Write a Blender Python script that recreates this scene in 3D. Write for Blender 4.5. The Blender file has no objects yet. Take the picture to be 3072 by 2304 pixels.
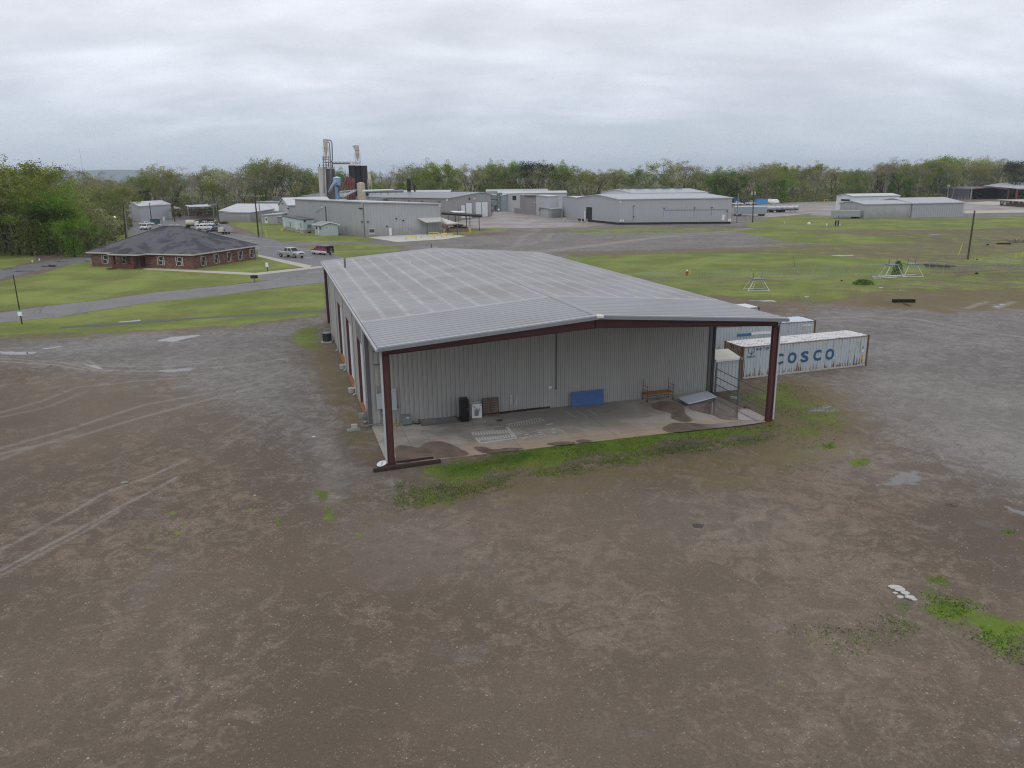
import bpy, bmesh, math, random
import numpy as np
from mathutils import Matrix, Vector
R = math.radians
scene = bpy.context.scene
# ---------------------------------------------------------------- camera
F, PITCH, ROLL, CAMH = 2314.74, 0.262643, -0.0112, 15.3702      # focal length in photo pixels (3072 wide)
c_, s_ = math.cos(PITCH), math.sin(PITCH); cr_, sr_ = math.cos(ROLL), math.sin(ROLL)
FW = np.array([0, c_, -s_]); U0 = np.array([0, s_, c_]); X0 = np.array([1., 0, 0])
RX = cr_*X0 + sr_*U0; UP = cr_*U0 - sr_*X0; EYE = np.array([0, 0, CAMH])
cam = bpy.data.cameras.new('camera'); co = bpy.data.objects.new('camera', cam); scene.collection.objects.link(co)
cam.sensor_width = 36; cam.lens = F/3072*36; cam.clip_start = .3; cam.clip_end = 20000
co.matrix_world = Matrix([[RX[i], UP[i], -FW[i], EYE[i]] for i in range(3)] + [[0, 0, 0, 1]])
scene.camera = co
# ---------------------------------------------------------------- world, sun, exposure
scene.view_settings.view_transform = 'Standard'; scene.view_settings.look = 'None'
scene.view_settings.exposure = 0.1; scene.view_settings.gamma = 1
SUN_EL, SUN_AZ = 52, 200
w = bpy.data.worlds.new('World'); scene.world = w; w.use_nodes = True
nt = w.node_tree; N = nt.nodes; Lk = nt.links; N.clear()
def nd(t, **k):
    n = N.new(t)
    for a, b in k.items(): setattr(n, a, b)
    return n
out = nd('ShaderNodeOutputWorld'); bg = nd('ShaderNodeBackground'); Lk.new(bg.outputs[0], out.inputs[0])
sky = nd('ShaderNodeTexSky', sky_type='NISHITA', sun_disc=False); sky.sun_elevation = R(SUN_EL); sky.sun_rotation = R(SUN_AZ)
tc = nd('ShaderNodeTexCoord'); sp = nd('ShaderNodeSeparateXYZ'); Lk.new(tc.outputs['Generated'], sp.inputs[0])
def mth(op, a, b=None, c=None, clamp=False):
    m = nd('ShaderNodeMath', operation=op); m.use_clamp = clamp
    for i, v in enumerate((a, b, c)):
        if v is None: continue
        if isinstance(v, (int, float)): m.inputs[i].default_value = v
        else: Lk.new(v, m.inputs[i])
    return m.outputs[0]
zz = mth('MAXIMUM', sp.outputs[2], 0.0); zd = mth('ADD', zz, .24)
cb = nd('ShaderNodeCombineXYZ'); Lk.new(mth('DIVIDE', sp.outputs[0], zd), cb.inputs[0]); Lk.new(mth('DIVIDE', sp.outputs[1], zd), cb.inputs[1])
def wnoise(scale, det, rough, dist=0., sx=(1, 1, 1)):
    mp = nd('ShaderNodeMapping'); mp.inputs['Scale'].default_value = sx; Lk.new(cb.outputs[0], mp.inputs[0])
    n = nd('ShaderNodeTexNoise'); n.inputs['Scale'].default_value = scale; n.inputs['Detail'].default_value = det
    n.inputs['Roughness'].default_value = rough; n.inputs['Distortion'].default_value = dist; Lk.new(mp.outputs[0], n.inputs[0]); return n.outputs[0]
n1 = wnoise(.85, 5, .5, .3, (1, 1.1, 1)); n2 = wnoise(2.6, 6, .55, .3, (.8, 1.4, 1))
cl = mth('ADD', mth('MULTIPLY', n1, .72), mth('MULTIPLY', n2, .28))
rp = nd('ShaderNodeValToRGB'); e = rp.color_ramp.elements
e[0].position = .39; e[0].color = (.60, .605, .65, 1); e[1].position = .60; e[1].color = (.86, .89, .955, 1)
m_ = e.new(.485); m_.color = (.70, .71, .765, 1); Lk.new(cl, rp.inputs[0])
hz = nd('ShaderNodeValToRGB'); e = hz.color_ramp.elements
e[0].position = 0.0; e[0].color = (1, 1, 1, 1); e[1].position = .25; e[1].color = (0, 0, 0, 1)
m_ = e.new(.05); m_.color = (.88, .88, .88, 1); m_ = e.new(.12); m_.color = (.42, .42, .42, 1)
Lk.new(mth('ADD', zz, mth('MULTIPLY', mth('SUBTRACT', n2, .5), .10)), hz.inputs[0])
mx = nd('ShaderNodeMix', data_type='RGBA'); Lk.new(mth('MULTIPLY', hz.outputs[0], .9), mx.inputs[0]); Lk.new(rp.outputs[0], mx.inputs[6]); mx.inputs[7].default_value = (.40, .465, .545, 1)
sk = nd('ShaderNodeMix', data_type='RGBA', blend_type='ADD'); sk.inputs[0].default_value = 1
sks = nd('ShaderNodeVectorMath', operation='SCALE'); sks.inputs['Scale'].default_value = .004; Lk.new(sky.outputs[0], sks.inputs[0])
Lk.new(mx.outputs[2], sk.inputs[6]); Lk.new(sks.outputs[0], sk.inputs[7])
Lk.new(sk.outputs[2], bg.inputs[0]); bg.inputs[1].default_value = 1.15
sun = bpy.data.lights.new('sun', 'SUN'); sun.energy = .5; sun.angle = R(25); sun.color = (1, .97, .93)
so = bpy.data.objects.new('sun', sun); scene.collection.objects.link(so)
sdir = Vector((math.sin(R(SUN_AZ))*math.cos(R(SUN_EL)), math.cos(R(SUN_AZ))*math.cos(R(SUN_EL)), math.sin(R(SUN_EL))))
so.rotation_euler = (-sdir).to_track_quat('-Z', 'Y').to_euler()
scene.cycles.max_bounces = 8; scene.cycles.diffuse_bounces = 5; scene.cycles.volume_bounces = 0
scene.cycles.use_denoising = True; scene.cycles.denoiser = 'OPENIMAGEDENOISE'; scene.cycles.denoising_input_passes = 'RGB_ALBEDO_NORMAL'; scene.cycles.denoising_prefilter = 'NONE'; scene.cycles.filter_width = 1.15
# ---------------------------------------------------------------- photo geometry helpers
def ray(px, py): return FW + RX*(px-1536)/F - UP*(py-1152)/F
def G(px, py, z=0.):
    d = ray(px, py); return EYE + d*((z-CAMH)/d[2])
def PX(p):
    q = np.array(p, float)-EYE; D = q@FW; return 1536+F*(q@RX)/D, 1152-F*(q@UP)/D
def HT(g, py):
    lo, hi = -8., 120.
    for _ in range(40):
        m = (lo+hi)/2
        if PX([g[0], g[1], m])[1] > py: lo = m
        else: hi = m
    return lo
def TX(A, B, px):                                                # distance (m) from A towards B whose image column is px
    A = np.array(A[:2], float); B = np.array(B[:2], float); lo, hi = -.5, 1.5
    f = lambda t: PX([*(A+(B-A)*t), 3.])[0]-px
    s0 = f(lo)
    for _ in range(40):
        m = (lo+hi)/2
        if f(m)*s0 > 0: lo = m
        else: hi = m
    return lo
# ---------------------------------------------------------------- materials
MC = {}
class NT:
    def __init__(s, name):
        s.m = bpy.data.materials.new(name); s.m.use_nodes = True; s.t = s.m.node_tree; s.n = s.t.nodes; s.b = s.n['Principled BSDF']
    def new(s, t, **k):
        n = s.n.new(t)
        for a, b in k.items(): setattr(n, a, b)
        return n
    def lk(s, a, b): s.t.links.new(a, b)
    def val(s, sock, v):
        if isinstance(v, (int, float)): sock.default_value = v
        elif isinstance(v, tuple): sock.default_value = (*v, 1) if len(v) == 3 else v
        else: s.lk(v, sock)
    def math(s, op, a, b=None, c=None, clamp=False):
        m = s.new('ShaderNodeMath', operation=op); m.use_clamp = clamp
        for i, v in enumerate((a, b, c)):
            if v is not None: s.val(m.inputs[i], v)
        return m.outputs[0]
    def mix(s, f, a, b, bt='MIX'):
        m = s.new('ShaderNodeMix', data_type='RGBA', blend_type=bt); s.val(m.inputs[0], f); s.val(m.inputs[6], a); s.val(m.inputs[7], b); return m.outputs[2]
    def coord(s, kind='Object', sc=(1, 1, 1)):
        t = s.new('ShaderNodeTexCoord'); mp = s.new('ShaderNodeMapping'); mp.inputs['Scale'].default_value = sc; s.lk(t.outputs[kind], mp.inputs[0]); return mp.outputs[0]
    def noise(s, scale, det=3, rough=.5, co=None, dist=0, sc=(1, 1, 1), kind='Object'):
        n = s.new('ShaderNodeTexNoise'); n.inputs['Scale'].default_value = scale; n.inputs['Detail'].default_value = det; n.inputs['Roughness'].default_value = rough
        n.inputs['Distortion'].default_value = dist; s.lk(co if co is not None else s.coord(kind, sc), n.inputs[0]); return n.outputs[0]
    def step(s, v, a, b):
        m = s.new('ShaderNodeMapRange'); m.interpolation_type = 'SMOOTHSTEP'; s.val(m.inputs[0], v); m.inputs[1].default_value = a; m.inputs[2].default_value = b; return m.outputs[0]
    def bump(s, h, st, d=.02):
        b = s.new('ShaderNodeBump'); b.inputs['Strength'].default_value = st; b.inputs['Distance'].default_value = d; s.lk(h, b.inputs['Height']); s.lk(b.outputs[0], s.b.inputs['Normal'])
def M(name, col, rough=.6, metal=0., var=.25, scale=2., rust=0., rustcol=(.12, .05, .025), spec=.4, sc=(1, 1, 1), bump=0., emit=None):
    if name in MC: return MC[name]
    t = NT(name); v = t.noise(scale, 4, .6, sc=sc)
    f = t.math('ADD', t.math('MULTIPLY', v, 2*var), 1-var)
    vm = t.new('ShaderNodeVectorMath', operation='SCALE'); vm.inputs[0].default_value = col; t.lk(f, vm.inputs['Scale'])
    c = vm.outputs[0]
    if rust:
        r = t.step(t.noise(scale*2.3, 6, .7, sc=sc), .62-rust*.2, .72-rust*.2); c = t.mix(r, c, rustcol)
    t.lk(c, t.b.inputs['Base Color']); t.b.inputs['Roughness'].default_value = rough; t.b.inputs['Metallic'].default_value = metal
    t.b.inputs['Specular IOR Level'].default_value = spec if rough < .68 else spec*.4
    if bump: t.bump(t.noise(scale*4, 4), bump)
    if emit: t.b.inputs['Emission Color'].default_value = (*emit[0], 1); t.b.inputs['Emission Strength'].default_value = emit[1]
    MC[name] = t.m; return t.m
def MSID(name, col, pitch=.9, dark=.8, streak=.18, rough=.5, stain=0., metal=0., coln=(.16, .15, .13)):
    """sheet metal cladding on UVs in metres: groove lines every pitch, vertical streaks, optional grime near the foot"""
    if name in MC: return MC[name]
    t = NT(name); uv = t.new('ShaderNodeTexCoord').outputs['UV']; s = t.new('ShaderNodeSeparateXYZ'); t.lk(uv, s.inputs[0])
    fr = t.math('FRACT', t.math('DIVIDE', s.outputs[0], pitch)); g = t.math('LESS_THAN', fr, .16)
    mp = t.new('ShaderNodeMapping'); mp.inputs['Scale'].default_value = (1.3, .12, 1); t.lk(uv, mp.inputs[0])
    st = t.noise(1., 5, .65, co=mp.outputs[0]); big = t.noise(.11, 3, .5, co=uv)
    f = t.math('ADD', t.math('MULTIPLY', t.math('SUBTRACT', st, .5), 2*streak), t.math('ADD', t.math('MULTIPLY', t.math('SUBTRACT', big, .5), streak), 1.))
    f = t.math('MULTIPLY', f, t.math('SUBTRACT', 1., t.math('MULTIPLY', g, 1-dark)))
    vm = t.new('ShaderNodeVectorMath', operation='SCALE'); vm.inputs[0].default_value = col; t.lk(f, vm.inputs['Scale']); c = vm.outputs[0]
    if stain:
        k = t.step(t.math('SUBTRACT', t.math('MULTIPLY', t.noise(.5, 4, .6, co=uv), 5.), s.outputs[1]), -1.2, 2.6); c = t.mix(t.math('MULTIPLY', k, stain), c, coln)
    t.lk(c, t.b.inputs['Base Color']); t.b.inputs['Roughness'].default_value = rough; t.b.inputs['Metallic'].default_value = metal; t.b.inputs['Specular IOR Level'].default_value = .35
    MC[name] = t.m; return t.m
# ---------------------------------------------------------------- mesh builder
WM = {}
class MB:
    def __init__(s): s.v = []; s.f = []; s.uv = []; s.smooth = False
    def add(s, vs, fs, uvs=None):
        o = len(s.v); s.v += [tuple(map(float, p)) for p in vs]
        for i, f in enumerate(fs): s.f.append([o+k for k in f]); s.uv.append(uvs[i] if uvs else None)
        return s
    def poly(s, pts, uv=None): return s.add(pts, [list(range(len(pts)))], [uv] if uv else None)
    def box(s, x0, y0, z0, x1, y1, z1):
        return s.add([(x0, y0, z0), (x1, y0, z0), (x1, y1, z0), (x0, y1, z0), (x0, y0, z1), (x1, y0, z1), (x1, y1, z1), (x0, y1, z1)],
                     [(3, 2, 1, 0), (4, 5, 6, 7), (0, 1, 5, 4), (1, 2, 6, 5), (2, 3, 7, 6), (3, 0, 4, 7)])
    def hexa(s, b, t): return s.add(list(b)+list(t), [(3, 2, 1, 0), (4, 5, 6, 7), (0, 1, 5, 4), (1, 2, 6, 5), (2, 3, 7, 6), (3, 0, 4, 7)])
    def bar(s, p, q, w, h=None, up=(0, 0, 1)):
        h = h or w; p = np.array(p, float); q = np.array(q, float); d = q-p; L = np.linalg.norm(d)
        if L < 1e-6: return s
        d /= L; up = np.array(up, float)
        if abs(d@up) > .98: up = np.array([0, 1., 0])
        a = np.cross(d, up); a /= np.linalg.norm(a); b = np.cross(a, d)
        c = [(-1, -1), (1, -1), (1, 1), (-1, 1)]
        return s.hexa([p+a*i*w/2+b*j*h/2 for i, j in c], [q+a*i*w/2+b*j*h/2 for i, j in c])
    def tube(s, pts, r, n=8, cap=True):
        pts = [np.array(p, float) for p in pts]; rs = r if isinstance(r, (list, tuple)) else [r]*len(pts); ring = []; o = len(s.v); a = None
        for i, p in enumerate(pts):
            d = (pts[min(i+1, len(pts)-1)]-pts[max(i-1, 0)]); d = d/(np.linalg.norm(d)+1e-9)
            if a is None:
                u = np.array([0, 0, 1.]) if abs(d[2]) < .9 else np.array([1., 0, 0]); a = np.cross(d, u)
            a = a-d*(a@d); a /= np.linalg.norm(a); b = np.cross(d, a)
            for k in range(n):
                t = 2*math.pi*k/n; s.v.append(tuple(p+(a*math.cos(t)+b*math.sin(t))*rs[i]))
        for i in range(len(pts)-1):
            for k in range(n):
                k2 = (k+1) % n; s.f.append([o+i*n+k, o+i*n+k2, o+(i+1)*n+k2, o+(i+1)*n+k]); s.uv.append(None)
        if cap:
            s.f.append([o+k for k in range(n)][::-1]); s.uv.append(None); s.f.append([o+(len(pts)-1)*n+k for k in range(n)]); s.uv.append(None)
        return s
    def lathe(s, prof, cx=0, cy=0, n=16):
        return s.tube([(cx, cy, z+1e-5*i) for i, (r, z) in enumerate(prof)], [max(r, .001) for r, z in prof], n)
    def build(s, name, mat, parent=None, smooth=False, bevel=0):
        me = bpy.data.meshes.new(name); v = s.v
        if parent is not None and parent in WM:
            l = WM[parent]; v = [(a-l[0], b-l[1], c-l[2]) for a, b, c in v]
        me.from_pydata(v, [], s.f)
        if any(u for u in s.uv):
            ul_ = me.uv_layers.new(name='UVMap'); k = 0
            for f, u in zip(s.f, s.uv):
                for j in range(len(f)):
                    if u: ul_.data[k].uv = u[j]
                    k += 1
        me.materials.append(mat)
        o = bpy.data.objects.new(name, me); scene.collection.objects.link(o)
        if parent is not None:
            o.parent = parent; WM[o] = WM.get(parent, (0, 0, 0))
        if smooth: me.polygons.foreach_set('use_smooth', [True]*len(me.polygons))
        if bevel:
            m = o.modifiers.new('bevel', 'BEVEL'); m.width = bevel; m.segments = 2; m.limit_method = 'ANGLE'
        return o
def tag(o, label, cat, group=None, kind=None):
    if label: o['label'] = label
    if cat: o['category'] = cat
    if group: o['group'] = group
    if kind: o['kind'] = kind
    return o
def thing(name, label, cat, loc=(0, 0, 0), rz=0, group=None, local=False):
    o = bpy.data.objects.new(name, None); scene.collection.objects.link(o); o.empty_display_size = .2
    o.location = tuple(map(float, loc)); o.rotation_euler = (0, 0, rz); WM[o] = tuple(map(float, loc)) if rz == 0 and not local else (0, 0, 0)
    return tag(o, label, cat, group)
def dup(root, loc, rz=0, label=None, group=None, scale=None):
    r = root.copy(); scene.collection.objects.link(r); r.location = tuple(map(float, loc)); r.rotation_euler = (0, 0, rz)
    if scale: r.scale = (scale if isinstance(scale, tuple) else (scale,)*3)
    if label: r['label'] = label
    if group: r['group'] = group
    for ch in list(root.children):
        c = ch.copy(); scene.collection.objects.link(c); c.parent = r
        for g in ch.children:
            d = g.copy(); scene.collection.objects.link(d); d.parent = c
    return r
def text(body, size, mat, name, parent, origin, xdir, ydir, extrude=.004, offset=0., sx=1., align='LEFT'):
    cu = bpy.data.curves.new(name, 'FONT'); cu.body = body; cu.size = size; cu.extrude = extrude; cu.offset = offset; cu.align_x = align; cu.resolution_u = 3
    to = bpy.data.objects.new(name+'_t', cu); scene.collection.objects.link(to); dg = bpy.context.evaluated_depsgraph_get()
    me = bpy.data.meshes.new_from_object(to.evaluated_get(dg)); bpy.data.objects.remove(to)
    x = Vector(xdir).normalized(); y = Vector(ydir).normalized(); z = x.cross(y)
    l = WM.get(parent, (0, 0, 0)); m = Matrix([[x[i]*sx, y[i], z[i], origin[i]-l[i]] for i in range(3)]+[[0, 0, 0, 1]])
    me.transform(m); me.materials.clear(); me.materials.append(mat)
    o = bpy.data.objects.new(name, me); scene.collection.objects.link(o); o.parent = parent; WM[o] = l; return o
rng = np.random.default_rng(7); random.seed(7)
# ================================================================= GROUND
def inpoly(P, poly):
    x, y = P[:, 0], P[:, 1]; c = np.zeros(len(P), bool); n = len(poly)
    for i in range(n):
        x0, y0 = poly[i]; x1, y1 = poly[(i+1) % n]
        k = ((y0 > y) != (y1 > y)) & (x < (x1-x0)*(y-y0)/(y1-y0+1e-12)+x0); c ^= k
    return c
def dseg(P, a, b):
    d = b-a; L = (d@d)+1e-12; t = np.clip(((P-a)@d)/L, 0, 1); return np.linalg.norm(P-(a+t[:, None]*d), axis=1)
def smooth(x): x = np.clip(x, 0, 1); return x*x*(3-2*x)
def area(P, acc, pts, soft, strength=1.):
    poly = np.array([G(*p)[:2] for p in pts]); m = soft*1.2
    idx = np.where((P[:, 0] > poly[:, 0].min()-m) & (P[:, 0] < poly[:, 0].max()+m) & (P[:, 1] > poly[:, 1].min()-m) & (P[:, 1] < poly[:, 1].max()+m))[0]
    if not len(idx): return
    Q = P[idx]; d = np.full(len(Q), 1e9)
    for i in range(len(poly)): d = np.minimum(d, dseg(Q, poly[i], poly[(i+1) % len(poly)]))
    d = np.where(inpoly(Q, poly), -d, d); acc[idx] = np.maximum(acc[idx], smooth(.5-d/(2*soft))*strength)
def line(P, acc, pts, width, strength=1.):
    poly = np.array([G(*p)[:2] for p in pts]); m = width*2
    idx = np.where((P[:, 0] > poly[:, 0].min()-m) & (P[:, 0] < poly[:, 0].max()+m) & (P[:, 1] > poly[:, 1].min()-m) & (P[:, 1] < poly[:, 1].max()+m))[0]
    if not len(idx): return
    Q = P[idx]; d = np.full(len(Q), 1e9)
    for i in range(len(poly)-1): d = np.minimum(d, dseg(Q, poly[i], poly[i+1]))
    acc[idx] = np.maximum(acc[idx], smooth(1-d/width)*strength)
az = np.r_[np.linspace(-180, -46, 60)[:-1], np.linspace(-46, -41, 12)[:-1], np.linspace(-41, 41, 640), np.linspace(41, 46, 12)[1:], np.linspace(46, 180, 60)[1:-1]]
rr = [12.]
while rr[-1] < 560: rr.append(rr[-1]*1.0045)
while rr[-1] < 16000: rr.append(rr[-1]*1.12)
rr = np.array(rr); na, nr = len(az), len(rr); AZ, RRg = np.meshgrid(np.radians(az), rr)
P2 = np.stack([np.sin(AZ)*RRg, np.cos(AZ)*RRg], -1).reshape(-1, 2)
V = np.zeros((len(P2)+1, 3), np.float32); V[:-1, :2] = P2
i = np.arange(nr-1)[:, None]*na; j = np.arange(na)[None, :]; j2 = (j+1) % na
quads = np.stack([i+j, i+j2, i+na+j2, i+na+j], -1).reshape(-1, 4)[:, ::-1]
cen = len(P2); tris = np.stack([np.full(na, cen), np.arange(na), (np.arange(na)+1) % na], -1)[:, ::-1]
gm = bpy.data.meshes.new('ground'); gm.vertices.add(len(V)); gm.vertices.foreach_set('co', V.ravel())
gm.loops.add(quads.size+tris.size); gm.loops.foreach_set('vertex_index', np.r_[quads.ravel(), tris.ravel()].astype(np.int32))
gm.polygons.add(len(quads)+len(tris)); gm.polygons.foreach_set('loop_start', np.r_[np.arange(len(quads))*4, quads.size+np.arange(len(tris))*3].astype(np.int32))
gm.update(calc_edges=True)
grass, moss, grav, pud, trk_sheen, lush = (np.zeros(len(P2)) for _ in range(6))
# lawns and fields (outlines read on the photo, laid on the ground plane)
GR = [([(-40, 850), (120, 822), (276, 772), (276, 700), (560, 700), (600, 745), (774, 762), (931, 795), (760, 826), (812, 838), (678, 856), (452, 878), (289, 901), (136, 918), (-60, 940)], .8, 1, .25),
      ([(-60, 975), (181, 950), (452, 907), (769, 871), (975, 848), (980, 925), (960, 946), (700, 975), (400, 993), (150, 1000), (-60, 1008)], 1.2, 1, .5),
      ([(700, 985), (400, 1005), (150, 1018), (0, 1030), (-60, 1032), (-60, 990), (400, 985), (700, 965), (960, 930), (960, 950)], 2.5, .5, .2),
      ([(-400, 790), (-60, 800), (0, 808), (105, 784), (108, 775), (60, 757), (-400, 740)], 1, 1, .4),
      ([(655, 660), (760, 655), (870, 664), (960, 695), (1060, 708), (1150, 716), (1110, 724), (930, 728), (830, 724), (760, 700)], 2, .85, .3),
      ([(900, 742), (1060, 728), (1180, 735), (1235, 742), (1120, 770), (1000, 787), (960, 778), (900, 760)], 2.5, .72, .3),
      ([(770, 738), (800, 742), (812, 752), (775, 753)], 1, .9, .6),
      ([(1345, 690), (1500, 680), (1540, 690), (1400, 705), (1330, 712)], 2.5, .62, .2),
      ([(1640, 690), (1860, 680), (2200, 682), (2260, 692), (2000, 700), (1760, 706)], 3, .6, .15),
      ([(1660, 772), (1800, 768), (2100, 758), (2330, 757), (2700, 778), (2840, 805), (2800, 815), (2400, 822), (1950, 835), (1800, 820)], 2, .95, .8),
      ([(1900, 838), (2250, 824), (2800, 812), (2860, 830), (2700, 850), (2500, 885), (2250, 900), (2050, 880)], 2, .72, .55),
      ([(2190, 690), (2330, 688), (2740, 715), (2760, 730), (2500, 735), (2330, 720)], 3, .92, .75),
      ([(2240, 668), (2330, 672), (2500, 680), (2900, 672), (3200, 660), (3200, 680), (2900, 688), (2500, 692), (2240, 684)], 2.5, .95, .8),
      ([(2300, 652), (2420, 645), (2520, 655), (2900, 655), (3200, 640), (3200, 660), (2900, 672), (2500, 680), (2240, 668)], 3, .8, .3),
      ([(2260, 700), (2900, 690), (3200, 690), (3200, 880), (2700, 890), (2400, 880), (2250, 830)], 6, .5, .3),
      ([(1780, 790), (2250, 830), (3200, 800), (3200, 870), (2700, 885), (2350, 910), (2150, 905), (1950, 860)], 4, .58, .35),
      ([(2900, 770), (3200, 740), (3200, 790), (2850, 800)], 3, .8, .5),
      ([(2380, 882), (2500, 878), (2560, 890), (2480, 905), (2400, 900)], 1.2, .95, 1),
      ([(1285, 1392), (1500, 1345), (1800, 1305), (2290, 1268), (2300, 1250), (2350, 1262), (2340, 1300), (2000, 1335), (1750, 1385), (1500, 1425), (1350, 1450), (1270, 1430)], 2.4, .88, 1),
      ([(1180, 1440), (1400, 1440), (1750, 1380), (2000, 1330), (2350, 1300), (2300, 1330), (1900, 1400), (1600, 1450), (1450, 1490), (1330, 1520), (1180, 1540)], 4.0, .60, .9),
      ([(2190, 1190), (2330, 1130), (2400, 1150), (2500, 1200), (2545, 1245), (2560, 1300), (2420, 1370), (2330, 1330), (2320, 1262), (2250, 1230)], 4, .66, .8),
      ([(2540, 1380), (2600, 1372), (2615, 1390), (2560, 1402)], .5, 1, 1), ([(2830, 1510), (2880, 1512), (2870, 1526), (2835, 1524)], .4, .9, 1),
      ([(3000, 1588), (3045, 1590), (3050, 1606), (3005, 1604)], .4, 1, 1), ([(2460, 1330), (2500, 1325), (2510, 1345), (2470, 1350)], .6, .9, 1),
      ([(2770, 1725), (2840, 1730), (2850, 1760), (2780, 1750)], .7, .8, 1), ([(2770, 1750), (2930, 1800), (3030, 1840), (3110, 1860), (3110, 2040), (2980, 1980), (2860, 1890), (2740, 1830)], 2.0, .80, 1),
      ([(2620, 1790), (2740, 1780), (2800, 1830), (2760, 1920), (2640, 1910)], 1.2, .5, 1), ([(2290, 1890), (2500, 1850), (2780, 1880), (2720, 1920), (2560, 1990), (2400, 1930)], 1.5, .42, .8),
      ([(940, 1470), (985, 1470), (1010, 1560), (970, 1570)], .6, .72, .8), ([(1170, 1490), (1215, 1490), (1220, 1560), (1180, 1550)], .5, .55, .6), ([(825, 1555), (840, 1553), (842, 1580), (830, 1582)], .25, .9, .8),
      ([(880, 975), (972, 965), (990, 1035), (965, 1060), (870, 1045)], 2, .72, .5), ([(560, 1545), (590, 1540), (580, 1555)], .3, .8, .7)]
for pts, so_, st, lu in GR:
    area(P2, grass, pts, so_, st); area(P2, lush, pts, so_, lu*(.22 if min(np.hypot(*G(*q)[:2]) for q in pts) > 75 else 1.))
for q in range(46):                                              # scattered tufts on the bare yard
    px, py = [(random.uniform(900, 2300), random.uniform(1480, 2304)), (random.uniform(2300, 3000), random.uniform(1400, 2250)), (random.uniform(380, 760), random.uniform(1520, 1680))][q % 3]
    a = random.uniform(6, 15); area(P2, grass, [(px-a, py), (px, py-a*.4), (px+a, py), (px, py+a*.4)], .25, random.uniform(.6, 1)); area(P2, lush, [(px-a, py), (px, py-a*.4), (px+a, py), (px, py+a*.4)], .4, .6)
MO = [([(900, 1030), (1000, 1030), (1060, 1150), (1120, 1290), (1160, 1400), (1060, 1370), (990, 1230), (940, 1120)], 3.5, .95),
      ([(2050, 870), (3200, 850), (3200, 930), (2850, 945), (2500, 915), (2250, 910)], 4, .8), ([(2300, 690), (3200, 680), (3200, 860), (2300, 830)], 8, .62),
      ([(1250, 1440), (2330, 1300), (2560, 1230), (2600, 1400), (2200, 1480), (1900, 1470), (1500, 1540), (1250, 1540)], 4, .72), ([(2190, 1190), (2330, 1120), (2480, 1150), (2600, 1230), (2650, 1330), (2500, 1420), (2300, 1400)], 4, .85), ([(1180, 1440), (1000, 1400), (900, 1460), (960, 1600), (1250, 1620), (1350, 1540)], 5, .5), ([(0, 995), (950, 930), (960, 960), (0, 1035)], 3, .7),
      ([(1650, 755), (2600, 730), (2700, 770), (2000, 768), (1700, 780)], 4, .75), ([(960, 735), (1250, 735), (1000, 790)], 3, .8)]
for pts, so_, st in MO: area(P2, moss, pts, so_, st)
GV = [([(-100, 1020), (400, 1003), (700, 985), (970, 945), (985, 1020), (930, 1060), (990, 1200), (1080, 1340), (1130, 1440), (1020, 1470), (850, 1350), (500, 1130), (-100, 1080)], 5, .95),
      ([(2420, 930), (2700, 925), (3300, 880), (3300, 1620), (3000, 1480), (2750, 1330), (2560, 1200), (2500, 1100), (2330, 1130), (2300, 960)], 5, 1),
      ([(600, 700), (1300, 715), (1480, 705), (1800, 690), (2150, 680), (2260, 686), (2400, 730), (2600, 745), (2000, 762), (1640, 775), (1400, 790), (1000, 740), (800, 738)], 5, 1),
      ([(250, 640), (660, 655), (700, 700), (500, 720), (250, 700)], 4, 1), ([(1400, 640), (3300, 600), (3300, 650), (1400, 700)], 5, .7), ([(2450, 2240), (2700, 2200), (2900, 2280), (2500, 2400)], 3, .5)]
for pts, so_, st in GV: area(P2, grav, pts, so_*2, st)
PU = [([(460, 1022), (520, 1026), (570, 1014), (640, 998), (600, 1004), (520, 1010)], .7, 1), ([(-20, 1052), (70, 1055), (115, 1055), (100, 1062), (40, 1065), (-20, 1060)], .8, 1),
      ([(120, 1046), (190, 1036), (195, 1040), (130, 1050)], .5, .8), ([(450, 1114), (500, 1108), (580, 1104), (575, 1112), (500, 1117)], .6, 1), ([(670, 1092), (700, 1093), (690, 1098)], .4, .9),
      ([(230, 1090), (300, 1095), (320, 1112), (270, 1104)], .5, .75), ([(2590, 1465), (2680, 1410), (2750, 1400), (2800, 1440), (2880, 1475), (2870, 1486), (2780, 1455), (2700, 1462)], 1.6, .78),
      ([(3010, 1515), (3110, 1545), (3110, 1565), (3030, 1535)], .6, .95), ([(2410, 1225), (2480, 1215), (2530, 1232), (2480, 1240), (2430, 1236)], .7, .85), ([(2520, 1345), (2580, 1350), (2570, 1372), (2530, 1362)], .8, .65),
      ([(2076, 1570), (2120, 1572), (2110, 1587), (2080, 1585)], .25, 1), ([(2240, 900), (2325, 900), (2330, 905), (2250, 905)], .7, 1), ([(2350, 898), (2370, 900), (2360, 902)], .4, .9), ([(2405, 888), (2435, 888), (2420, 893)], .5, .9),
      ([(2620, 858), (2660, 862), (2640, 866)], .6, .8), ([(2690, 868), (2710, 870), (2700, 872)], .5, .9), ([(2940, 915), (3000, 905), (3040, 912), (3020, 925), (2960, 922)], 1.5, .62),
      ([(2490, 765), (2570, 765), (2560, 768), (2500, 768)], 1, .9), ([(2770, 702), (2850, 702), (2800, 705)], 1.5, .9), ([(350, 965), (420, 958), (425, 962), (360, 970)], .6, .9), ([(655, 968), (700, 967), (700, 971)], .5, .8),
      ([(225, 996), (245, 997), (235, 999)], .4, 1), ([(2520, 742), (2560, 742), (2540, 745)], 1, .7)]
for pts, so_, st in PU: area(P2, pud, pts, so_, st)
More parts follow.
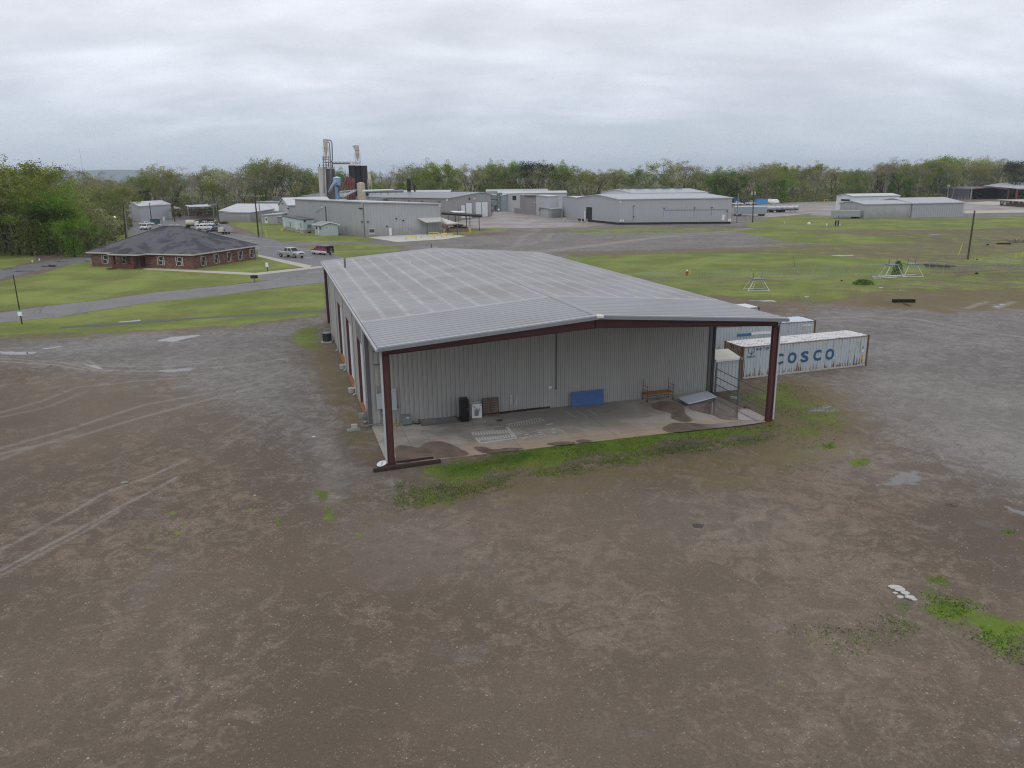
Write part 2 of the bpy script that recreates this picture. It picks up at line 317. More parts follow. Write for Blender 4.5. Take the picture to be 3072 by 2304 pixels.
TR = [([(0, 1345), (200, 1290), (430, 1215), (620, 1180), (760, 1150), (850, 1110)], .3, .75), ([(0, 1362), (230, 1310), (450, 1245), (640, 1195), (760, 1165)], .3, .75), ([(0, 1380), (100, 1340), (230, 1300)], .35, .5),
      ([(-20, 1660), (214, 1537), (318, 1477), (447, 1430), (560, 1380)], .16, .9), ([(-20, 1722), (249, 1581), (348, 1527), (447, 1477), (530, 1432)], .18, 1), ([(-20, 1738), (249, 1597), (360, 1530)], .14, .8),
      ([(0, 1238), (124, 1204), (224, 1164), (398, 1144), (600, 1130)], .3, .6), ([(0, 1252), (140, 1222), (260, 1175)], .3, .5), ([(0, 1084), (164, 1094), (249, 1109), (448, 1114), (582, 1107), (746, 1092), (860, 1075)], .35, .9),
      ([(0, 1075), (189, 1088), (308, 1114)], .3, .8), ([(264, 1082), (290, 1095), (308, 1113)], .3, .8), ([(170, 1092), (230, 1090), (300, 1098), (500, 1100), (700, 1080)], .3, .6), ([(300, 1120), (500, 1125), (700, 1118)], .3, .5),
      ([(1480, 765), (1700, 745), (1900, 720), (2000, 708), (2200, 692), (2290, 680), (2260, 668), (2180, 660)], 1.6, .9), ([(1560, 765), (1750, 742), (1950, 716), (2200, 698)], 1.4, .9), ([(1540, 742), (1570, 710), (1620, 690), (1580, 680)], 1.5, .6),
      ([(1510, 745), (1640, 720), (1650, 700)], 1.4, .6), ([(2450, 955), (2600, 948), (2750, 958), (2900, 985), (3090, 1015)], .5, .8), ([(2480, 965), (2600, 958), (2720, 968), (2860, 990)], .5, .6), ([(2500, 975), (2640, 985), (2800, 1010), (3000, 1040)], .5, .5),
      ([(2900, 925), (2960, 905)], .7, .8), ([(2990, 925), (3040, 905)], .7, .8), ([(2650, 1220), (2800, 1260), (3000, 1330), (3090, 1370)], .6, .4), ([(1340, 1490), (1250, 1550), (1180, 1700), (1150, 1800)], .5, .0),
      ([(2080, 1530), (2010, 1600), (2000, 1590)], .2, .25), ([(2100, 1545), (2060, 1570)], .2, .2), ([(2140, 1530), (2180, 1600), (2260, 1660)], .3, .3), ([(1540, 700), (1750, 690), (1900, 686)], 2, .5),
      ([(1850, 800), (2300, 790), (2700, 795)], 1.5, .2), ([(2200, 740), (2450, 728), (2600, 740)], 2.5, .4), ([(960, 1300), (1000, 1400), (980, 1500)], 1.2, .35), ([(640, 1320), (760, 1250), (860, 1190)], .3, .35), ([(650, 1350), (790, 1270), (890, 1210)], .3, .35)]
for pts, wd, st in TR: line(P2, trk_sheen, pts, wd, st)
for pts, so_, st in (([(2560, 1110), (3100, 1200), (3150, 1450), (2850, 1380), (2650, 1260)], 5, .34), ([(2380, 1310), (2620, 1330), (2900, 1480), (2700, 1480), (2500, 1420)], 3, .3), ([(1950, 1500), (2200, 1480), (2500, 1560), (2300, 1650), (2050, 1620)], 3, .25), ([(1050, 1560), (1400, 1560), (1450, 1700), (1150, 1720)], 3, .3)): area(P2, trk_sheen, pts, so_, st)  # pale patches; those on the right stand in for wet sheen
def cattr(name, a, b, c):
    at = gm.attributes.new(name, 'FLOAT_COLOR', 'POINT'); d = np.zeros((len(V), 4), np.float32)
    d[:-1, 0] = a; d[:-1, 1] = b; d[:-1, 2] = c; d[:, 3] = 1; at.data.foreach_set('color', d.ravel())
cattr('zone_a', grass, moss, grav); cattr('zone_b', pud, trk_sheen, lush)
t = NT('ground_soil')
def att(n):
    a = t.new('ShaderNodeAttribute'); a.attribute_name = n; s = t.new('ShaderNodeSeparateColor'); t.lk(a.outputs['Color'], s.inputs[0]); return s.outputs
A_, B_ = att('zone_a'), att('zone_b'); ob = t.coord('Object')
nA = t.noise(.11, 6, .6, co=ob); nB = t.noise(.9, 7, .68, co=ob, dist=1.2); nC = t.noise(5, 4, .6, co=ob); nD = t.noise(26, 3, .75, co=ob); nE = t.noise(.03, 4, .5, co=ob)
mixn = t.math('ADD', t.math('MULTIPLY', nA, .28), t.math('ADD', t.math('MULTIPLY', nB, .5), t.math('MULTIPLY', nC, .22)))
tanm = t.step(t.math('ADD', mixn, t.math('MULTIPLY', t.math('SUBTRACT', nE, .5), .35)), .47, .60)
dirt = t.mix(t.math('MULTIPLY', tanm, .9), (.118, .093, .070), (.205, .163, .122))
redm = t.step(t.noise(.22, 4, .6, co=ob, dist=.6), .5, .68); dirt = t.mix(t.math('MULTIPLY', redm, .3), dirt, (.165, .115, .085))
dirt = t.mix(t.math('MULTIPLY', t.step(t.noise(.045, 3, .5, co=ob), .40, .62), .38), dirt, (.20, .162, .124)); gravc = t.mix(t.step(mixn, .42, .6), (.142, .132, .122), (.225, .210, .195))
f = t.step(t.math('ADD', A_[2], t.math('MULTIPLY', t.math('SUBTRACT', mixn, .5), 1.4)), .25, .75)
base = t.mix(f, dirt, gravc)
patch = t.step(t.noise(.3, 5, .6, co=ob), .60, .70); base = t.mix(t.math('MULTIPLY', patch, .3), base, (.175, .165, .155))
# stones: pale and dark chips of crushed rock
vo = t.new('ShaderNodeTexVoronoi'); vo.inputs['Scale'].default_value = 15; t.lk(ob, vo.inputs[0]); vs = t.new('ShaderNodeSeparateColor'); t.lk(vo.outputs['Color'], vs.inputs[0])
chip = t.math('MULTIPLY', t.math('LESS_THAN', vo.outputs['Distance'], .38), t.math('GREATER_THAN', vs.outputs[0], .92))
chipd = t.math('MULTIPLY', t.step(t.math('ADD', t.math('MULTIPLY', nB, .5), t.math('MULTIPLY', nA, .5)), .44, .6), chip)
nF = t.noise(9, 4, .75, co=ob); gr = t.math('ADD', .0, t.math('ADD', t.math('MULTIPLY', nD, 1.15), t.math('MULTIPLY', nF, .85))); vm = t.new('ShaderNodeVectorMath', operation='SCALE'); t.lk(base, vm.inputs[0]); t.lk(gr, vm.inputs['Scale']); base = vm.outputs[0]
base = t.mix(t.math('MULTIPLY', chipd, .75), base, (.36, .35, .34))
# moss / dead growth
mo = t.step(t.math('ADD', A_[1], t.math('MULTIPLY', t.math('SUBTRACT', t.noise(.5, 6, .65, co=ob), .5), 1.3)), .35, .85)
mossc = t.mix(t.noise(.18, 4, .6, co=ob), (.10, .085, .032), (.19, .15, .082)); base = t.mix(t.math('MULTIPLY', mo, .85), base, mossc)
# wheel marks, and wet sheen painted as pale colour
tk = t.math('MULTIPLY', B_[1], t.step(t.noise(1.6, 5, .7, co=ob), .30, .52)); base = t.mix(t.math('MULTIPLY', tk, .75), base, (.30, .27, .245))
# grass
gn = t.math('ADD', t.math('MULTIPLY', t.noise(.35, 6, .65, co=ob), .6), t.math('MULTIPLY', t.noise(2.6, 5, .65, co=ob), .4))
gmk = t.step(t.math('ADD', A_[0], t.math('MULTIPLY', t.math('SUBTRACT', gn, .5), 2.3)), .42, .70)
lawn = t.mix(t.step(t.noise(.09, 5, .6, co=ob), .38, .62), (.135, .168, .040), (.21, .245, .064)); lushc = t.mix(t.step(t.noise(.2, 5, .6, co=ob), .4, .6), (.044, .098, .011), (.105, .17, .02))
gc = t.mix(B_[2], lawn, lushc); gc = t.mix(t.math('MULTIPLY', t.step(t.noise(.16, 6, .7, co=ob), .48, .64), .6), gc, (.155, .125, .05))
vm = t.new('ShaderNodeVectorMath', operation='SCALE'); t.lk(gc, vm.inputs[0]); t.lk(t.math('ADD', .55, t.math('MULTIPLY', t.math('ADD', t.math('MULTIPLY', t.noise(9, 4, .8, co=ob), .5), t.math('MULTIPLY', t.noise(1.6, 5, .75, co=ob), .5)), .9)), vm.inputs['Scale'])
base = t.mix(gmk, base, vm.outputs[0])
# puddles
pm = t.step(t.math('ADD', B_[0], t.math('MULTIPLY', t.math('SUBTRACT', t.noise(1.1, 5, .6, co=ob), .5), 1.0)), .50, .60)
pm = t.math('MULTIPLY', pm, t.math('SUBTRACT', 1., t.math('MULTIPLY', t.math('MULTIPLY', gmk, B_[2]), .7)))
base = t.mix(pm, base, (.095, .085, .078))
t.lk(base, t.b.inputs['Base Color']); t.lk(t.math('ADD', .10, t.math('MULTIPLY', pm, .4)), t.b.inputs['Specular IOR Level'])
rg = t.math('SUBTRACT', .82, t.math('MULTIPLY', pm, .78)); t.lk(rg, t.b.inputs['Roughness'])
hgt = t.math('MULTIPLY', t.math('ADD', t.math('MULTIPLY', nD, .5), t.math('ADD', nC, t.math('MULTIPLY', gmk, 1.5))), t.math('SUBTRACT', 1., pm))
t.bump(hgt, .8, .035)
gm.materials.append(t.m)
go = bpy.data.objects.new('ground', gm); scene.collection.objects.link(go); tag(go, None, None, kind='structure')
# ---- roads, paths
def asphalt(name, col, wet, crack=.5):
    t = NT(name); ob = t.coord('Object'); n1 = t.noise(.25, 5, .6, co=ob); n2 = t.noise(14, 3, .7, co=ob)
    f = t.math('ADD', .72, t.math('ADD', t.math('MULTIPLY', n1, .34), t.math('MULTIPLY', n2, .22))); vm = t.new('ShaderNodeVectorMath', operation='SCALE'); vm.inputs[0].default_value = col; t.lk(f, vm.inputs['Scale'])
    v = t.new('ShaderNodeTexVoronoi', feature='DISTANCE_TO_EDGE'); v.inputs['Scale'].default_value = .22; t.lk(t.coord('Object', (1, 1, 1)), v.inputs[0])
    cr = t.math('MULTIPLY', t.math('LESS_THAN', v.outputs['Distance'], .012), crack); c = t.mix(cr, vm.outputs[0], (.05, .05, .05))
    wm = t.math('MULTIPLY', t.step(t.noise(.16, 5, .55, co=ob, sc=(1, 2, 1), dist=.3), .56, .60), wet); c = t.mix(wm, c, (.035, .035, .038))
    t.lk(c, t.b.inputs['Base Color']); t.lk(t.math('SUBTRACT', .65, t.math('MULTIPLY', wm, .45)), t.b.inputs['Roughness']); t.b.inputs['Specular IOR Level'].default_value = .25; return t.m
def sheet(name, pts, mat, z, jit=0., step=2.5, kind='structure'):
    """flat sheet on the ground; edges subdivided and slightly ragged"""
    P = [G(*p)[:2] for p in pts]; q = []
    for a, b in zip(P, P[1:]+P[:1]):
        L = np.linalg.norm(b-a); n = max(1, int(L/step)) if jit else 1
        for k in range(n):
            p = a+(b-a)*k/n; q.append((p[0]+random.uniform(-jit, jit), p[1]+random.uniform(-jit, jit), z))
    bm = bmesh.new(); vs = [bm.verts.new(p) for p in q]; f = bm.faces.new(vs)
    if f.normal.z < 0: f.normal_flip()
    bm.normal_update()
    if f.normal.z < 0: f.normal_flip()
    bmesh.ops.triangulate(bm, faces=bm.faces[:]); me = bpy.data.meshes.new(name); bm.to_mesh(me); bm.free(); me.materials.append(mat)
    o = bpy.data.objects.new(name, me); scene.collection.objects.link(o); tag(o, None, None, kind=kind); return o
AS1 = asphalt('asphalt_road', (.175, .17, .168), .25); AS2 = asphalt('asphalt_wet', (.135, .135, .138), .9); AS3 = asphalt('asphalt_lot', (.15, .147, .147), .75)
CONC = M('concrete_path', (.42, .39, .33), .8, var=.15, scale=.8)
sheet('road', [(-200, 962), (0, 938), (136, 919), (289, 902), (452, 879), (678, 857), (809, 841), (967, 825), (1040, 818), (1060, 842), (967, 848), (769, 870), (678, 884), (452, 906), (181, 949), (0, 969), (-200, 992)], AS1, .004, .12)
sheet('driveway', [(-250, 850), (0, 809), (136, 784), (276, 768), (330, 745), (420, 735), (430, 750), (290, 783), (203, 793), (90, 816), (0, 836), (-250, 890)], AS2, .004, .15)
sheet('parking_lot', [(775, 752), (850, 750), (1000, 762), (1080, 790), (1040, 818), (967, 826), (809, 842), (786, 838), (768, 826), (800, 818), (967, 802), (931, 799), (774, 767)], AS3, .008, .1)
sheet('back_driveway', [(690, 700), (830, 722), (860, 732), (900, 742), (960, 755), (1000, 762), (850, 750), (775, 752), (600, 722), (560, 700), (545, 690), (600, 682), (650, 688)], AS3, .012, .25)
sheet('yard_paving', [(440, 668), (520, 656), (640, 650), (655, 664), (700, 684), (690, 700), (545, 690), (480, 700), (400, 705), (360, 700)], AS3, .006, .4)
sheet('footpath', [(428, 805), (434, 809), (769, 826), (809, 821), (967, 803), (967, 798), (931, 801), (765, 819), (436, 804)], CONC, .016)
sheet('footpath', [(774, 764), (774, 770), (915, 804), (931, 801), (936, 797)], CONC, .020)
t = NT('stained_yard_concrete'); ob = t.coord('Object'); c = t.mix(t.step(t.noise(.09, 5, .6, co=ob, sc=(1, 1.6, 1)), .4, .6), (.21, .16, .13), (.27, .255, .245)); c = t.mix(t.math('MULTIPLY', t.step(t.noise(.25, 4, .6, co=ob), .6, .65), .6), c, (.15, .14, .14))
t.lk(c, t.b.inputs['Base Color']); t.b.inputs['Roughness'].default_value = .6
YC = t.m
sheet('concrete_yard', [(1350, 668), (1475, 648), (1480, 635), (1560, 630), (1640, 640), (1700, 650), (1760, 662), (1830, 672), (1760, 680), (1600, 684), (1480, 684), (1400, 688)], YC, .004, .5, 4)
sheet('far_yard', [(2200, 640), (2200, 598), (2560, 604), (2800, 606), (3200, 604), (3200, 632), (2900, 640), (2560, 632), (2520, 650), (2430, 646), (2440, 640), (2300, 652)], YC, .004, .8, 6)
sheet('access_road', [(2895, 640), (3300, 634), (3300, 628), (2895, 632)], CONC, .008); sheet('access_road', [(2890, 610), (3300, 628), (3300, 616), (2960, 604)], CONC, .008)
sheet('concrete_pad', [(1105, 712), (1190, 726), (1330, 718), (1400, 708), (1330, 702), (1250, 700)], M('pale_pad', (.5, .48, .44), .8, var=.15, scale=.3), .012)
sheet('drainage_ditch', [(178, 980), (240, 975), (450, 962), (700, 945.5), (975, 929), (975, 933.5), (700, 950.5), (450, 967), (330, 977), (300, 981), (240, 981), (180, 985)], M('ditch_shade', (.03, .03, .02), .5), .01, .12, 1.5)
# grass blades
def blades(name, polys, n, h0, h1, mat):
    vs = []
    for pts, prob in polys:
        poly = np.array([G(*p)[:2] for p in pts]); lo, hi = poly.min(0), poly.max(0); A = (hi-lo).prod()
        k = int(n*A); Q = rng.uniform(lo, hi, (k, 2)); Q = Q[inpoly(Q, poly)]
        Q = Q[rng.uniform(0, 1, len(Q)) < prob]
        from mathutils import noise as mn
        if not len(Q): continue
        dd = np.full(len(Q), 1e9)
        for i_ in range(len(poly)): dd = np.minimum(dd, dseg(Q, poly[i_], poly[(i_+1) % len(poly)]))
        Q = Q[rng.uniform(0, 1, len(Q)) < np.clip(dd/1.1+.12, 0, 1)]
        keep = np.array([mn.noise((x*.6, y*.6, 1))+.5*mn.noise((x*2.3, y*2.3, 5)) > -.18 for x, y in Q]); Q = Q[keep] if len(Q) else Q
        a = rng.uniform(0, 6.28, len(Q)); h = rng.uniform(h0, h1, len(Q)); wd = .02+h*.14; d = np.stack([np.cos(a), np.sin(a)], 1)
        lean = rng.normal(0, .4, (len(Q), 2))*h[:, None]
        b0 = np.c_[Q-d*wd[:, None], np.zeros(len(Q))]; b1 = np.c_[Q+d*wd[:, None], np.zeros(len(Q))]; tp = np.c_[Q+lean, h]
        vs.append(np.stack([b0, b1, tp], 1).reshape(-1, 3))
    vs = np.concatenate(vs); nt_ = len(vs)//3; me = bpy.data.meshes.new(name); me.vertices.add(len(vs)); me.vertices.foreach_set('co', vs.astype(np.float32).ravel())
    me.loops.add(len(vs)); me.loops.foreach_set('vertex_index', np.arange(len(vs), dtype=np.int32)); me.polygons.add(nt_); me.polygons.foreach_set('loop_start', np.arange(nt_, dtype=np.int32)*3)
    me.update(calc_edges=True); me.materials.append(mat); o = bpy.data.objects.new(name, me); scene.collection.objects.link(o); tag(o, None, None, kind='stuff'); return o
def leafmat(name, c1, c2, c3=None, scale=.35, trans=.25):
    t = NT(name); g = t.new('ShaderNodeNewGeometry'); r = g.outputs['Random Per Island']; n = t.noise(scale, 3, .5)
    oi = t.new('ShaderNodeObjectInfo').outputs['Random']
    c = t.mix(t.step(n, .4, .6), c1, c2); vm = t.new('ShaderNodeVectorMath', operation='SCALE'); t.lk(c, vm.inputs[0])
    t.lk(t.math('MULTIPLY', t.math('ADD', .6, t.math('MULTIPLY', r, .8)), t.math('ADD', .82, t.math('MULTIPLY', oi, .36))), vm.inputs['Scale'])
    t.lk(vm.outputs[0], t.b.inputs['Base Color']); t.b.inputs['Roughness'].default_value = .7; t.b.inputs['Specular IOR Level'].default_value = .2
    tr = t.new('ShaderNodeBsdfTranslucent'); t.lk(vm.outputs[0], tr.inputs[0]); ms = t.new('ShaderNodeMixShader'); ms.inputs[0].default_value = trans
    o = t.n['Material Output']; t.lk(t.b.outputs[0], ms.inputs[1]); t.lk(tr.outputs[0], ms.inputs[2]); t.lk(ms.outputs[0], o.inputs[0]); return t.m
GBL = leafmat('grass_blade', (.07, .135, .016), (.13, .20, .028))
near = [(GR[k][0], p) for k, p in ((19, .8), (20, .10), (21, .2), (22, 1), (23, .8), (24, 1), (25, .8), (26, .6), (27, .6), (28, .3), (30, .35), (31, .8), (18, .3))]
blades('grass', near, 420, .02, .075, GBL)
def pebbles(n):
    lo, hi = np.array([-24., 15.]), np.array([30., 75.]); Q = rng.uniform(0, 1, (n, 2))**[1, 1.6]*(hi-lo)+lo; s = np.clip(rng.lognormal(-3.95, .38, n), .010, .045); oc = np.array([(1, 0, 0), (0, 1, 0), (-1, 0, 0), (0, -1, 0), (0, 0, .7)]); fc = np.array([(0, 1, 4), (1, 2, 4), (2, 3, 4), (3, 0, 4)])
    L_ = (Q-[BX_, BY_])@np.array([[math.cos(.2927), -math.sin(.2927)], [math.sin(.2927), math.cos(.2927)]]); k = ~((L_[:, 0] > -.2) & (L_[:, 0] < 25) & (L_[:, 1] > .2)); Q, s = Q[k], s[k]; n = len(Q)
    a = rng.uniform(0, 6.28, n); ca, sa = np.cos(a), np.sin(a); v = oc[None]*s[:, None, None]*rng.uniform(.6, 1.3, (n, 5, 1)); x = v[..., 0]*ca[:, None]-v[..., 1]*sa[:, None]+Q[:, :1]; y = v[..., 0]*sa[:, None]+v[..., 1]*ca[:, None]+Q[:, 1:2]
    V_ = np.stack([x, y, v[..., 2]], -1).reshape(-1, 3); F_ = (fc[None]+5*np.arange(n)[:, None, None]).reshape(-1); me = bpy.data.meshes.new('gravel'); me.vertices.add(len(V_)); me.vertices.foreach_set('co', V_.astype(np.float32).ravel()); me.loops.add(len(F_)); me.loops.foreach_set('vertex_index', F_.astype(np.int32)); me.polygons.add(len(F_)//3); me.polygons.foreach_set('loop_start', (np.arange(len(F_)//3)*3).astype(np.int32)); me.update(calc_edges=True)
    t = NT('gravel_stone'); r = t.new('ShaderNodeNewGeometry').outputs['Random Per Island']; t.lk(t.mix(t.math('POWER', r, 3.), (.10, .085, .07), (.33, .31, .285)), t.b.inputs['Base Color']); t.b.inputs['Roughness'].default_value = .8; t.b.inputs['Specular IOR Level'].default_value = .15; me.materials.append(t.m); o = bpy.data.objects.new('gravel', me); scene.collection.objects.link(o); tag(o, None, None, kind='stuff')
BX_, BY_ = -6.9153, 39.7378
pebbles(80000)
# ================================================================= MAIN METAL BUILDING
BX, BY, BA, BW, BL, HE, HR = -6.9153, 39.7378, .2927, 24.8424, 46.7, 6.7502, 7.6902
UL = np.array([math.cos(BA), math.sin(BA), 0]); VL = np.array([-math.sin(BA), math.cos(BA), 0]); B0 = np.array([BX, BY, 0])
def loc(g): d = np.array(g, float)-B0; return d@UL, d@VL, d[2]
def LG(px, py, z=0.): return loc(G(px, py, z))
def onv(px, py, v):                                              # photo point on the plane v = const of the building
    d = ray(px, py); a = B0+VL*v; return loc(EYE+d*(((a-EYE)@VL)/(d@VL)))
def onu(px, py, u):
    d = ray(px, py); a = B0+UL*u; return loc(EYE+d*(((a-EYE)@UL)/(d@UL)))
def roofz(u): return HE+(HR-HE)*(1-abs(u-BW/2)/(BW/2))
def onroof(px, py):
    z = 7.
    for _ in range(12): p = LG(px, py, z); z = roofz(p[0])
    return p
def W3(u, v, z): return B0+UL*u+VL*v+np.array([0, 0, z])
RED = M('oxide_red_steel', (.088, .034, .033), .55, var=.2, scale=1.2, rust=.15)
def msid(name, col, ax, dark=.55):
    t = NT(name); ob = t.coord('Object'); s = t.new('ShaderNodeSeparateXYZ'); t.lk(ob, s.inputs[0]); fr = t.math('FRACT', t.math('ADD', t.math('DIVIDE', s.outputs[ax], .305), .5)); g = t.math('LESS_THAN', fr, .13)  # dark line at each rib: groove shade painted into the colour
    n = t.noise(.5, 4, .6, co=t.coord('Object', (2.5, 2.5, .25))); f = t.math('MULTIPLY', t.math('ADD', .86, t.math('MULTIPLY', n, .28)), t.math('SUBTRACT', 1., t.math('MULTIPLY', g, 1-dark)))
    vm = t.new('ShaderNodeVectorMath', operation='SCALE'); vm.inputs[0].default_value = col; t.lk(f, vm.inputs['Scale']); t.lk(vm.outputs[0], t.b.inputs['Base Color']); t.b.inputs['Roughness'].default_value = .5; MC[name] = t.m; return t.m
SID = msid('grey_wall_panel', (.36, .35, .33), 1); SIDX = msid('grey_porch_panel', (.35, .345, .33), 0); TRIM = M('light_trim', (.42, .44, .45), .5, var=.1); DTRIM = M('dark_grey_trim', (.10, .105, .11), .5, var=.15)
GUT = M('gutter_metal', (.20, .21, .225), .4, var=.12); WDOOR = M('white_door_paint', (.62, .64, .66), .5, var=.06, scale=1); RUSTW = M('orange_rusty_sill', (.25, .115, .05), .8, var=.3, scale=3)
# galvanised roof: pale fastener bands over the purlins, weathering
t = NT('galvanised_roof'); uv = t.new('ShaderNodeTexCoord').outputs['UV']; s = t.new('ShaderNodeSeparateXYZ'); t.lk(uv, s.inputs[0])
wob = t.math('ADD', s.outputs[1], t.math('MULTIPLY', t.math('SUBTRACT', t.noise(.8, 3, .6, co=uv), .5), .22))
fr = t.math('ABSOLUTE', t.math('SUBTRACT', t.math('FRACT', t.math('DIVIDE', wob, 1.52)), .5)); band = t.step(fr, .33, .48)
old = t.math('GREATER_THAN', s.outputs[0], 7.9); front_ = t.math('LESS_THAN', s.outputs[0], 44.5)
band = t.math('MULTIPLY', t.math('MULTIPLY', band, old), front_); band = t.math('MULTIPLY', band, t.step(t.noise(1.4, 4, .7, co=uv), .3, .62))
mp = t.new('ShaderNodeMapping'); mp.inputs['Scale'].default_value = (1.1, .07, 1); t.lk(uv, mp.inputs[0]); st = t.noise(1, 5, .65, co=mp.outputs[0]); bg_ = t.noise(.16, 4, .55, co=uv)
c = t.mix(st, (.295, .297, .307), (.43, .433, .445)); c = t.mix(t.math('MULTIPLY', t.step(bg_, .42, .62), .5), c, (.27, .248, .24))
c = t.mix(t.math('MULTIPLY', band, .45), c, (.64, .62, .60)); c = t.mix(t.math('MULTIPLY', t.math('LESS_THAN', s.outputs[0], 7.9), .5), c, (.36, .37, .385))
rl = t.math('LESS_THAN', t.math('FRACT', t.math('DIVIDE', t.math('ADD', s.outputs[0], .19), .305)), .34); c = t.mix(t.math('MULTIPLY', rl, .45), c, (.12, .122, .128))  # dark lines beside the ribs: groove shadow and dirt painted into the colour
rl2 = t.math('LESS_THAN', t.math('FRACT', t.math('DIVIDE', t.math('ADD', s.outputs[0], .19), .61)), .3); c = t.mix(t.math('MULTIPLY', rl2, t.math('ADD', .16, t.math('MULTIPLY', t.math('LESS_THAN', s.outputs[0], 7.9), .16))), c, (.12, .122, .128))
seam = t.math('MAXIMUM', t.math('LESS_THAN', t.math('ABSOLUTE', t.math('SUBTRACT', s.outputs[0], 7.9)), .06), t.math('LESS_THAN', t.math('ABSOLUTE', t.math('SUBTRACT', s.outputs[0], 44.5)), .09))
c = t.mix(t.math('MULTIPLY', seam, .5), c, (.55, .55, .55))
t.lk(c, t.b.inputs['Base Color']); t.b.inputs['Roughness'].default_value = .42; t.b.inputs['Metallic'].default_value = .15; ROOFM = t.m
def ribbed(mb, A, B, z0, ztop, pitch=.305, depth=.03, side=1, flat=.72, rib=.16):
    """profiled sheet from A to B (2-D local points); ribs stand out towards side*(left normal)"""
    A = np.array(A, float); B = np.array(B, float); L = np.linalg.norm(B-A); d = (B-A)/L; n = np.array([-d[1], d[0]])*side; pr = []; x = 0.
    while x < L:
        for a, h in ((0, 0), (flat, 0), (flat+.06, 1), (flat+.06+rib, 1), (1, 0)):
            if a == 1: continue
            if x+a*pitch <= L: pr.append((x+a*pitch, h*depth))
        x += pitch
    pr.append((L, 0)); base = len(mb.v)
    for x, h in pr:
        p = A+d*x+n*h; z1 = ztop(x) if callable(ztop) else ztop; mb.v.append((p[0], p[1], z0)); mb.v.append((p[0], p[1], z1))
    for k in range(len(pr)-1): mb.f.append([base+2*k, base+2*k+2, base+2*k+3, base+2*k+1]); mb.uv.append(None)
    return mb
mb_root = thing('metal_building', 'grey low gabled metal building with open front porch on dark red steel frame', 'metal building', (BX, BY, 0), BA)
D0 = 7.65
DOORS = [(9.1, 13.0), (16.9, 21.2), (24.9, 29.3)]; OPEN = (39.8, 46.3); DH = 4.95
def top(v=0): return HE-.16
# left wall pieces
m = MB(); xs = [D0]
for a, b in DOORS+[OPEN]: xs += [a, b]
xs.append(BL-.1)
for k in range(0, len(xs), 2): ribbed(m, (0, xs[k]), (0, xs[k+1]), .0, HE-.12, side=1, depth=.025)
for a, b in DOORS: ribbed(m, (0, a), (0, b), DH, HE-.12, side=1, depth=.025)
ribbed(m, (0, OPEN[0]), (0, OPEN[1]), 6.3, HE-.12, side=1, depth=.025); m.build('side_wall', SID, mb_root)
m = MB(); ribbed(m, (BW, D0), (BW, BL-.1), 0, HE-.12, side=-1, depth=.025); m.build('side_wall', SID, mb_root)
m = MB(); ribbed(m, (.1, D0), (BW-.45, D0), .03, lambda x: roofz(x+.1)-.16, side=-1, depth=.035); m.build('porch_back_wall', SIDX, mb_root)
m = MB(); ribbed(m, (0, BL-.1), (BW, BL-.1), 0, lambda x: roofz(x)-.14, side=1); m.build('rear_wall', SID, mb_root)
# frames inside side openings, doors
for a, b in DOORS:
    j = MB().box(.03, a-.02, 0, .26, a+.1, DH).box(.03, b-.1, 0, .26, b+.02, DH).box(.03, a+.1, DH-.12, .26, b-.1, DH+.02); j.build('door_jamb', RED, mb_root)
    d = MB().box(.21, a+.1, .1, .25, b-.1, DH-.12); z = .1
    while z < DH-.2: d.box(.185, a+.1, z, .21, b-.1, z+.09); z += .13
    d.build('rolling_door', WDOOR, mb_root)
    MB().box(-.12, a, .0, .18, b, .16).build('door_sill', RUSTW, mb_root)
MB().box(.03, OPEN[0], 0, .45, OPEN[0]+.3, 6.3).box(.03, OPEN[1]-.3, 0, .45, OPEN[1], 6.3).box(.03, OPEN[0]+.3, 6.0, .45, OPEN[1]-.3, 6.3).build('bay_frame', RED, mb_root)
MB().box(7, OPEN[0]-.2, 0, 7.1, OPEN[1]+.2, 6.4).box(.05, OPEN[0]-.35, 0, 7, OPEN[0]-.25, 6.4).build('dark_backing', M('unlit_bay_dark', (.10, .08, .08), .8), mb_root)  # added planes, coloured dark so the open bay looks unlit inside
# downspouts / corner trims
for v in (15.2, 23.0, 31.0, 38.9):
    MB().tube([(-.09, v, HE-.2), (-.09, v, .25), (-.3, v, .08)], .055, 6).build('downspout', TRIM, mb_root)
MB().tube([(-.09, 8.35, HE-.2), (-.09, 8.35, .2), (-.3, 8.35, .08)], .055, 6).build('downspout', TRIM, mb_root)
MB().box(-.05, D0-.06, 0, -.0, D0+.16, HE-.12).box(0, D0-.10, 0, .14, D0-.04, HE-.1).build('corner_trim', DTRIM, mb_root)
MB().box(BW-.55, D0-.10, 0, BW-.33, D0+.1, HE-.08).build('corner_trim', DTRIM, mb_root)
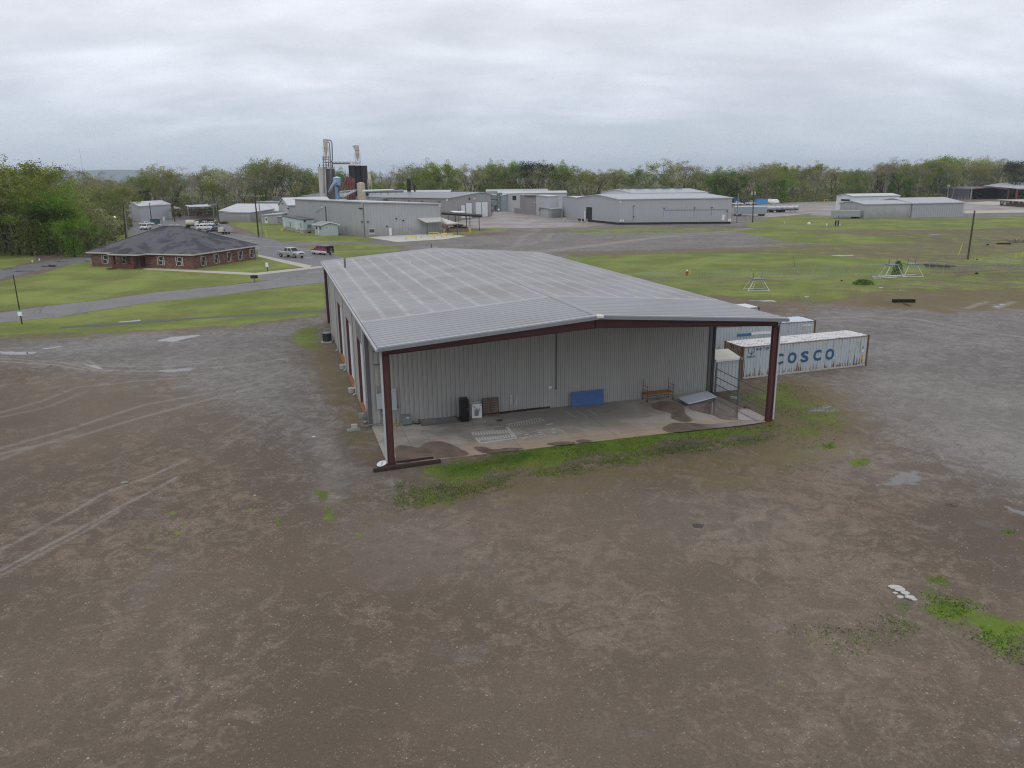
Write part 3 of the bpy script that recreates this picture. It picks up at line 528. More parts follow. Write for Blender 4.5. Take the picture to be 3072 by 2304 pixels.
# porch columns, rafters
for a, b, f1 in ((.12, .50, 0), (BW-.50, BW-.12, 1)):
    zt = 6.2; c = MB().box(a+.02, .43, .05, b-.02, .47, zt).box(a, .33, .05, a+.02, .57, zt).box(b-.02, .33, .05, b, .57, zt).box(a-.06, .28, .05, b+.06, .62, .075)
    c.box(a+.02, .34, zt-.02, b-.02, .56, zt).box(a+.02, .44, zt, b-.02, .46, HE-.2)
    c.build('porch_column', RED, mb_root)
    x = a-.13 if not f1 else b+.02
    MB().box(x, .30, .12, x+.10, .40, HE-.15).box(x-.01, .29, 3.0, x+.11, .41, 3.06).build('downspout', TRIM, mb_root)
for sgn in (0, 1):
    u0, u1 = (.12, BW/2) if not sgn else (BW-.12, BW/2); h0, h1 = .36, .62; c = MB()
    za, zb = roofz(u0)-.16, roofz(u1)-.16
    def quadbar(x0, x1, z0a, z0b, z1a, z1b, y0, y1): c.hexa([(x0, y0, z0a), (x1, y0, z0b), (x1, y1, z0b), (x0, y1, z0a)], [(x0, y0, z1a), (x1, y0, z1b), (x1, y1, z1b), (x0, y1, z1a)])
    quadbar(u0, u1, za-h0, zb-h1, za, zb, .43, .46); quadbar(u0, u1, za-h0-.02, zb-h1-.02, za-h0, zb-h1, .34, .56); c.build('porch_rafter', RED, mb_root)
MB().box(BW/2-.012, .33, HR-.80, BW/2+.012, .57, HR-.16).build('splice_plate', RED, mb_root)
pl = MB()
for k in range(1, 16):
    u = k*BW/16; pl.box(u-.03, .47, roofz(u)-.33, u+.03, D0-.1, roofz(u)-.14)
pl.build('purlins', RED, mb_root)
# roof
v0, v1, u0, u1 = -.10, BL+.15, -.14, BW+.14; r = MB()
for ua, ub in ((u0, BW/2), (u1, BW/2)):
    za, zb = roofz(ua), HR; sl = math.hypot(ub-ua, zb-za)
    r.poly([(ua, v0, za), (ub, v0, zb), (ub, v1, zb), (ua, v1, za)], [(v0, 0), (v0, sl), (v1, sl), (v1, 0)])
    r.poly([(ua, v0, za-.1), (ua, v1, za-.1), (ub, v1, zb-.1), (ub, v0, zb-.1)], [(0, 0)]*4); r.poly([(ua, v0, za-.1), (ua, v0, za), (ua, v1, za), (ua, v1, za-.1)], [(0, 0)]*4)
    v = v0+.05; k = 0
    while v < v1-.1:                                             # ribs run down the slope
        h, wd = (.034, .055) if k % 1 == 0 else (.015, .03)
        q = [(ua, v, za), (ub, v, zb), (ub, v+wd*1.6, zb), (ua, v+wd*1.6, za)]; tq = [(ua, v+wd*.3, za+h), (ub, v+wd*.3, zb+h), (ub, v+wd*1.3, zb+h), (ua, v+wd*1.3, za+h)]
        o = len(r.v); r.v += q+tq
        for f in ([4, 5, 6, 7], [0, 1, 5, 4], [2, 3, 7, 6], [0, 4, 7, 3]):
            r.f.append([o+i_ for i_ in f]); P8 = q+tq; r.uv.append([(P8[i_][1], abs(P8[i_][0]-ua)) for i_ in f])
        v += .305; k += 1
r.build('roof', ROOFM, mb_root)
c = MB()
for ua in (u0, u1):
    za = roofz(ua); c.hexa([(ua, v0-.16, za-.17), (BW/2, v0-.16, HR-.17), (BW/2, v0-.02, HR-.17), (ua, v0-.02, za-.17)], [(ua, v0-.16, za+.02), (BW/2, v0-.16, HR+.02), (BW/2, v0-.02, HR+.02), (ua, v0-.02, za+.02)])
c.build('front_gutter', GUT, mb_root)
MB().hexa([(u0, v0-.02, roofz(u0)+.021), (BW/2, v0-.02, HR+.021), (BW/2, v0+.14, HR+.021), (u0, v0+.14, roofz(u0)+.021)], [(u0, v0-.02, roofz(u0)+.06), (BW/2, v0-.02, HR+.06), (BW/2, v0+.14, HR+.06), (u0, v0+.14, roofz(u0)+.06)]).hexa(
    [(BW/2, v0-.02, HR+.021), (u1, v0-.02, roofz(u1)+.021), (u1, v0+.14, roofz(u1)+.021), (BW/2, v0+.14, HR+.021)], [(BW/2, v0-.02, HR+.06), (u1, v0-.02, roofz(u1)+.06), (u1, v0+.14, roofz(u1)+.06), (BW/2, v0+.14, HR+.06)]).build('rake_flashing', M('bright_flashing', (.36, .37, .39), .4, var=.1), mb_root)
for x0, x1 in ((u0-.12, u0-.0), (u1, u1+.12)):
    MB().box(x0, v0, HE-.2, x1, v1, HE-.06).build('eave_gutter', TRIM, mb_root)
nz = MB(); v = .1
while v < BL: nz.box(u0-.01, v, HE-.055, u0+.10, v+.14, HE-.012); v += .305
nz.build('eave_closure', M('black_foam', (.03, .03, .03), .8), mb_root)['kind'] = 'stuff'
MB().hexa([(BW/2-.22, v0-.19, HR-.10), (BW/2+.22, v0-.19, HR-.10), (BW/2+.22, v0+.08, HR-.08), (BW/2-.22, v0+.08, HR-.08)], [(BW/2-.2, v0-.19, HR+.04), (BW/2+.2, v0-.19, HR+.04), (BW/2+.15, v0+.10, HR+.08), (BW/2-.15, v0+.10, HR+.08)]).build('ridge_end_cap', M('cream_cap', (.62, .6, .53), .5), mb_root, bevel=.02)
MB().poly([(BW/2-.25, v0, HR+.016), (BW/2, v0, HR+.045), (BW/2, v1, HR+.045), (BW/2-.25, v1, HR+.016)], [(v0, .7), (v0, .8), (v1, .8), (v1, .7)]).poly([(BW/2, v0, HR+.045), (BW/2+.25, v0, HR+.016), (BW/2+.25, v1, HR+.016), (BW/2, v1, HR+.045)], [(v0, .7), (v0, .8), (v1, .8), (v1, .7)]).build('ridge_cap', M('ridge_metal', (.255, .255, .262), .5, var=.15), mb_root)
for (px, py, h, rr_, mt, n_) in ((1035.5, 804, .95, .09, M('green_grey_pipe', (.12, .15, .15), .5), 'vent_pipe'), (1231, 791, .35, .05, WDOOR, 'vent_pipe'), (1294.5, 745, .5, .05, DTRIM, 'vent_pipe')):
    u, v, z = onroof(px, py); MB().tube([(u, v, z-.05), (u, v, z+h)], rr_, 8).tube([(u, v, z-.02), (u, v, z+.06)], [rr_*2.2, rr_*1.3], 8).build(n_, mt, mb_root)
# black conduit and outlet on the porch wall
u = 12.64; MB().tube([(u, D0-.07, 7.1), (u, D0-.07, 1.3)], .03, 6).box(u-.09, D0-.1, 1.42, u, D0-.06, 1.46).build('wall_conduit', M('black_pipe', (.02, .02, .02), .5), mb_root)
MB().box(12.10, D0-.07, 1.42, 12.33, D0-.05, 1.6).build('outlet_plate', WDOOR, mb_root)
for k, (a, b) in enumerate(((1380, 1170), (1410, 1165), (1413, 1180))): pass
for x_, z0_, z1_ in ((9.35, .55, 1.25), (9.75, .5, 1.15)): MB().hexa([(x_, D0-.055, z0_), (x_+.10, D0-.055, z0_), (x_+.10, D0-.05, z0_), (x_, D0-.05, z0_)], [(x_+.06, D0-.055, z1_), (x_+.16, D0-.055, z1_), (x_+.16, D0-.05, z1_), (x_+.06, D0-.05, z1_)]).build('white_scuff', M('white_scuff', (.5, .5, .49), .8, var=.4, scale=6), mb_root)
# slab
t = NT('porch_concrete'); ob = t.coord('Object'); n1 = t.noise(.5, 6, .6, co=ob); n2 = t.noise(9, 4, .7, co=ob); c = t.mix(t.step(n1, .4, .62), (.27, .245, .21), (.40, .37, .325))
xy = t.new('ShaderNodeSeparateXYZ'); t.lk(ob, xy.inputs[0]); edge = t.step(t.math('ADD', xy.outputs[1], t.math('MULTIPLY', n1, 1.6)), 3.6, 1.9); c = t.mix(t.math('MULTIPLY', edge, .75), c, (.42, .32, .235))
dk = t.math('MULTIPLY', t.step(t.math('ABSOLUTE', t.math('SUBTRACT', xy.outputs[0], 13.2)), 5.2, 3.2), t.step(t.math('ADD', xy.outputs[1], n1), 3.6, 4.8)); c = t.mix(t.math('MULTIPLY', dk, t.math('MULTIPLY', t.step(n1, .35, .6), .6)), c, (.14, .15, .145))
rs = t.step(t.noise(.55, 3, .5, co=ob, dist=.3), .66, .72); c = t.mix(t.math('MULTIPLY', rs, .5), c, (.27, .12, .06))
f = t.math('ADD', .8, t.math('MULTIPLY', n2, .4)); vm = t.new('ShaderNodeVectorMath', operation='SCALE'); t.lk(c, vm.inputs[0]); t.lk(f, vm.inputs['Scale']); c = vm.outputs[0]
for sc_, ax, off in ((6.1, 0, 1.2), (3.65, 1, .6)):
    jt = t.math('LESS_THAN', t.math('ABSOLUTE', t.math('SUBTRACT', t.math('FRACT', t.math('DIVIDE', t.math('ADD', xy.outputs[ax], off), sc_)), .5)), .012/sc_*1.2); c = t.mix(t.math('MULTIPLY', jt, .7), c, (.08, .10, .085))
t.lk(c, t.b.inputs['Base Color']); t.b.inputs['Roughness'].default_value = .7
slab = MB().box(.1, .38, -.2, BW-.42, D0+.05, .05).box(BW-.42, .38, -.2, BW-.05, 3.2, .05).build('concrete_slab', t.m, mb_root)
ZS = .05
# chalk-white residue left by removed goods
wh = M('white_residue', (.52, .52, .50), .9, var=.25, scale=6); pm_ = MB()
def strip(a, b, wd, z=ZS+.004):
    a = np.array(LG(*a)[:2]); b = np.array(LG(*b)[:2]); d = (b-a)/np.linalg.norm(b-a); n = np.array([-d[1], d[0]])*wd/2
    pm_.poly([(*(a-n), z), (*(b-n), z), (*(b+n), z), (*(a+n), z)])
def Z6(x, y): return (1100+x/3.16, 940+y/3.16)
for k in range(14): x = 1000+k*26; strip(Z6(x, 1132-k*1.8), Z6(x+16, 1166-k*1.8), .13)
for k in range(13): x = 1065+k*25; strip(Z6(x, 1186-k*2.6), Z6(x+16, 1216-k*2.6), .12, ZS+.008)
for k in range(13): x = 1345+k*24; strip(Z6(x, 1050-k*3), Z6(x+14, 1084-k*3), .05, ZS+.006)
for a, b, wd in (((965, 1115), (1300, 1075), .1), ((1035, 1190), (1080, 1240), .14), ((1080, 1240), (1410, 1192), .2), ((1320, 1065), (1630, 1000), .1), ((1630, 1000), (1690, 1030), .1), ((1330, 1085), (1415, 1190), .2), ((1640, 1120), (1800, 1095), .07), ((1800, 1095), (1880, 1140), .08),
                 ((1640, 1120), (1700, 1170), .07), ((1450, 1190), (1700, 1172), .08), ((1360, 952), (1720, 925), .05), ((1880, 935), (1990, 1000), .05), ((1980, 925), (2090, 990), .05), ((2090, 915), (2190, 975), .05), ((1440, 1150), (1640, 1120), .06)):
    strip(Z6(*a), Z6(*b), wd, ZS+.010+.002*(a[0] % 5))
for x, y in ((1500, 1160), (1540, 1175), (1590, 1165), (1630, 1160), (1500, 1185), (1620, 1140), (1750, 1110), (1760, 1140), (1470, 1195), (1700, 1065), (1730, 1060)): strip(Z6(x, y), Z6(x+34, y-4), .18, ZS+.018)
pm_.build('residue_marks', wh, mb_root)
def flatpoly(name, pts, mat, z, parent=None, local=True, rough=0., step=.5, kind=None, label=None, cat=None):
    P = [np.array(LG(*p)[:2]) if local else G(*p)[:2] for p in pts]; q = []; n = len(P)
    for i_ in range(n):                                          # Catmull-Rom outline
        p0, p1, p2, p3 = P[i_-1], P[i_], P[(i_+1) % n], P[(i_+2) % n]
        for k in range(6):
            t_ = k/6; x = .5*((2*p1)+(-p0+p2)*t_+(2*p0-5*p1+4*p2-p3)*t_*t_+(-p0+3*p1-3*p2+p3)*t_**3); q.append((x[0]+random.uniform(-rough, rough), x[1]+random.uniform(-rough, rough), z))
    bm = bmesh.new(); f = bm.faces.new([bm.verts.new(p) for p in q]); bm.normal_update()
    if f.normal.z < 0: f.normal_flip()
    bmesh.ops.triangulate(bm, faces=bm.faces[:]); me = bpy.data.meshes.new(name); bm.to_mesh(me); bm.free(); me.materials.append(mat)
    o = bpy.data.objects.new(name, me); scene.collection.objects.link(o)
    if parent: o.parent = parent
    if kind: o['kind'] = kind
    return o
def wetm(name, c1, c2, r0):
    t = NT(name); t.lk(t.mix(t.step(t.noise(.9, 5, .6), .4, .65), c1, c2), t.b.inputs['Base Color']); t.b.inputs['Roughness'].default_value = r0; t.b.inputs['Specular IOR Level'].default_value = .5; return t.m
WET = wetm('brown_wet_stain', (.20, .15, .112), (.115, .086, .066), .3); WET2 = wetm('shallow_water', (.17, .12, .10), (.22, .17, .15), .08)
def Z7(x, y): return (1700+x/2.212, 860+y/2.212)
flatpoly('wet_stain', [Z6(*p) for p in ((275, 1270), (400, 1265), (490, 1285), (560, 1240), (680, 1222), (780, 1245), (880, 1290), (965, 1340), (900, 1362), (600, 1392), (300, 1425), (275, 1360))], WET, ZS+.022, mb_root, rough=.03)
flatpoly('wet_stain', [Z6(*p) for p in ((1020, 1278), (1110, 1275), (1200, 1300), (1330, 1285), (1480, 1292), (1300, 1320), (1150, 1335), (1070, 1320))], WET, ZS+.022, mb_root, rough=.03)
flatpoly('wet_stain', [Z6(*p) for p in ((1710, 1245), (1850, 1225), (1970, 1232), (1950, 1248), (1800, 1262))], WET, ZS+.022, mb_root, rough=.01)
flatpoly('wet_stain', [Z6(*p) for p in ((1990, 1215), (2060, 1205), (2130, 1215), (2080, 1232), (2000, 1232))], WET, ZS+.022, mb_root, rough=.01)
flatpoly('wet_stain', [Z7(*p) for p in ((560, 790), (640, 765), (720, 775), (770, 800), (790, 850), (830, 890), (790, 905), (700, 880), (690, 845), (600, 820))], WET, ZS+.022, mb_root, rough=.03)
flatpoly('wet_stain', [Z7(*p) for p in ((640, 940), (700, 915), (800, 910), (950, 920), (1060, 905), (1180, 900), (1300, 905), (1180, 925), (950, 950), (760, 970), (660, 965))], WET, ZS+.024, mb_root, rough=.03)
flatpoly('wet_stain', [Z7(*p) for p in ((810, 800), (960, 760), (1010, 740), (1090, 775), (1180, 815), (1290, 870), (1305, 895), (1200, 895), (1040, 885), (980, 860), (880, 835))], WET2, ZS+.022, mb_root, rough=.03)
# ---------------------------------------------------------------- things on and around the slab
def LT(name, label, cat, u, v, z=0., rz=0., group=None):
    p = W3(u, v, z); return thing(name, label, cat, p, BA+rz+1e-9, group)
GREYM = M('grey_equipment_paint', (.15, .18, .19), .5, var=.12); LGREY = M('light_grey_enclosure', (.36, .40, .42), .45, var=.06); BLK = M('black_steel', (.008, .008, .009), .4, var=.2); WHT = M('white_enamel', (.68, .70, .70), .4, var=.05)
RUB = M('black_rubber', (.02, .02, .022), .7); OWOOD = M('weathered_wood', (.14, .095, .07), .85, var=.4, scale=5, sc=(1, 1, 4)); DWOOD = M('dark_wet_timber', (.045, .032, .028), .8, var=.4, scale=4)
ua, _, _ = onv(1130, 1200, D0-.3); za = onv(1130, 1228, D0-.3)[2]; zb = onv(1130, 1184, D0-.3)[2]
e_ = LT('electrical_cabinet', 'light grey electrical disconnect cabinet on the porch wall, left of the red column', 'electrical cabinet', ua+.36, D0-.05, 0)
MB().box(-.36, -.28, za, .36, 0, zb).build('enclosure', LGREY, e_, bevel=.012); MB().box(.28, -.36, (za+zb)/2-.04, .36, -.28, (za+zb)/2+.04).box(.2, -.4, (za+zb)/2-.03, .42, -.36, (za+zb)/2+.02).build('switch_handle', WHT, e_)
MB().tube([(-.25, -.1, zb), (-.25, -.1, zb+.45), (0.02, -.1, zb+.45)], .035, 6).build('conduit', GREYM, e_); MB().tube([(0, -.12, za), (.0, -.12, .6), (-.1, -.14, .25), (-.5, -.2, .2), (-1.2, -.3, .2)], .05, 8).build('conduit', GREYM, e_)
for z_ in (onv(1127, 1053, D0)[2], onv(1127, 1093, D0)[2]): MB().box(-.4, -.06, z_-.03, .05, -.0, z_+.03).build('strut_bracket', DTRIM, e_)
ub = onv(1181, 1200, D0-.3)[0]; uc = onv(1190, 1200, D0-.3)[0]; z1 = onv(1185, 1231, D0-.3)[2]; z2 = onv(1185, 1166, D0-.3)[2]
e_ = LT('electrical_cabinet', 'tall narrow light grey electrical box on the porch wall, right of the red column', 'electrical cabinet', uc, D0-.05); MB().box(-.5, -.25, z1, 0, 0, z2).build('enclosure', LGREY, e_, bevel=.01); MB().box(0, -.15, z1+.1, .12, -.05, z1+.2).build('latch', GREYM, e_); MB().box(0, -.12, (z1+z2)/2, .03, -.05, (z1+z2)/2+.1).build('latch', GREYM, e_)
e_ = LT('transformer', 'squat grey floor transformer box beside the yellow cloth', 'transformer', 2.25, 7.1, ZS)
MB().box(-.26, -.22, .08, .26, .22, .62).box(-.29, -.25, .62, .29, .25, .66).build('housing', GREYM, e_, bevel=.01); MB().box(-.24, -.2, 0, -.18, .2, .08).build('foot_rail', DTRIM, e_); MB().box(.18, -.2, 0, .24, .2, .08).build('foot_rail', DTRIM, e_); MB().box(-.02, -.226, .5, .16, -.222, .56).build('nameplate', WHT, e_)
m = MB()
for k in range(40):
    a, r0 = random.uniform(0, 6.28), random.uniform(0, 1); x, y = math.cos(a)*r0*.4, math.sin(a)*r0*.14; m.poly([(x+random.uniform(-.1, .1), y+random.uniform(-.08, .08), random.uniform(.0, .09)) for _ in range(3)])
o = m.build('yellow_cloth', M('yellow_cloth', (.5, .4, .03), .8)); o.location = W3(1.55, 7.15, ZS); o.rotation_euler[2] = BA; tag(o, 'crumpled yellow rag on the slab behind the left column', 'cloth')
o = MB().tube([(0, 0, .03), (.3, .1, .03), (.5, -.05, .04), (.35, -.15, .03), (.15, -.05, .05)], .02, 6).build('black_cable', RUB); o.location = W3(2.6, 7.05, ZS); o.rotation_euler[2] = BA; tag(o, 'short black cable coiled on the slab right of the grey transformer', 'cable')
# frame panel lying on the floor
c4 = [np.array(LG(*Z6(*p), ZS)[:2]) for p in ((490, 1015), (835, 975), (865, 1030), (530, 1068))]
e_ = LT('door_panel', 'grimy grey framed metal panel lying flat on the slab by the black cabinet', 'metal panel', 0, 0, 0); WM[e_] = (0, 0, 0)
m = MB().hexa([(*p, ZS+.06) for p in c4], [(*p, ZS+.10) for p in c4]); m.build('sheet', M('grimy_panel', (.20, .20, .19), .6, var=.6, scale=1.5), e_)
m = MB()
for a, b in zip(c4, c4[1:]+c4[:1]): m.bar((*a, ZS+.07), (*b, ZS+.07), .07, .12)
m.build('frame', DTRIM, e_)
# black cabinet
u0_, v_, _ = LG(1384, 1267, ZS); u1_ = LG(1411, 1268, ZS)[0]; h = HT(W3(u0_, v_, 0), 1200)-ZS
e_ = LT('steel_cabinet', 'tall narrow black cabinet standing between the lying panel and the white appliance', 'cabinet', (u0_+u1_)/2, v_+.3, ZS); wd = (u1_-u0_)/2
MB().box(-wd, -.3, .05, wd, .32, h).build('carcass', BLK, e_, bevel=.01); MB().box(-wd+.02, -.325, .1, wd-.02, -.3, h-.05).build('door', BLK, e_); MB().box(wd-.1, -.35, h*.5, wd-.07, -.325, h*.5+.16).build('door_handle', GREYM, e_); MB().box(-wd+.03, -.28, 0, wd-.03, .28, .05).build('plinth', RUB, e_)
u0_, v_, _ = LG(1416, 1257, ZS); u1_ = LG(1447, 1255, ZS)[0]; h = HT(W3(u0_, v_, 0), 1214)-ZS; wd = (u1_-u0_)/2
e_ = LT('washing_machine', 'white washing machine turned back to front beside the black cabinet', 'washing machine', (u0_+u1_)/2, v_+.3, ZS)
MB().box(-wd, -.3, .03, wd, .32, h).build('casing', WHT, e_, bevel=.012); MB().box(-wd*.5, -.312, .18, wd*.35, -.302, .55).box(-wd*.4, -.312, .55, wd*.2, -.302, .62).build('back_panel', M('pale_blue_grey', (.22, .26, .30), .5), e_)
MB().tube([(-.16, -.33, h-.1), (-.14, -.35, h-.2), (.05, -.36, h-.35), (.2, -.36, h-.3), (.1, -.35, h-.55), (-.05, -.34, .2)], .02, 6).build('hose', GREYM, e_)
MB().box(-wd+.04, -.31, h-.12, -wd+.10, -.3, h-.07).build('inlet_valve', RUB, e_); MB().box(wd-.12, -.31, h-.12, wd-.06, -.3, h-.07).build('inlet_valve', RUB, e_)
# pallet leaning on the wall
u0_ = onv(1448, 1240, D0-.2)[0]; e_ = LT('wooden_pallet', 'dark weathered pallet leaning upright on the porch wall', 'pallet', u0_+.52, D0-.42, ZS); m = MB(); L_ = 1.2
th = .24
def lean(x, s, d): return (x, s*math.sin(th)-d*math.cos(th)*1., s*math.cos(th)+d*math.sin(th)*1.)
for k in range(8):
    s0 = .02+k*.155; m.hexa([lean(-.55, s0, .11), lean(.55, s0, .11), lean(.55, s0, .09), lean(-.55, s0, .09)], [lean(-.55, s0+.09, .11), lean(.55, s0+.09, .11), lean(.55, s0+.09, .09), lean(-.55, s0+.09, .09)])
m.build('deck_boards', OWOOD, e_); m = MB()
for x in (-.53, 0, .53): m.hexa([lean(x-.02, 0, .09), lean(x+.02, 0, .09), lean(x+.02, 0, 0), lean(x-.02, 0, 0)], [lean(x-.02, L_, .09), lean(x+.02, L_, .09), lean(x+.02, L_, 0), lean(x-.02, L_, 0)])
m.build('stringers', DWOOD, e_)
a = LG(*Z6(1110, 972), ZS); b = LG(*Z6(1745, 893), ZS); o = MB().bar((0, 0, .06), (b[0]-a[0], b[1]-a[1], .06), .12, .1).build('timber_board', DWOOD); o.location = W3(a[0], a[1], ZS); o.rotation_euler[2] = BA; tag(o, 'long dark board lying along the foot of the porch wall', 'board')
d_ = LG(*Z6(1260, 1015), ZS); o = MB().tube([(0, 0, 0), (0, 0, .012)], .22, 20).build('drain_cover', M('cast_iron', (.07, .07, .068), .6)); o.location = W3(d_[0], d_[1], ZS); tag(o, 'round dark floor drain cover in the slab', 'drain cover')
# blue panels
e_ = LT('blue_panel_stack', 'stack of blue ribbed metal sheets leaning on the porch wall', 'metal sheets', 14.9, D0-.30, ZS); th = .2
BLUE = M('blue_paint', (.045, .115, .29), .5, var=.15)
for k in range(3):
    m = MB(); dd = .03*k; x0 = -1.13-.04*k; x1 = 1.12+.02*k
    for q in range(5):
        s0 = q*.205; m.hexa([lean(x0, s0, dd+.012), lean(x1, s0, dd+.012), lean(x1, s0, dd), lean(x0, s0, dd)], [lean(x0, s0+.17, dd+.012), lean(x1, s0+.17, dd+.012), lean(x1, s0+.17, dd), lean(x0, s0+.17, dd)])
        m.hexa([lean(x0, s0+.17, dd+.03), lean(x1, s0+.17, dd+.03), lean(x1, s0+.17, dd), lean(x0, s0+.17, dd)], [lean(x0, s0+.205, dd+.03), lean(x1, s0+.205, dd+.03), lean(x1, s0+.205, dd), lean(x0, s0+.205, dd)])
    m.build('ribbed_sheet', BLUE, e_)
# scaffold
e_ = LT('rolling_scaffold', 'small rusty orange rolling scaffold with a wooden platform at the porch wall', 'scaffold', 20.1, D0-.55, ZS); SC = M('rusty_scaffold', (.15, .07, .035), .7, var=.4, scale=6)
for x in (-1.0, 1.0):
    m = MB().tube([(x, -.35, .1), (x, -.35, 1.15)], .022, 6).tube([(x, .35, .1), (x, .35, 1.45)], .022, 6)
    for z in (.25, .5, .78, 1.05): m.tube([(x, -.35, z), (x, .35, z)], .018, 6)
    m.build('end_frame', SC, e_)
    for y in (-.35, .35): MB().tube([(x-.02, y, .06), (x+.02, y, .06)], .06, 10).build('caster', RUB, e_)
MB().box(-1.05, -.34, .52, 1.05, .34, .56).build('platform', M('orange_plywood', (.30, .14, .06), .8, var=.3, scale=4), e_); MB().tube([(-1, -.35, .42), (1, -.35, .42)], .02, 6).tube([(-1, .35, .42), (1, .35, .42)], .02, 6).build('side_rail', SC, e_)
# sheet metal on the floor
def warp(name, pts, mat, z0, z1, label, amp=.05):
    C4 = [np.array(LG(*Z7(*p), ZS)[:2]) for p in pts]; e = LT(name, label, 'metal sheet', 0, 0, 0); m = MB(); n = 8; o = 0
    for i_ in range(n+1):
        for j_ in range(n+1):
            a = C4[0]*(1-i_/n)+C4[1]*(i_/n); b = C4[3]*(1-i_/n)+C4[2]*(i_/n); p = a*(1-j_/n)+b*(j_/n); m.v.append((p[0], p[1], z0+(z1-z0)*(j_/n)+amp*math.sin(i_/n*3)*math.cos(j_/n*2.2)))
    for i_ in range(n):
        for j_ in range(n): k = i_*(n+1)+j_; m.f.append([k, k+n+1, k+n+2, k+1]); m.uv.append(None)
    o = m.build('sheet', mat, e, smooth=True); s_ = o.modifiers.new('t', 'SOLIDIFY'); s_.thickness = .012; return e
warp('sheet_metal', ((690, 748), (835, 722), (980, 735), (740, 768)), M('dull_sheet', (.30, .31, .31), .5, var=.3), ZS+.03, ZS+.05, 'dull grey metal sheet lying under the brighter one on the slab', .03)
warp('sheet_metal', ((728, 757), (930, 712), (998, 742), (805, 792)), M('bright_sheet', (.46, .50, .54), .35, metal=.1, var=.1), ZS+.22, ZS+.12, 'bright blue grey metal sheet propped on top near the right end of the slab')
e_ = LT('scrap_steel', 'dark flat steel frame lying beneath the bright metal sheet', 'scrap steel', 0, 0, 0); a, b, c, d = [np.array(LG(*Z7(*p), ZS)) for p in ((740, 766), (790, 793), (985, 757), (960, 730))]
MB().bar((a[0], a[1], ZS+.06), (b[0], b[1], ZS+.06), .06).bar((b[0], b[1], ZS+.06), (c[0], c[1], ZS+.06), .06).bar((c[0], c[1], ZS+.06), (d[0], d[1], ZS+.06), .06).build('frame_rails', DTRIM, e_)
# gate / pipe fence on the right edge
GP = M('grey_green_pipe', (.13, .15, .15), .5, var=.2); e_ = LT('pipe_gate', 'grey pipe rail gate closing the right side of the porch', 'gate', 0, 0, 0)
p1 = LG(2145, 1176); p2 = LG(2213, 1213); h1 = HT(G(2145, 1176), 1090); h2 = HT(G(2213, 1213), 1072); pe = (BW-.1, .7, 0)
MB().tube([(p1[0], p1[1], 0), (p1[0], p1[1], h1)], .07, 8).build('gate_post', GP, e_); MB().tube([(p2[0], p2[1], 0), (p2[0], p2[1], h2)], .075, 8).build('gate_post', GP, e_)
for z in (.62, 1.15, 1.75):
    MB().tube([(p1[0], p1[1], z), (p2[0], p2[1], z), (pe[0], pe[1], z)], .03, 6).build('gate_rail', GP, e_)
for (a, b) in (((p1[0], p1[1]), (p2[0], p2[1])), ((p2[0], p2[1]), (pe[0], pe[1]))):
    m = MB(); n = int(math.hypot(a[0]-b[0], a[1]-b[1])/.15)
    for k in range(n+1): x, y = a[0]+(b[0]-a[0])*k/n, a[1]+(b[1]-a[1])*k/n; m.bar((x, y, 0), (x, y, .6), .005)
    for z in (.05, .2, .35, .5): m.bar((a[0], a[1], z), (b[0], b[1], z), .006)
    m.build('wire_mesh', GP, e_)
x, y, z = LG(*Z7(1195, 808)); 
def rock(name, label, p, s, mat, seed=1):
    bm = bmesh.new(); bmesh.ops.create_icosphere(bm, subdivisions=2, radius=1); r_ = random.Random(seed)
    for v in bm.verts: v.co *= r_.uniform(.8, 1.1); v.co = Vector((v.co.x*s[0], v.co.y*s[1], v.co.z*s[2]+s[2]*.7))
    me = bpy.data.meshes.new(name); bm.to_mesh(me); bm.free(); me.materials.append(mat); o = bpy.data.objects.new(name, me); scene.collection.objects.link(o); o.location = p; tag(o, label, 'rock'); return o
rock('rock', 'small brown stone at the slab edge by the pipe gate', W3(x, y, 0), (.22, .16, .12), M('brown_stone', (.14, .09, .07), .8))
x, y, z = LG(*Z7(1115, 745)); o = MB().box(-.3, -.1, 0, .3, .1, .14).build('concrete_block', M('pale_block', (.4, .39, .37), .8)); o.location = W3(x, y, 0); o.rotation_euler[2] = BA-.9; tag(o, 'pale concrete block lying inside the pipe gate', 'block')
# lean-to shed on the right
e_ = LT('lean_to_shed', 'small pale ribbed lean-to shed with cream roof beside the pipe gate', 'shed', 0, 0, 0); ux = 26.9; hs = HT(W3(ux, D0, 0), 1074)
m = MB(); ribbed(m, (BW+.03, D0), (ux, D0), 0, hs-.08, side=-1, depth=.03); m.build('front_wall', M('pale_panel', (.46, .48, .49), .5, var=.08), e_); m = MB(); ribbed(m, (ux, D0), (ux, D0+1.7), 0, hs-.08, side=-1, depth=.03); m.build('side_wall', MC['pale_panel'], e_)
MB().hexa([(BW+.03, D0-.12, hs-.02), (ux+.1, D0-.12, hs-.02), (ux+.1, D0+1.75, hs+.28), (BW+.03, D0+1.75, hs+.28)], [(BW+.03, D0-.12, hs+.03), (ux+.1, D0-.12, hs+.03), (ux+.1, D0+1.75, hs+.33), (BW+.03, D0+1.75, hs+.33)]).build('roof', M('cream_roof', (.52, .49, .42), .6, var=.12), e_)
MB().box(BW+.03, D0-.17, hs-.10, ux+.12, D0-.122, hs+.05).build('fascia', WHT, e_); MB().box(ux-.02, D0-.07, 0, ux+.05, D0-.035, hs-.1).build('corner_post', DTRIM, e_)
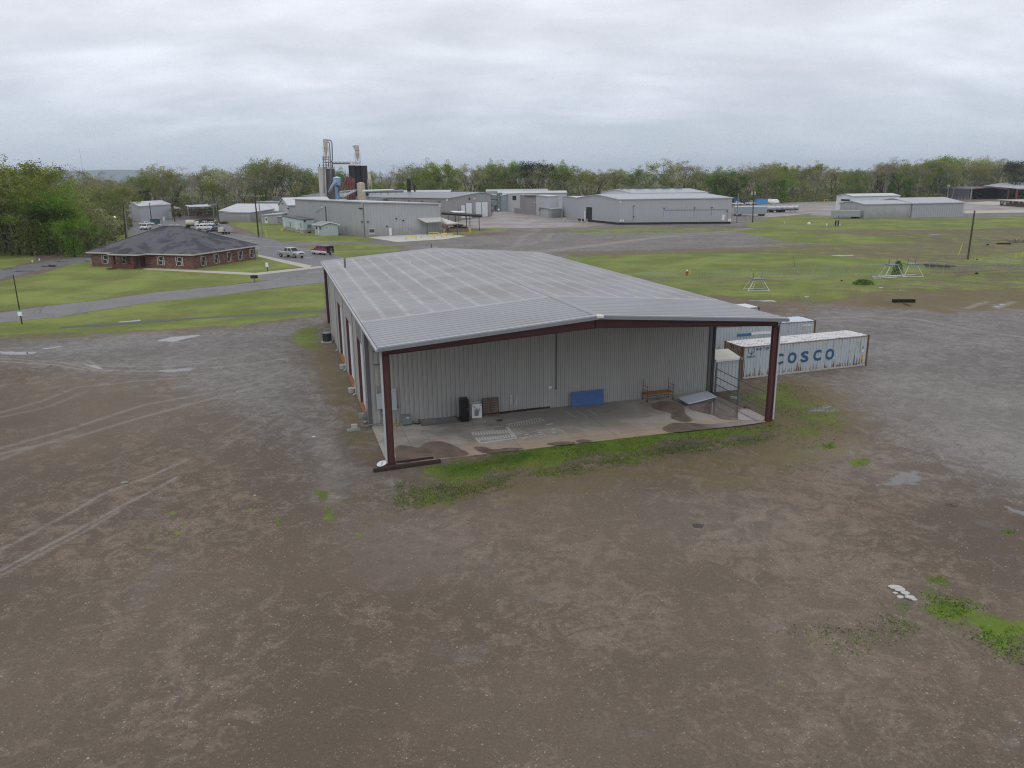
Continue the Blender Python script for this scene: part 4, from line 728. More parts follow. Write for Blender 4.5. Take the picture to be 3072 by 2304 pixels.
# left of the building
def lathe_thing(name, label, cat, px, py, prof, mat, n=16):
    p = G(px, py); o = MB().lathe(prof, n=n).build(name, mat, smooth=False); o.location = p; tag(o, label, cat); return o
p = G(982, 1026); e_ = thing('air_conditioner', 'round dark grey condenser unit on a pad near the open bay', 'air conditioner', p, local=True)
MB().box(-.5, -.5, 0, .5, .5, .1).build('pad', M('pad_concrete', (.4, .39, .37), .8), e_)
mm = MB().tube([(0, 0, .1), (0, 0, .9)], .40, 16); 
for k in range(24): a = k*math.pi/12; mm.bar((math.cos(a)*.41, math.sin(a)*.41, .12), (math.cos(a)*.41, math.sin(a)*.41, .85), .02)
mm.build('casing', M('dark_condenser', (.035, .045, .05), .5), e_); MB().tube([(0, 0, .9), (0, 0, .94)], [.43, .38], 16).build('top_grille', GREYM, e_)
for px, py, lb in ((1029, 1106, 'round concrete tub below the downspout between the two farther rolling doors'), (1056, 1177, 'round concrete tub below the downspout nearest the porch')):
    p = G(px, py); e_ = thing('concrete_tub', lb, 'tub', p, local=True); MB().lathe([(.24, 0), (.30, .34), (.26, .34), (.22, .1), (.001, .1)]).build('bowl', M('pale_block', (.4, .39, .37), .8), e_)
p = W3(-.45, D0+.35, 0); e_ = thing('gas_meter', 'grey gas meter with pipes at the building corner', 'gas meter', p, BA)
MB().box(-.18, -.14, .5, .18, .14, .85).tube([(0, -.15, .68), (0, -.22, .68)], .12, 12).build('meter_body', M('meter_grey', (.22, .25, .27), .5), e_, bevel=.03); MB().tube([(-.14, 0, .85), (-.14, 0, 1.05), (.1, 0, 1.05), (.35, 0, 1.05)], .025, 6).tube([(.14, 0, .85), (.14, 0, .95), (.3, 0, .95), (.3, 0, 0)], .025, 6).build('meter_piping', GREYM, e_)
p = W3(-1.0, D0-.15, 0); o = MB().box(-.18, -.12, 0, .18, .12, .3).build('junction_box', M('pale_block', (.4, .39, .37), .8)); o.location = p; o.rotation_euler[2] = BA; tag(o, 'small pale junction box on the ground at the building corner', 'junction box')
c4 = [G(1040, 1288), G(1078, 1283), G(1083, 1292), G(1042, 1298)]; o = MB().hexa([(*q[:2], .0) for q in c4][::-1], [(*q[:2], .07) for q in c4][::-1]).build('stepping_slab', M('mossy_slab', (.20, .22, .19), .8)); tag(o, 'flat mossy concrete slab lying on the gravel by the gas meter', 'paving slab')
a, b = G(1120, 1417), G(1322, 1388); o = MB().bar((0, 0, .1), (*(b-a)[:2], .1), .2, .2).build('railroad_tie', DWOOD, bevel=.02); o.location = a; tag(o, 'dark weathered timber tie at the foot of the left red column', 'timber')
a, b = G(1190, 1402), G(1300, 1388); o = MB().bar((0, 0, .2), (*(b-a)[:2], .2), .06, .12).build('timber_board', DWOOD); o.location = (a[0], a[1], .1); tag(o, 'narrow dark board resting on the timber tie', 'board')
p = G(1148, 1399); o = MB().lathe([(.02, .14), (.14, .15), (.27, .2), (.28, .2), (.15, .12), (.02, .1)], n=20).build('metal_bowl', M('white_bowl', (.6, .62, .62), .3)); o.location = p; o.rotation_euler = (.25, -.2, 0); tag(o, 'white dished bowl lying under the downspout at the left column', 'bowl')
for px, py, s, lb in ((941, 1311, .10, 'white chunk of rubble on the gravel left of the porch'), (374, 1449, .17, 'flat grey green stone lying alone in the left yard'), (764, 1486, .06, 'tiny white scrap among the left tyre marks'), (1738, 1326, .07, 'small white scrap on the stained slab edge')):
    rock('rubble_chunk', lb, G(px, py), (s*1.3, s, s*.3), M('pale_rubble', (.5, .5, .48), .8) if s < .15 else M('mossy_slab', (.2, .22, .19), .8), int(px))
k = 0
for px, py, s in ((2680, 1765, .17), (2700, 1772, .25), (2715, 1781, .2), (2730, 1795, .24), (2700, 1793, .16), (2742, 1800, .14), (2685, 1780, .12)):
    o = rock('rubble_chunk', 'pale broken concrete lump in the white heap on the grassy patch', G(px, py), (s*.85, s*.65, s*.28), M('white_rubble', (.46, .46, .43), .8, var=.15), 50+k); o['group'] = 'white concrete rubble heap'; k += 1
rock('rubble_chunk', 'white scrap lying alone behind the rubble heap', G(2683, 1762), (.3, .1, .05), MC['white_rubble'], 99)
# ---------------------------------------------------------------- shipping containers
t = NT('container_paint'); ob = t.coord('Object'); s = t.new('ShaderNodeSeparateXYZ'); t.lk(ob, s.inputs[0])
n1 = t.noise(1.2, 5, .6, co=ob); sk_ = t.noise(1., 6, .75, co=t.coord('Object', (7, 7, .45))); c = t.mix(n1, (.37, .415, .42), (.42, .465, .495))
lo_ = t.math('MULTIPLY', t.math('SUBTRACT', .95, s.outputs[2]), .16); hi_ = t.math('MULTIPLY', t.math('MAXIMUM', t.math('SUBTRACT', s.outputs[2], 2.0), 0.), .08)
rm = t.step(t.math('ADD', sk_, t.math('ADD', t.math('MAXIMUM', lo_, 0.), hi_)), .60, .655); c = t.mix(t.math('MULTIPLY', t.step(sk_, .55, .68), .35), c, (.42, .38, .31)); c = t.mix(rm, c, (.10, .045, .025))
t.lk(c, t.b.inputs['Base Color']); t.b.inputs['Roughness'].default_value = .5; CP = t.m
t = NT('container_roof_white'); c = t.mix(t.step(t.noise(1.3, 8, .8, sc=(1, 3, 1)), .52, .60), (.62, .63, .63), (.33, .20, .15)); t.lk(c, t.b.inputs['Base Color']); CRF = t.m
CRF2 = M('container_roof_pale', (.56, .62, .68), .5, var=.1)
RST = M('rusted_steel', (.15, .065, .035), .75, var=.45, scale=5); RST2 = M('rusty_end_panel', (.25, .215, .165), .7, var=.3, scale=2, rust=.6); RAILM = M('pale_rusty_rail', (.40, .385, .34), .7, var=.2, scale=3, rust=.35)
NAVY = M('faded_navy_lettering', (.028, .085, .19), .55, var=.15, scale=4); YEL = M('yellow_sticker', (.55, .32, .02), .5)
def container(label, x, y, yaw, roofmat):
    e = thing('shipping_container', label, 'shipping container', (x, y, 0), yaw); Lc, Wc, Hc = 12.19, 2.44, 2.59
    m = MB()
    ribbed(m, (.14, 0.05), (Lc-.14, 0.05), .16, Hc-.1, pitch=.28, depth=.04, side=-1, flat=.32, rib=.38); m.build('side_panel', CP, e)
    m = MB(); ribbed(m, (.14, Wc-.05), (Lc-.14, Wc-.05), .16, Hc-.1, pitch=.28, depth=.04, side=1, flat=.32, rib=.38); m.build('side_panel', CP, e)
    m = MB(); ribbed(m, (.06, .14), (.06, Wc-.14), .16, Hc-.1, pitch=.22, depth=.04, side=1, flat=.32, rib=.38); m.build('end_panel', RST2, e)
    for y0, y1 in ((.14, Wc/2-.01), (Wc/2+.01, Wc-.14)): MB().box(Lc-.08, y0, .16, Lc-.03, y1, Hc-.12).build('door', CP, e)
    m = MB()
    for k in range(43): x_ = .12+k*.279; m.box(x_, .08, Hc-.06, x_+.14, Wc-.08, Hc-.02)
    m.box(.05, .06, Hc-.09, Lc-.05, Wc-.06, Hc-.045); m.build('roof', roofmat, e)
    m = MB()
    for a in (0, Lc-.14):
        for b in (0, Wc-.14): m.box(a, b, .12, a+.14, b+.14, Hc-.1)
    m.build('corner_posts', RST, e)
    m = MB()
    for a in (-.01, Lc-.165):
        for b in (-.01, Wc-.155):
            for z in (0, Hc-.118): m.box(a, b, z, a+.178, b+.162, z+.118)
    m.build('corner_castings', RST, e)
    MB().box(.14, .0, Hc-.12, Lc-.14, .07, Hc-.04).box(.14, Wc-.07, Hc-.12, Lc-.14, Wc, Hc-.04).box(0.02, .14, Hc-.12, .09, Wc-.14, Hc-.03).build('top_rail', RST2, e)
    MB().box(.17, -.005, .03, Lc-.17, .09, .17).box(.17, Wc-.09, .03, Lc-.17, Wc+.005, .17).box(0, .16, .03, .1, Wc-.16, .17).build('bottom_rail', RAILM, e)
    return e
cx0, cy0, cyaw = 17.72, 57.706, .3358
e_ = container('rusty pale blue container with big navy letters, nearest to the porch', cx0, cy0, cyaw, CRF)
cd = np.array([math.cos(cyaw), math.sin(cyaw), 0]); cn = np.array([-math.sin(cyaw), math.cos(cyaw), 0]); cb_ = np.array([cx0, cy0, 0])
def onc(px, py, off=-.0):
    d = ray(px, py); a = cb_+cn*off; p = EYE+d*(((a-EYE)@cn)/(d@cn)); return (p-cb_)@cd, p[2]
def Z8(x, y): return (2150+x/4.424, 960+y/4.424)
fy = .006
for ch, x0, x1, yt, yb in (('C', 775, 880, 455, 583), ('O', 942, 1055, 437, 568), ('S', 1116, 1215, 422, 552), ('C', 1281, 1382, 405, 535), ('O', 1441, 1553, 390, 520)):
    xa, za = onc(*Z8((x0+x1)/2, yb)); _, zb = onc(*Z8((x0+x1)/2, yt)); xl = onc(*Z8(x0, yb))[0]; xr = onc(*Z8(x1, yb))[0]; hgt_ = zb-za
    o = text(ch, hgt_/.74, NAVY, 'letter', e_, (0, 0, 0), (1, 0, 0), (0, 0, 1), .004, .0); vs = np.array([v.co for v in o.data.vertices]); w0 = vs[:, 0].max()-vs[:, 0].min()
    sx_ = (xr-xl)/w0*.93; hz0 = vs[:, 2].max()-vs[:, 2].min(); sz_ = hgt_/hz0
    ring = o.data
    for v in ring.vertices: v.co = Vector(((v.co.x-vs[:, 0].min())*sx_+xl+.02, v.co.y+fy, (v.co.z-vs[:, 2].min())*sz_+za))
    o.name = 'letter'
# heavier strokes: a second, slightly larger outline of the same letter a hair behind
for o in [c for c in e_.children if c.name.startswith('letter')]:
    me = o.data; cx_ = sum(v.co.x for v in me.vertices)/len(me.vertices); bm = bmesh.new(); bm.from_mesh(me); bm.normal_update()
    bmesh.ops.remove_doubles(bm, verts=bm.verts, dist=.0005); bm.normal_update()
    offs = {}
    for v in bm.verts:
        n = Vector((0, 0, 0))
        for f in v.link_faces:
            if abs(f.normal.y) < .5: n += Vector((f.normal.x, 0, f.normal.z))
        offs[v] = n.normalized()*.05 if n.length > 1e-4 else n
    for v, q in offs.items(): v.co += q
    bm.to_mesh(me); bm.free()
for k, ch in enumerate('中远集团'):
    x0, x1 = 2220+(975+k*208)/20.11, 2220+(975+k*208+170)/20.11; yb, yt = 1020+(700-k*20)/20.11, 1020+(470-k*18)/20.11
    xa, za = onc(x0, yb-1.5); xb, zb = onc(x1, yt); o = text(ch, (zb-za)*.98, NAVY, 'character', e_, (xa, fy, za+.04), (1, 0, 0), (0, 0, 1), .003, .012)
ex, ez = onc(2220+700/20.11, 1020+615/20.11); er = .30; m = MB()
for k in range(28):
    a0, a1 = k*math.pi/14, (k+1)*math.pi/14; m.poly([(ex+math.cos(a)*q, fy-.004, ez+math.sin(a)*q) for a, q in ((a0, er), (a1, er), (a1, er-.055), (a0, er-.055))])
m.poly([(ex-.02, fy-.006, ez-.38), (ex+.10, fy-.006, ez-.36), (ex+.05, fy-.006, ez+.27)]).build('emblem', NAVY, e_)
text('COSCO', .19, NAVY, 'emblem_caption', e_, (ex-.42, fy, ez-.58), (1, 0, 0), (0, 0, 1), .003, .008, 1.2)
def stick(px, py, wd, hh, mat, name):
    xa, za = onc(px, py); return MB().box(xa-wd/2, fy-.008, za-hh/2, xa+wd/2, fy, za+hh/2).build(name, mat, e_)
stick(2586.5, 1071, .22, .36, YEL, 'warning_sticker'); m = MB().poly([(onc(2574.5, 1033)[0]-.16, fy-.005, onc(2574.5, 1033)[1]-.02), (onc(2574.5, 1033)[0]+.16, fy-.005, onc(2574.5, 1033)[1]-.02), (onc(2574.5, 1033)[0], fy-.005, onc(2574.5, 1033)[1]+.26)]).build('warning_triangle', M('tan_sticker', (.42, .34, .14), .6), e_)
stick(2589, 1042, .1, .2, GREYM, 'code_plate'); stick(2589, 1052, .14, .2, WHT, 'code_plate'); stick(2581, 1040, .05, 1.0, M('blue_grey_mark', (.2, .27, .33), .6), 'code_column')
def cat_(px, py, yaw):                                          # origin from the right end of the near roof edge
    p = G(px, py, 2.59); return p[0]-12.19*math.cos(yaw), p[1]-12.19*math.sin(yaw)
x, y = cat_(2449, 961, .25); e2 = container('pale container behind the lettered one, a blue and white band on its side', x, y, .25, CRF2)
cb2 = np.array([x, y, 0]); cd2 = np.array([math.cos(.25), math.sin(.25), 0]); cn2 = np.array([-math.sin(.25), math.cos(.25), 0])
def onc2(px, py): d = ray(px, py); p = EYE+d*(((cb2-EYE)@cn2)/(d@cn2)); return (p-cb2)@cd2, p[2]
xa, za = onc2(2211, 1010); xb, zb = onc2(2254, 1003); MB().box(xa, -.004, min(za, zb), xb, .008, max(za, zb)+.12).build('blue_band', M('band_blue', (.05, .14, .36), .5), e2)
xc, zc = onc2(2312, 1003); MB().box(xb+.02, -.004, zb-.06, xc, .008, zb+.2).build('white_band', WHT, e2)
xa, za = onc2(2405, 975); xb, zb = onc2(2432, 970); text('COSU 8014', .2, WHT, 'code_lettering', e2, (xa, -.002, za-.12), (1, 0, 0), (0, 0, 1), .003, .01, 1.1)
p = onc2(2396, 983); 
x, y = cat_(2279, 920.5, .25); container('farthest white roofed container, only its rusty corner showing past the roof', x, y, .25, M('container_roof_bare', (.66, .67, .67), .5, var=.1, rust=.1))
# ---------------------------------------------------------------- right field: hydrant, posts, fence, towers
GALV = M('galvanised_pipe', (.30, .32, .33), .5, var=.15); WPIPE = M('white_painted_pipe', (.55, .56, .56), .5, var=.15); YP = M('yellow_paint', (.55, .42, .05), .55, var=.12); REDP = M('hydrant_red', (.30, .03, .03), .5)
p = G(2060.5, 826.5); hh = HT(p, 811); e_ = thing('fire_hydrant', 'red fire hydrant with a white bonnet in the field', 'fire hydrant', p, local=True); s_ = hh/1.1
MB().lathe([(.2, 0), (.2, .06), (.14, .08), (.14, .62), (.19, .64), (.19, .70), (.13, .72), (.13, .8)]).tube([(-.28, 0, .5), (.28, 0, .5)], .07, 8).tube([(0, 0, .5), (0, -.26, .5)], .09, 8).build('barrel', REDP, e_).scale = (s_*1.2,)*3
MB().lathe([(.18, .8), (.17, .9), (.1, 1.02), (.04, 1.05), (.04, 1.1), (.001, 1.1)]).build('bonnet', WHT, e_).scale = (s_*1.2,)*3
def post(name, label, cat, pb, ptop_y, r, mat, top=None, group=None, cap=None):
    p = G(*pb); h = HT(p, ptop_y); q = np.array([0, 0, h])
    if top is not None:                                          # leaning: the top lies in the photo column given
        d = ray(top, ptop_y); tt = (p-EYE)@FW/(d@FW); q = EYE+d*tt-p
    o = MB().tube([(0, 0, 0), q*.5, q], [r*1.05, r, r*.85], 8).build(name, mat); o.location = p; tag(o, label, cat, group); return o, p, q
post('pipe_bollard', 'yellow pipe bollard right beside the fire hydrant', 'bollard', (2070, 826), 807, .1, YP)
post('pipe_bollard', 'left yellow bollard of the pair at the right photo edge', 'bollard', (3047, 773), 758, .09, YP); post('pipe_bollard', 'right yellow bollard of the pair at the right photo edge', 'bollard', (3065, 771), 756, .09, YP)
post('marker_post', 'pale marker post just beyond the far slope of the big roof', 'post', (1731, 789), 773, .09, GALV); post('marker_post', 'thin dark steel post standing alone in the green field', 'post', (2384, 801), 768, .05, DTRIM, 2381)
post('guy_marker', 'slanting yellow guy wire guard left of the leaning pole', 'guy guard', (2875, 766), 730, .06, YP, 2888)
o, p, q = post('leaning_pole', 'tall leaning wooden pole in the right hand field', 'utility pole', (2903, 778), 632.5, .16, M('pole_wood', (.065, .055, .042), .8, var=.3, scale=3, sc=(1, 1, .2)), 2924)
# chain link fence
fl = [(1935, 852, 838), (1993, 857, 829), (2042, 868, 829), (2092, 845, 824), (2145, 862, 822), (2195, 852, 822), (2248, 843, 820), (2344, 841, 817), (2390, 841, 815), (2437, 838, 813), (2483, 835, 811), (2530, 833, 806), (2573, 838, 803)]
FPx = [(1900, 856), (1993, 853), (2092, 850), (2195, 847), (2248, 845), (2344, 843), (2390, 841), (2437, 838), (2483, 835), (2530, 833), (2574, 829), (2617, 829), (2660, 826), (2705, 824), (2786, 822), (2829, 820), (2868, 818), (2909, 816), (2947, 812), (2986, 809), (3024, 808), (3062, 807), (3110, 803), (3160, 800)]
e_ = thing('chain_link_fence', 'long low chain link fence with grey pipe posts crossing the right field', 'fence', G(2574, 829)); FH = 1.75
Pf = [G(*q) for q in FPx]; tr = MB(); mesh_ = MB()
for k, q in enumerate(Pf):
    MB().tube([(q[0], q[1], 0), (q[0], q[1], FH), (q[0]+.0, q[1]-.2, FH+.3)], .035, 6).build('fence_post', GALV, e_)
for a, b in zip(Pf[:-1], Pf[1:]):
    tr.tube([(a[0], a[1], FH), (b[0], b[1], FH)], .025, 5); L_ = np.linalg.norm(b-a); n = int(L_/.3)
    for k in range(n+1):
        for sg in (1, -1):
            x0, x1 = k/n, min(1, max(0, (k+sg*5.5)/n)); hgt2 = FH*abs(x1-x0)*n/5.5; A = a+(b-a)*x0; Bq = a+(b-a)*x1; mesh_.bar((A[0], A[1], .03), (Bq[0], Bq[1], .03+hgt2*.97), .010)
tr.build('top_rail', GALV, e_); mesh_.build('wire_mesh', GALV, e_)
# pipe stands
def stand(name, label, legs, topy, pts_top, blue=True, ladder=None):
    pass
DD = M('blue_grey_platform', (.11, .15, .2), .5)
def tower(label, base, h, half, cx, cy, ladder=False):
    e = thing('pipe_stand', label, 'pipe stand', (cx, cy, 0)); tp = half*.38
    for k, (sx, sy) in enumerate(((-1, -1), (1, -1), (1, 1), (-1, 1))):
        MB().tube([(cx+sx*half, cy+sy*half*.7, 0), (cx+sx*tp, cy+sy*tp, h)], .045, 6).build('leg', WPIPE, e)
    MB().box(cx-tp-.25, cy-tp-.25, h, cx+tp+.25, cy+tp+.25, h+.1).build('platform', DD, e)
    MB().tube([(cx-half, cy-half*.7, .08), (cx+half, cy-half*.7, .08)], .045, 6).tube([(cx-half, cy+half*.7, .08), (cx+half, cy+half*.7, .08)], .045, 6).build('base_rail', WPIPE, e)
    MB().tube([(cx-tp, cy, h+.1), (cx-tp, cy, h+.85)], .05, 6).tube([(cx+tp, cy, h+.1), (cx+tp*1.1, cy, h+.9)], .04, 6).build('upright', DTRIM, e)
    if ladder:
        m = MB(); a0, a1 = (cx-half*.75, cy-half*.8, .0), (cx-tp*.9, cy-tp, h); 
        for dx in (-.18, .18): m.tube([(a0[0]+dx, a0[1], 0), (a1[0]+dx, a1[1], h)], .02, 5)
        for k in range(1, 7): q = k/7; m.tube([(a0[0]+(a1[0]-a0[0])*q-.18, a0[1]+(a1[1]-a0[1])*q, h*q), (a0[0]+(a1[0]-a0[0])*q+.18, a0[1]+(a1[1]-a0[1])*q, h*q)], .018, 5)
        m.build('ladder', M('cream_ladder', (.5, .48, .3), .6), e)
    return e
p = G(2276, 874); tower('white pipe stand with a cream ladder in front of the fence', 0, HT(p, 840), 1.5, p[0], p[1]+1, True)
p = G(2683, 832); hh = HT(p, 796); tower('left white pipe stand of the joined pair, overgrown by a bush', 0, hh, 1.45, p[0]-.2, p[1]+.6); p = G(2730, 830); tower('right white pipe stand of the joined pair', 0, hh, 1.5, p[0]+.3, p[1]+.6)
for a, b, lb in (((2614, 836), (2748, 830), 'white pipes and boards lying on the ground under the pair of stands'),):
    A, Bq = G(*a), G(*b); m = MB()
    for k in range(6): dx = random.uniform(-.6, .6); m.tube([(A[0]+random.uniform(0, 2), A[1]+dx, .06+.05*k), (Bq[0]-random.uniform(0, 3), Bq[1]+dx*.7, .06+.05*k)], .05, 6)
    o = m.build('pipe_pile', WPIPE); tag(o, lb, 'pipes')
A, Bq = G(2758, 803), G(2865, 805); m = MB()
for k in range(7): m.tube([(A[0]+random.uniform(-.5, 2), A[1]-1.2+k*.4, .35+.12*(k % 2)), (Bq[0]-random.uniform(0, 3), Bq[1]-1.2+k*.4, .35+.12*(k % 2))], .07, 6)
o = m.build('pipe_pile', M('dark_rusty_pipe', (.07, .06, .055), .7)); tag(o, 'long dark pipes stacked behind the fence beside the right stand', 'pipes')
A, Bq = G(2677, 907), G(2744, 907); e_ = thing('timber_crib', 'black timber beam lying at the edge of the right yard', 'timber', A); BKW = M('tarred_timber', (.018, .018, .016), .8, var=.4)
MB().bar((A[0], A[1], .2), (Bq[0], Bq[1], .2), .45, .38).build('beam', BKW, e_, bevel=.03); Cc = G(2712, 912); Dd = G(2730, 918); MB().bar((Cc[0], Cc[1], .08), (Dd[0], Dd[1], .08), .25, .15).build('loose_plank', OWOOD, e_)
for px, py, lb, s in ((2525, 843, 'small dark stump by the fence', .3), (2930, 822, 'dark lump of scrap by the fence right of the leaning pole', .45), (2963, 735, 'small dark log in the far right field', .5), (2931, 780, 'small grey stump beside the leaning pole', .3)):
    rock('debris_lump', lb, G(px, py), (s*.6, s*.4, s*.35), BKW, int(px))
A, Bq = G(2990, 733), G(3032, 733); o = MB().bar((0, 0, .15), (*(Bq-A)[:2], .15), .3, .25).build('log', BKW); o.location = A; tag(o, 'dark beam lying in the far right field', 'timber')
m = MB(); p = G(3060, 728)
for k in range(26): a = random.uniform(0, 6.28); l_ = random.uniform(1, 4.5); q = (random.uniform(-2, 2), random.uniform(-1, 1), random.uniform(.1, .6)); m.tube([q, (q[0]+math.cos(a)*l_, q[1]+math.sin(a)*l_*.5, q[2]+random.uniform(-.1, 1.2))], [.1, .03], 5)
o = m.build('brush_pile', M('bleached_wood', (.26, .23, .2), .8)); o.location = p; tag(o, 'pile of bleached branches at the far right of the field', 'brush pile')
for px, py, sx, sy, h, lb in ((2590, 853, 1.6, 1.1, .65, 'low bright green bush in front of the fence'), (2690, 828, .9, .7, 2.3, 'green sapling growing inside the left white stand')):
    p = G(px, py); n = 900; vs = []; m = MB()
    for k in range(n):
        a = random.uniform(0, 6.28); r0 = random.random()**.5; z = random.random(); rr0 = r0*math.sqrt(max(0, 1-z*z*.9)); c0 = np.array([math.cos(a)*rr0*sx, math.sin(a)*rr0*sy, z*h]); m.poly([c0+np.array([random.uniform(-.12, .12) for _ in range(3)]) for _ in range(3)])
    o = m.build('bush', leafmat('bush_leaf', (.08, .15, .025), (.13, .2, .04)) if 'bush_leaf' not in bpy.data.materials else bpy.data.materials['bush_leaf']); o.location = p; tag(o, lb, 'bush')
# ================================================================= FAR BUILDINGS
def ZA(x, y): return x/2.212, 400+y/2.212
def ZB(x, y): return 900+x/3.6867, 380+y/3.6867
def ZD(x, y): return 2200+x/2.5367, 420+y/2.5367
def ZE(x, y): return 640+x/5.267, 560+y/5.267
def ZF(x, y): return 850+x/3.687, 540+y/3.687
def ZG(x, y): return 930+x/8.296, 400+y/8.296
def ZH(x, y): return 1440+x/6.144, 540+y/6.144
def ZI(x, y): return 1700+x/4.022, 540+y/4.022
def ZJ(x, y): return 2180+x/5.821, 560+y/5.821
def ZK(x, y): return 250+x/3.687, 560+y/3.687
def ZL(x, y): return 2800+x/4.147, 500+y/4.147
def unit(v): v = np.array(v, float); return v/np.linalg.norm(v)
def along(A, d, px):                                             # point on the ray A + d*t whose column is px
    d = unit(d); best = None
    for t_ in np.linspace(.5, 260, 2600):
        p = A+d*t_
        if (p-EYE)@FW <= 1: continue
        e = abs(PX([p[0], p[1], 3.])[0]-px)
        if best is None or e < best[0]: best = (e, t_)
    return A+d*best[1]
def onpl(px, py, A, B):
    d = ray(px, py); n = np.array([-(B-A)[1], (B-A)[0], 0]); n = n/np.linalg.norm(n); p = EYE+d*(((A-EYE)@n)/(d@n)); return (p-A)@unit(B-A), p[2]
def p3(P, z): return (P[0], P[1], z)
def shed(name, label, cat, A, B, D, zs, ridge=None, wm=None, rm=None, z0=0., trim=None, over=.25, C=None, found=None, group=None):
    """building on ground corners A,B,(C),D; zs = eave heights at A,B,C,D; ridge=(axis, height, height2) axis 'AB' or 'AD'"""
    A, B, D = [np.array([q[0], q[1], 0.]) for q in (A, B, D)]; C = B+(D-A) if C is None else np.array([C[0], C[1], 0.])
    if isinstance(zs, (int, float)): zs = (zs,)*4
    root = thing(name, label, cat, A, group=group); P = [A, B, C, D]; cen = sum(P)/4; trim = trim or TRIM
    for k in range(4):
        a, b = P[k], P[(k+1) % 4]; za, zb = zs[k], zs[(k+1) % 4]; L = np.linalg.norm(b-a); pts = [p3(a, z0), p3(b, z0), p3(b, zb)]; uv = [(0, 0), (L, 0), (L, zb-z0)]
        if ridge and ((ridge[0] == 'AB' and k in (1, 3)) or (ridge[0] == 'AD' and k in (0, 2))):
            fr_ = ridge[3] if len(ridge) > 3 else .5; fr_ = fr_ if k in (0, 1) else 1-fr_
            m = a+(b-a)*fr_; zr = ridge[1] if k in (3, 0) else ridge[2]; pts.append(p3(m, zr)); uv.append((L*fr_, zr-z0))
        pts.append(p3(a, za)); uv.append((0, za-z0)); MB().poly(pts, uv).build('wall', wm, root)
        if found: 
            n = unit(np.array([(b-a)[1], -(b-a)[0], 0])); n = n if n@(cen-a) < 0 else -n; i_ = -n*.15
            MB().hexa([p3(a+i_, 0), p3(b+i_, 0), p3(b+i_*2, 0), p3(a+i_*2, 0)], [p3(a+i_, z0+.02), p3(b+i_, z0+.02), p3(b+i_*2, z0+.02), p3(a+i_*2, z0+.02)]).build('foundation', found, root)
    def ex(p, q, o): return p+unit(p-q)*o
    Q = []; 
    for k in range(4):
        o1 = unit(P[k]-P[(k+1) % 4]); o2 = unit(P[k]-P[k-1]); Q.append(P[k]+(o1+o2)*over)
    r = MB(); th_ = .14
    def slab_(pts, ax):
        ax = unit(ax); ux = np.cross(ax, [0, 0, 1]); o = np.array(pts[0]); uvs = [(float((np.array(p)-o)@ax), float((np.array(p)-o)@ux)) for p in pts]
        r.poly(pts, uvs); lo = [(p[0], p[1], p[2]-th_) for p in pts]; r.poly(lo[::-1], uvs[::-1])
        for i_ in range(len(pts)): j_ = (i_+1) % len(pts); r.poly([lo[i_], lo[j_], pts[j_], pts[i_]], [(0, 0)]*4)
    e = th_+.01
    if ridge:
        if ridge[0] == 'AB': fr_ = ridge[3] if len(ridge) > 3 else .5; m0, m1 = Q[0]+(Q[3]-Q[0])*(1-fr_), Q[1]+(Q[2]-Q[1])*(fr_); m0 = Q[0]+(Q[3]-Q[0])*(1-(1-fr_)); 
        else: fr_ = ridge[3] if len(ridge) > 3 else .5; m0, m1 = Q[0]+(Q[1]-Q[0])*fr_, Q[3]+(Q[2]-Q[3])*fr_
        a0, a1 = p3(m0, ridge[1]+e), p3(m1, ridge[2]+e)
        if ridge[0] == 'AB': slab_([p3(Q[0], zs[0]+e), p3(Q[1], zs[1]+e), a1, a0], B-A); slab_([a0, a1, p3(Q[2], zs[2]+e), p3(Q[3], zs[3]+e)], B-A)
        else: slab_([p3(Q[0], zs[0]+e), a0, a1, p3(Q[3], zs[3]+e)], D-A); slab_([a0, p3(Q[1], zs[1]+e), p3(Q[2], zs[2]+e), a1], D-A)
    else: slab_([p3(q, z+e) for q, z in zip(Q, zs)], B-A)
    r.build('roof', rm, root)
    t_ = MB()
    for k in range(4):
        a, b = Q[k], Q[(k+1) % 4]; za, zb = zs[k], zs[(k+1) % 4]
        if ridge and ((ridge[0] == 'AB' and k in (1, 3)) or (ridge[0] == 'AD' and k in (0, 2))):
            fr2 = ridge[3] if len(ridge) > 3 else .5; fr2 = fr2 if k in (0, 1) else 1-fr2
            m = a+(b-a)*fr2; zr = (ridge[1] if k in (3, 0) else ridge[2]); t_.bar(p3(a, za+.03), p3(m, zr+.03), .06, .26); t_.bar(p3(m, zr+.03), p3(b, zb+.03), .06, .26)
        else: t_.bar(p3(a, za+.03), p3(b, zb+.03), .06, .26)
    t_.build('fascia', trim, root)
    WM[root] = tuple(A); root['_p'] = 1; return root, [A, B, C, D]
def feat(root, A, B, q0, q1, name, mat, off=.06, dep=.06, fn=None):
    """box standing proud of wall A-B covering the photo rectangle q0-q1"""
    s0, z1 = onpl(*q0, A, B); s1, z0 = onpl(*q1, A, B); d = unit(B-A); n = np.array([d[1], -d[0], 0.])
    if n@(EYE-A) < 0: n = -n
    a = A+d*min(s0, s1); b = A+d*max(s0, s1); lo, hi = min(z0, z1), max(z0, z1)
    c = [a+n*off, b+n*off, b+n*(off-dep), a+n*(off-dep)]; return MB().hexa([p3(p, lo) for p in c], [p3(p, hi) for p in c]).build(name, mat, root)
GW = MSID('grey_cladding', (.37, .385, .405), .95, .9, .10, stain=.15); GW2 = MSID('weathered_cladding', (.37, .38, .385), .9, .88, .26, stain=.5); PW = MSID('pale_cladding', (.45, .47, .49), .9, .9, .08); DW = MSID('dull_cladding', (.29, .295, .305), .9, .85, .2, stain=.4)
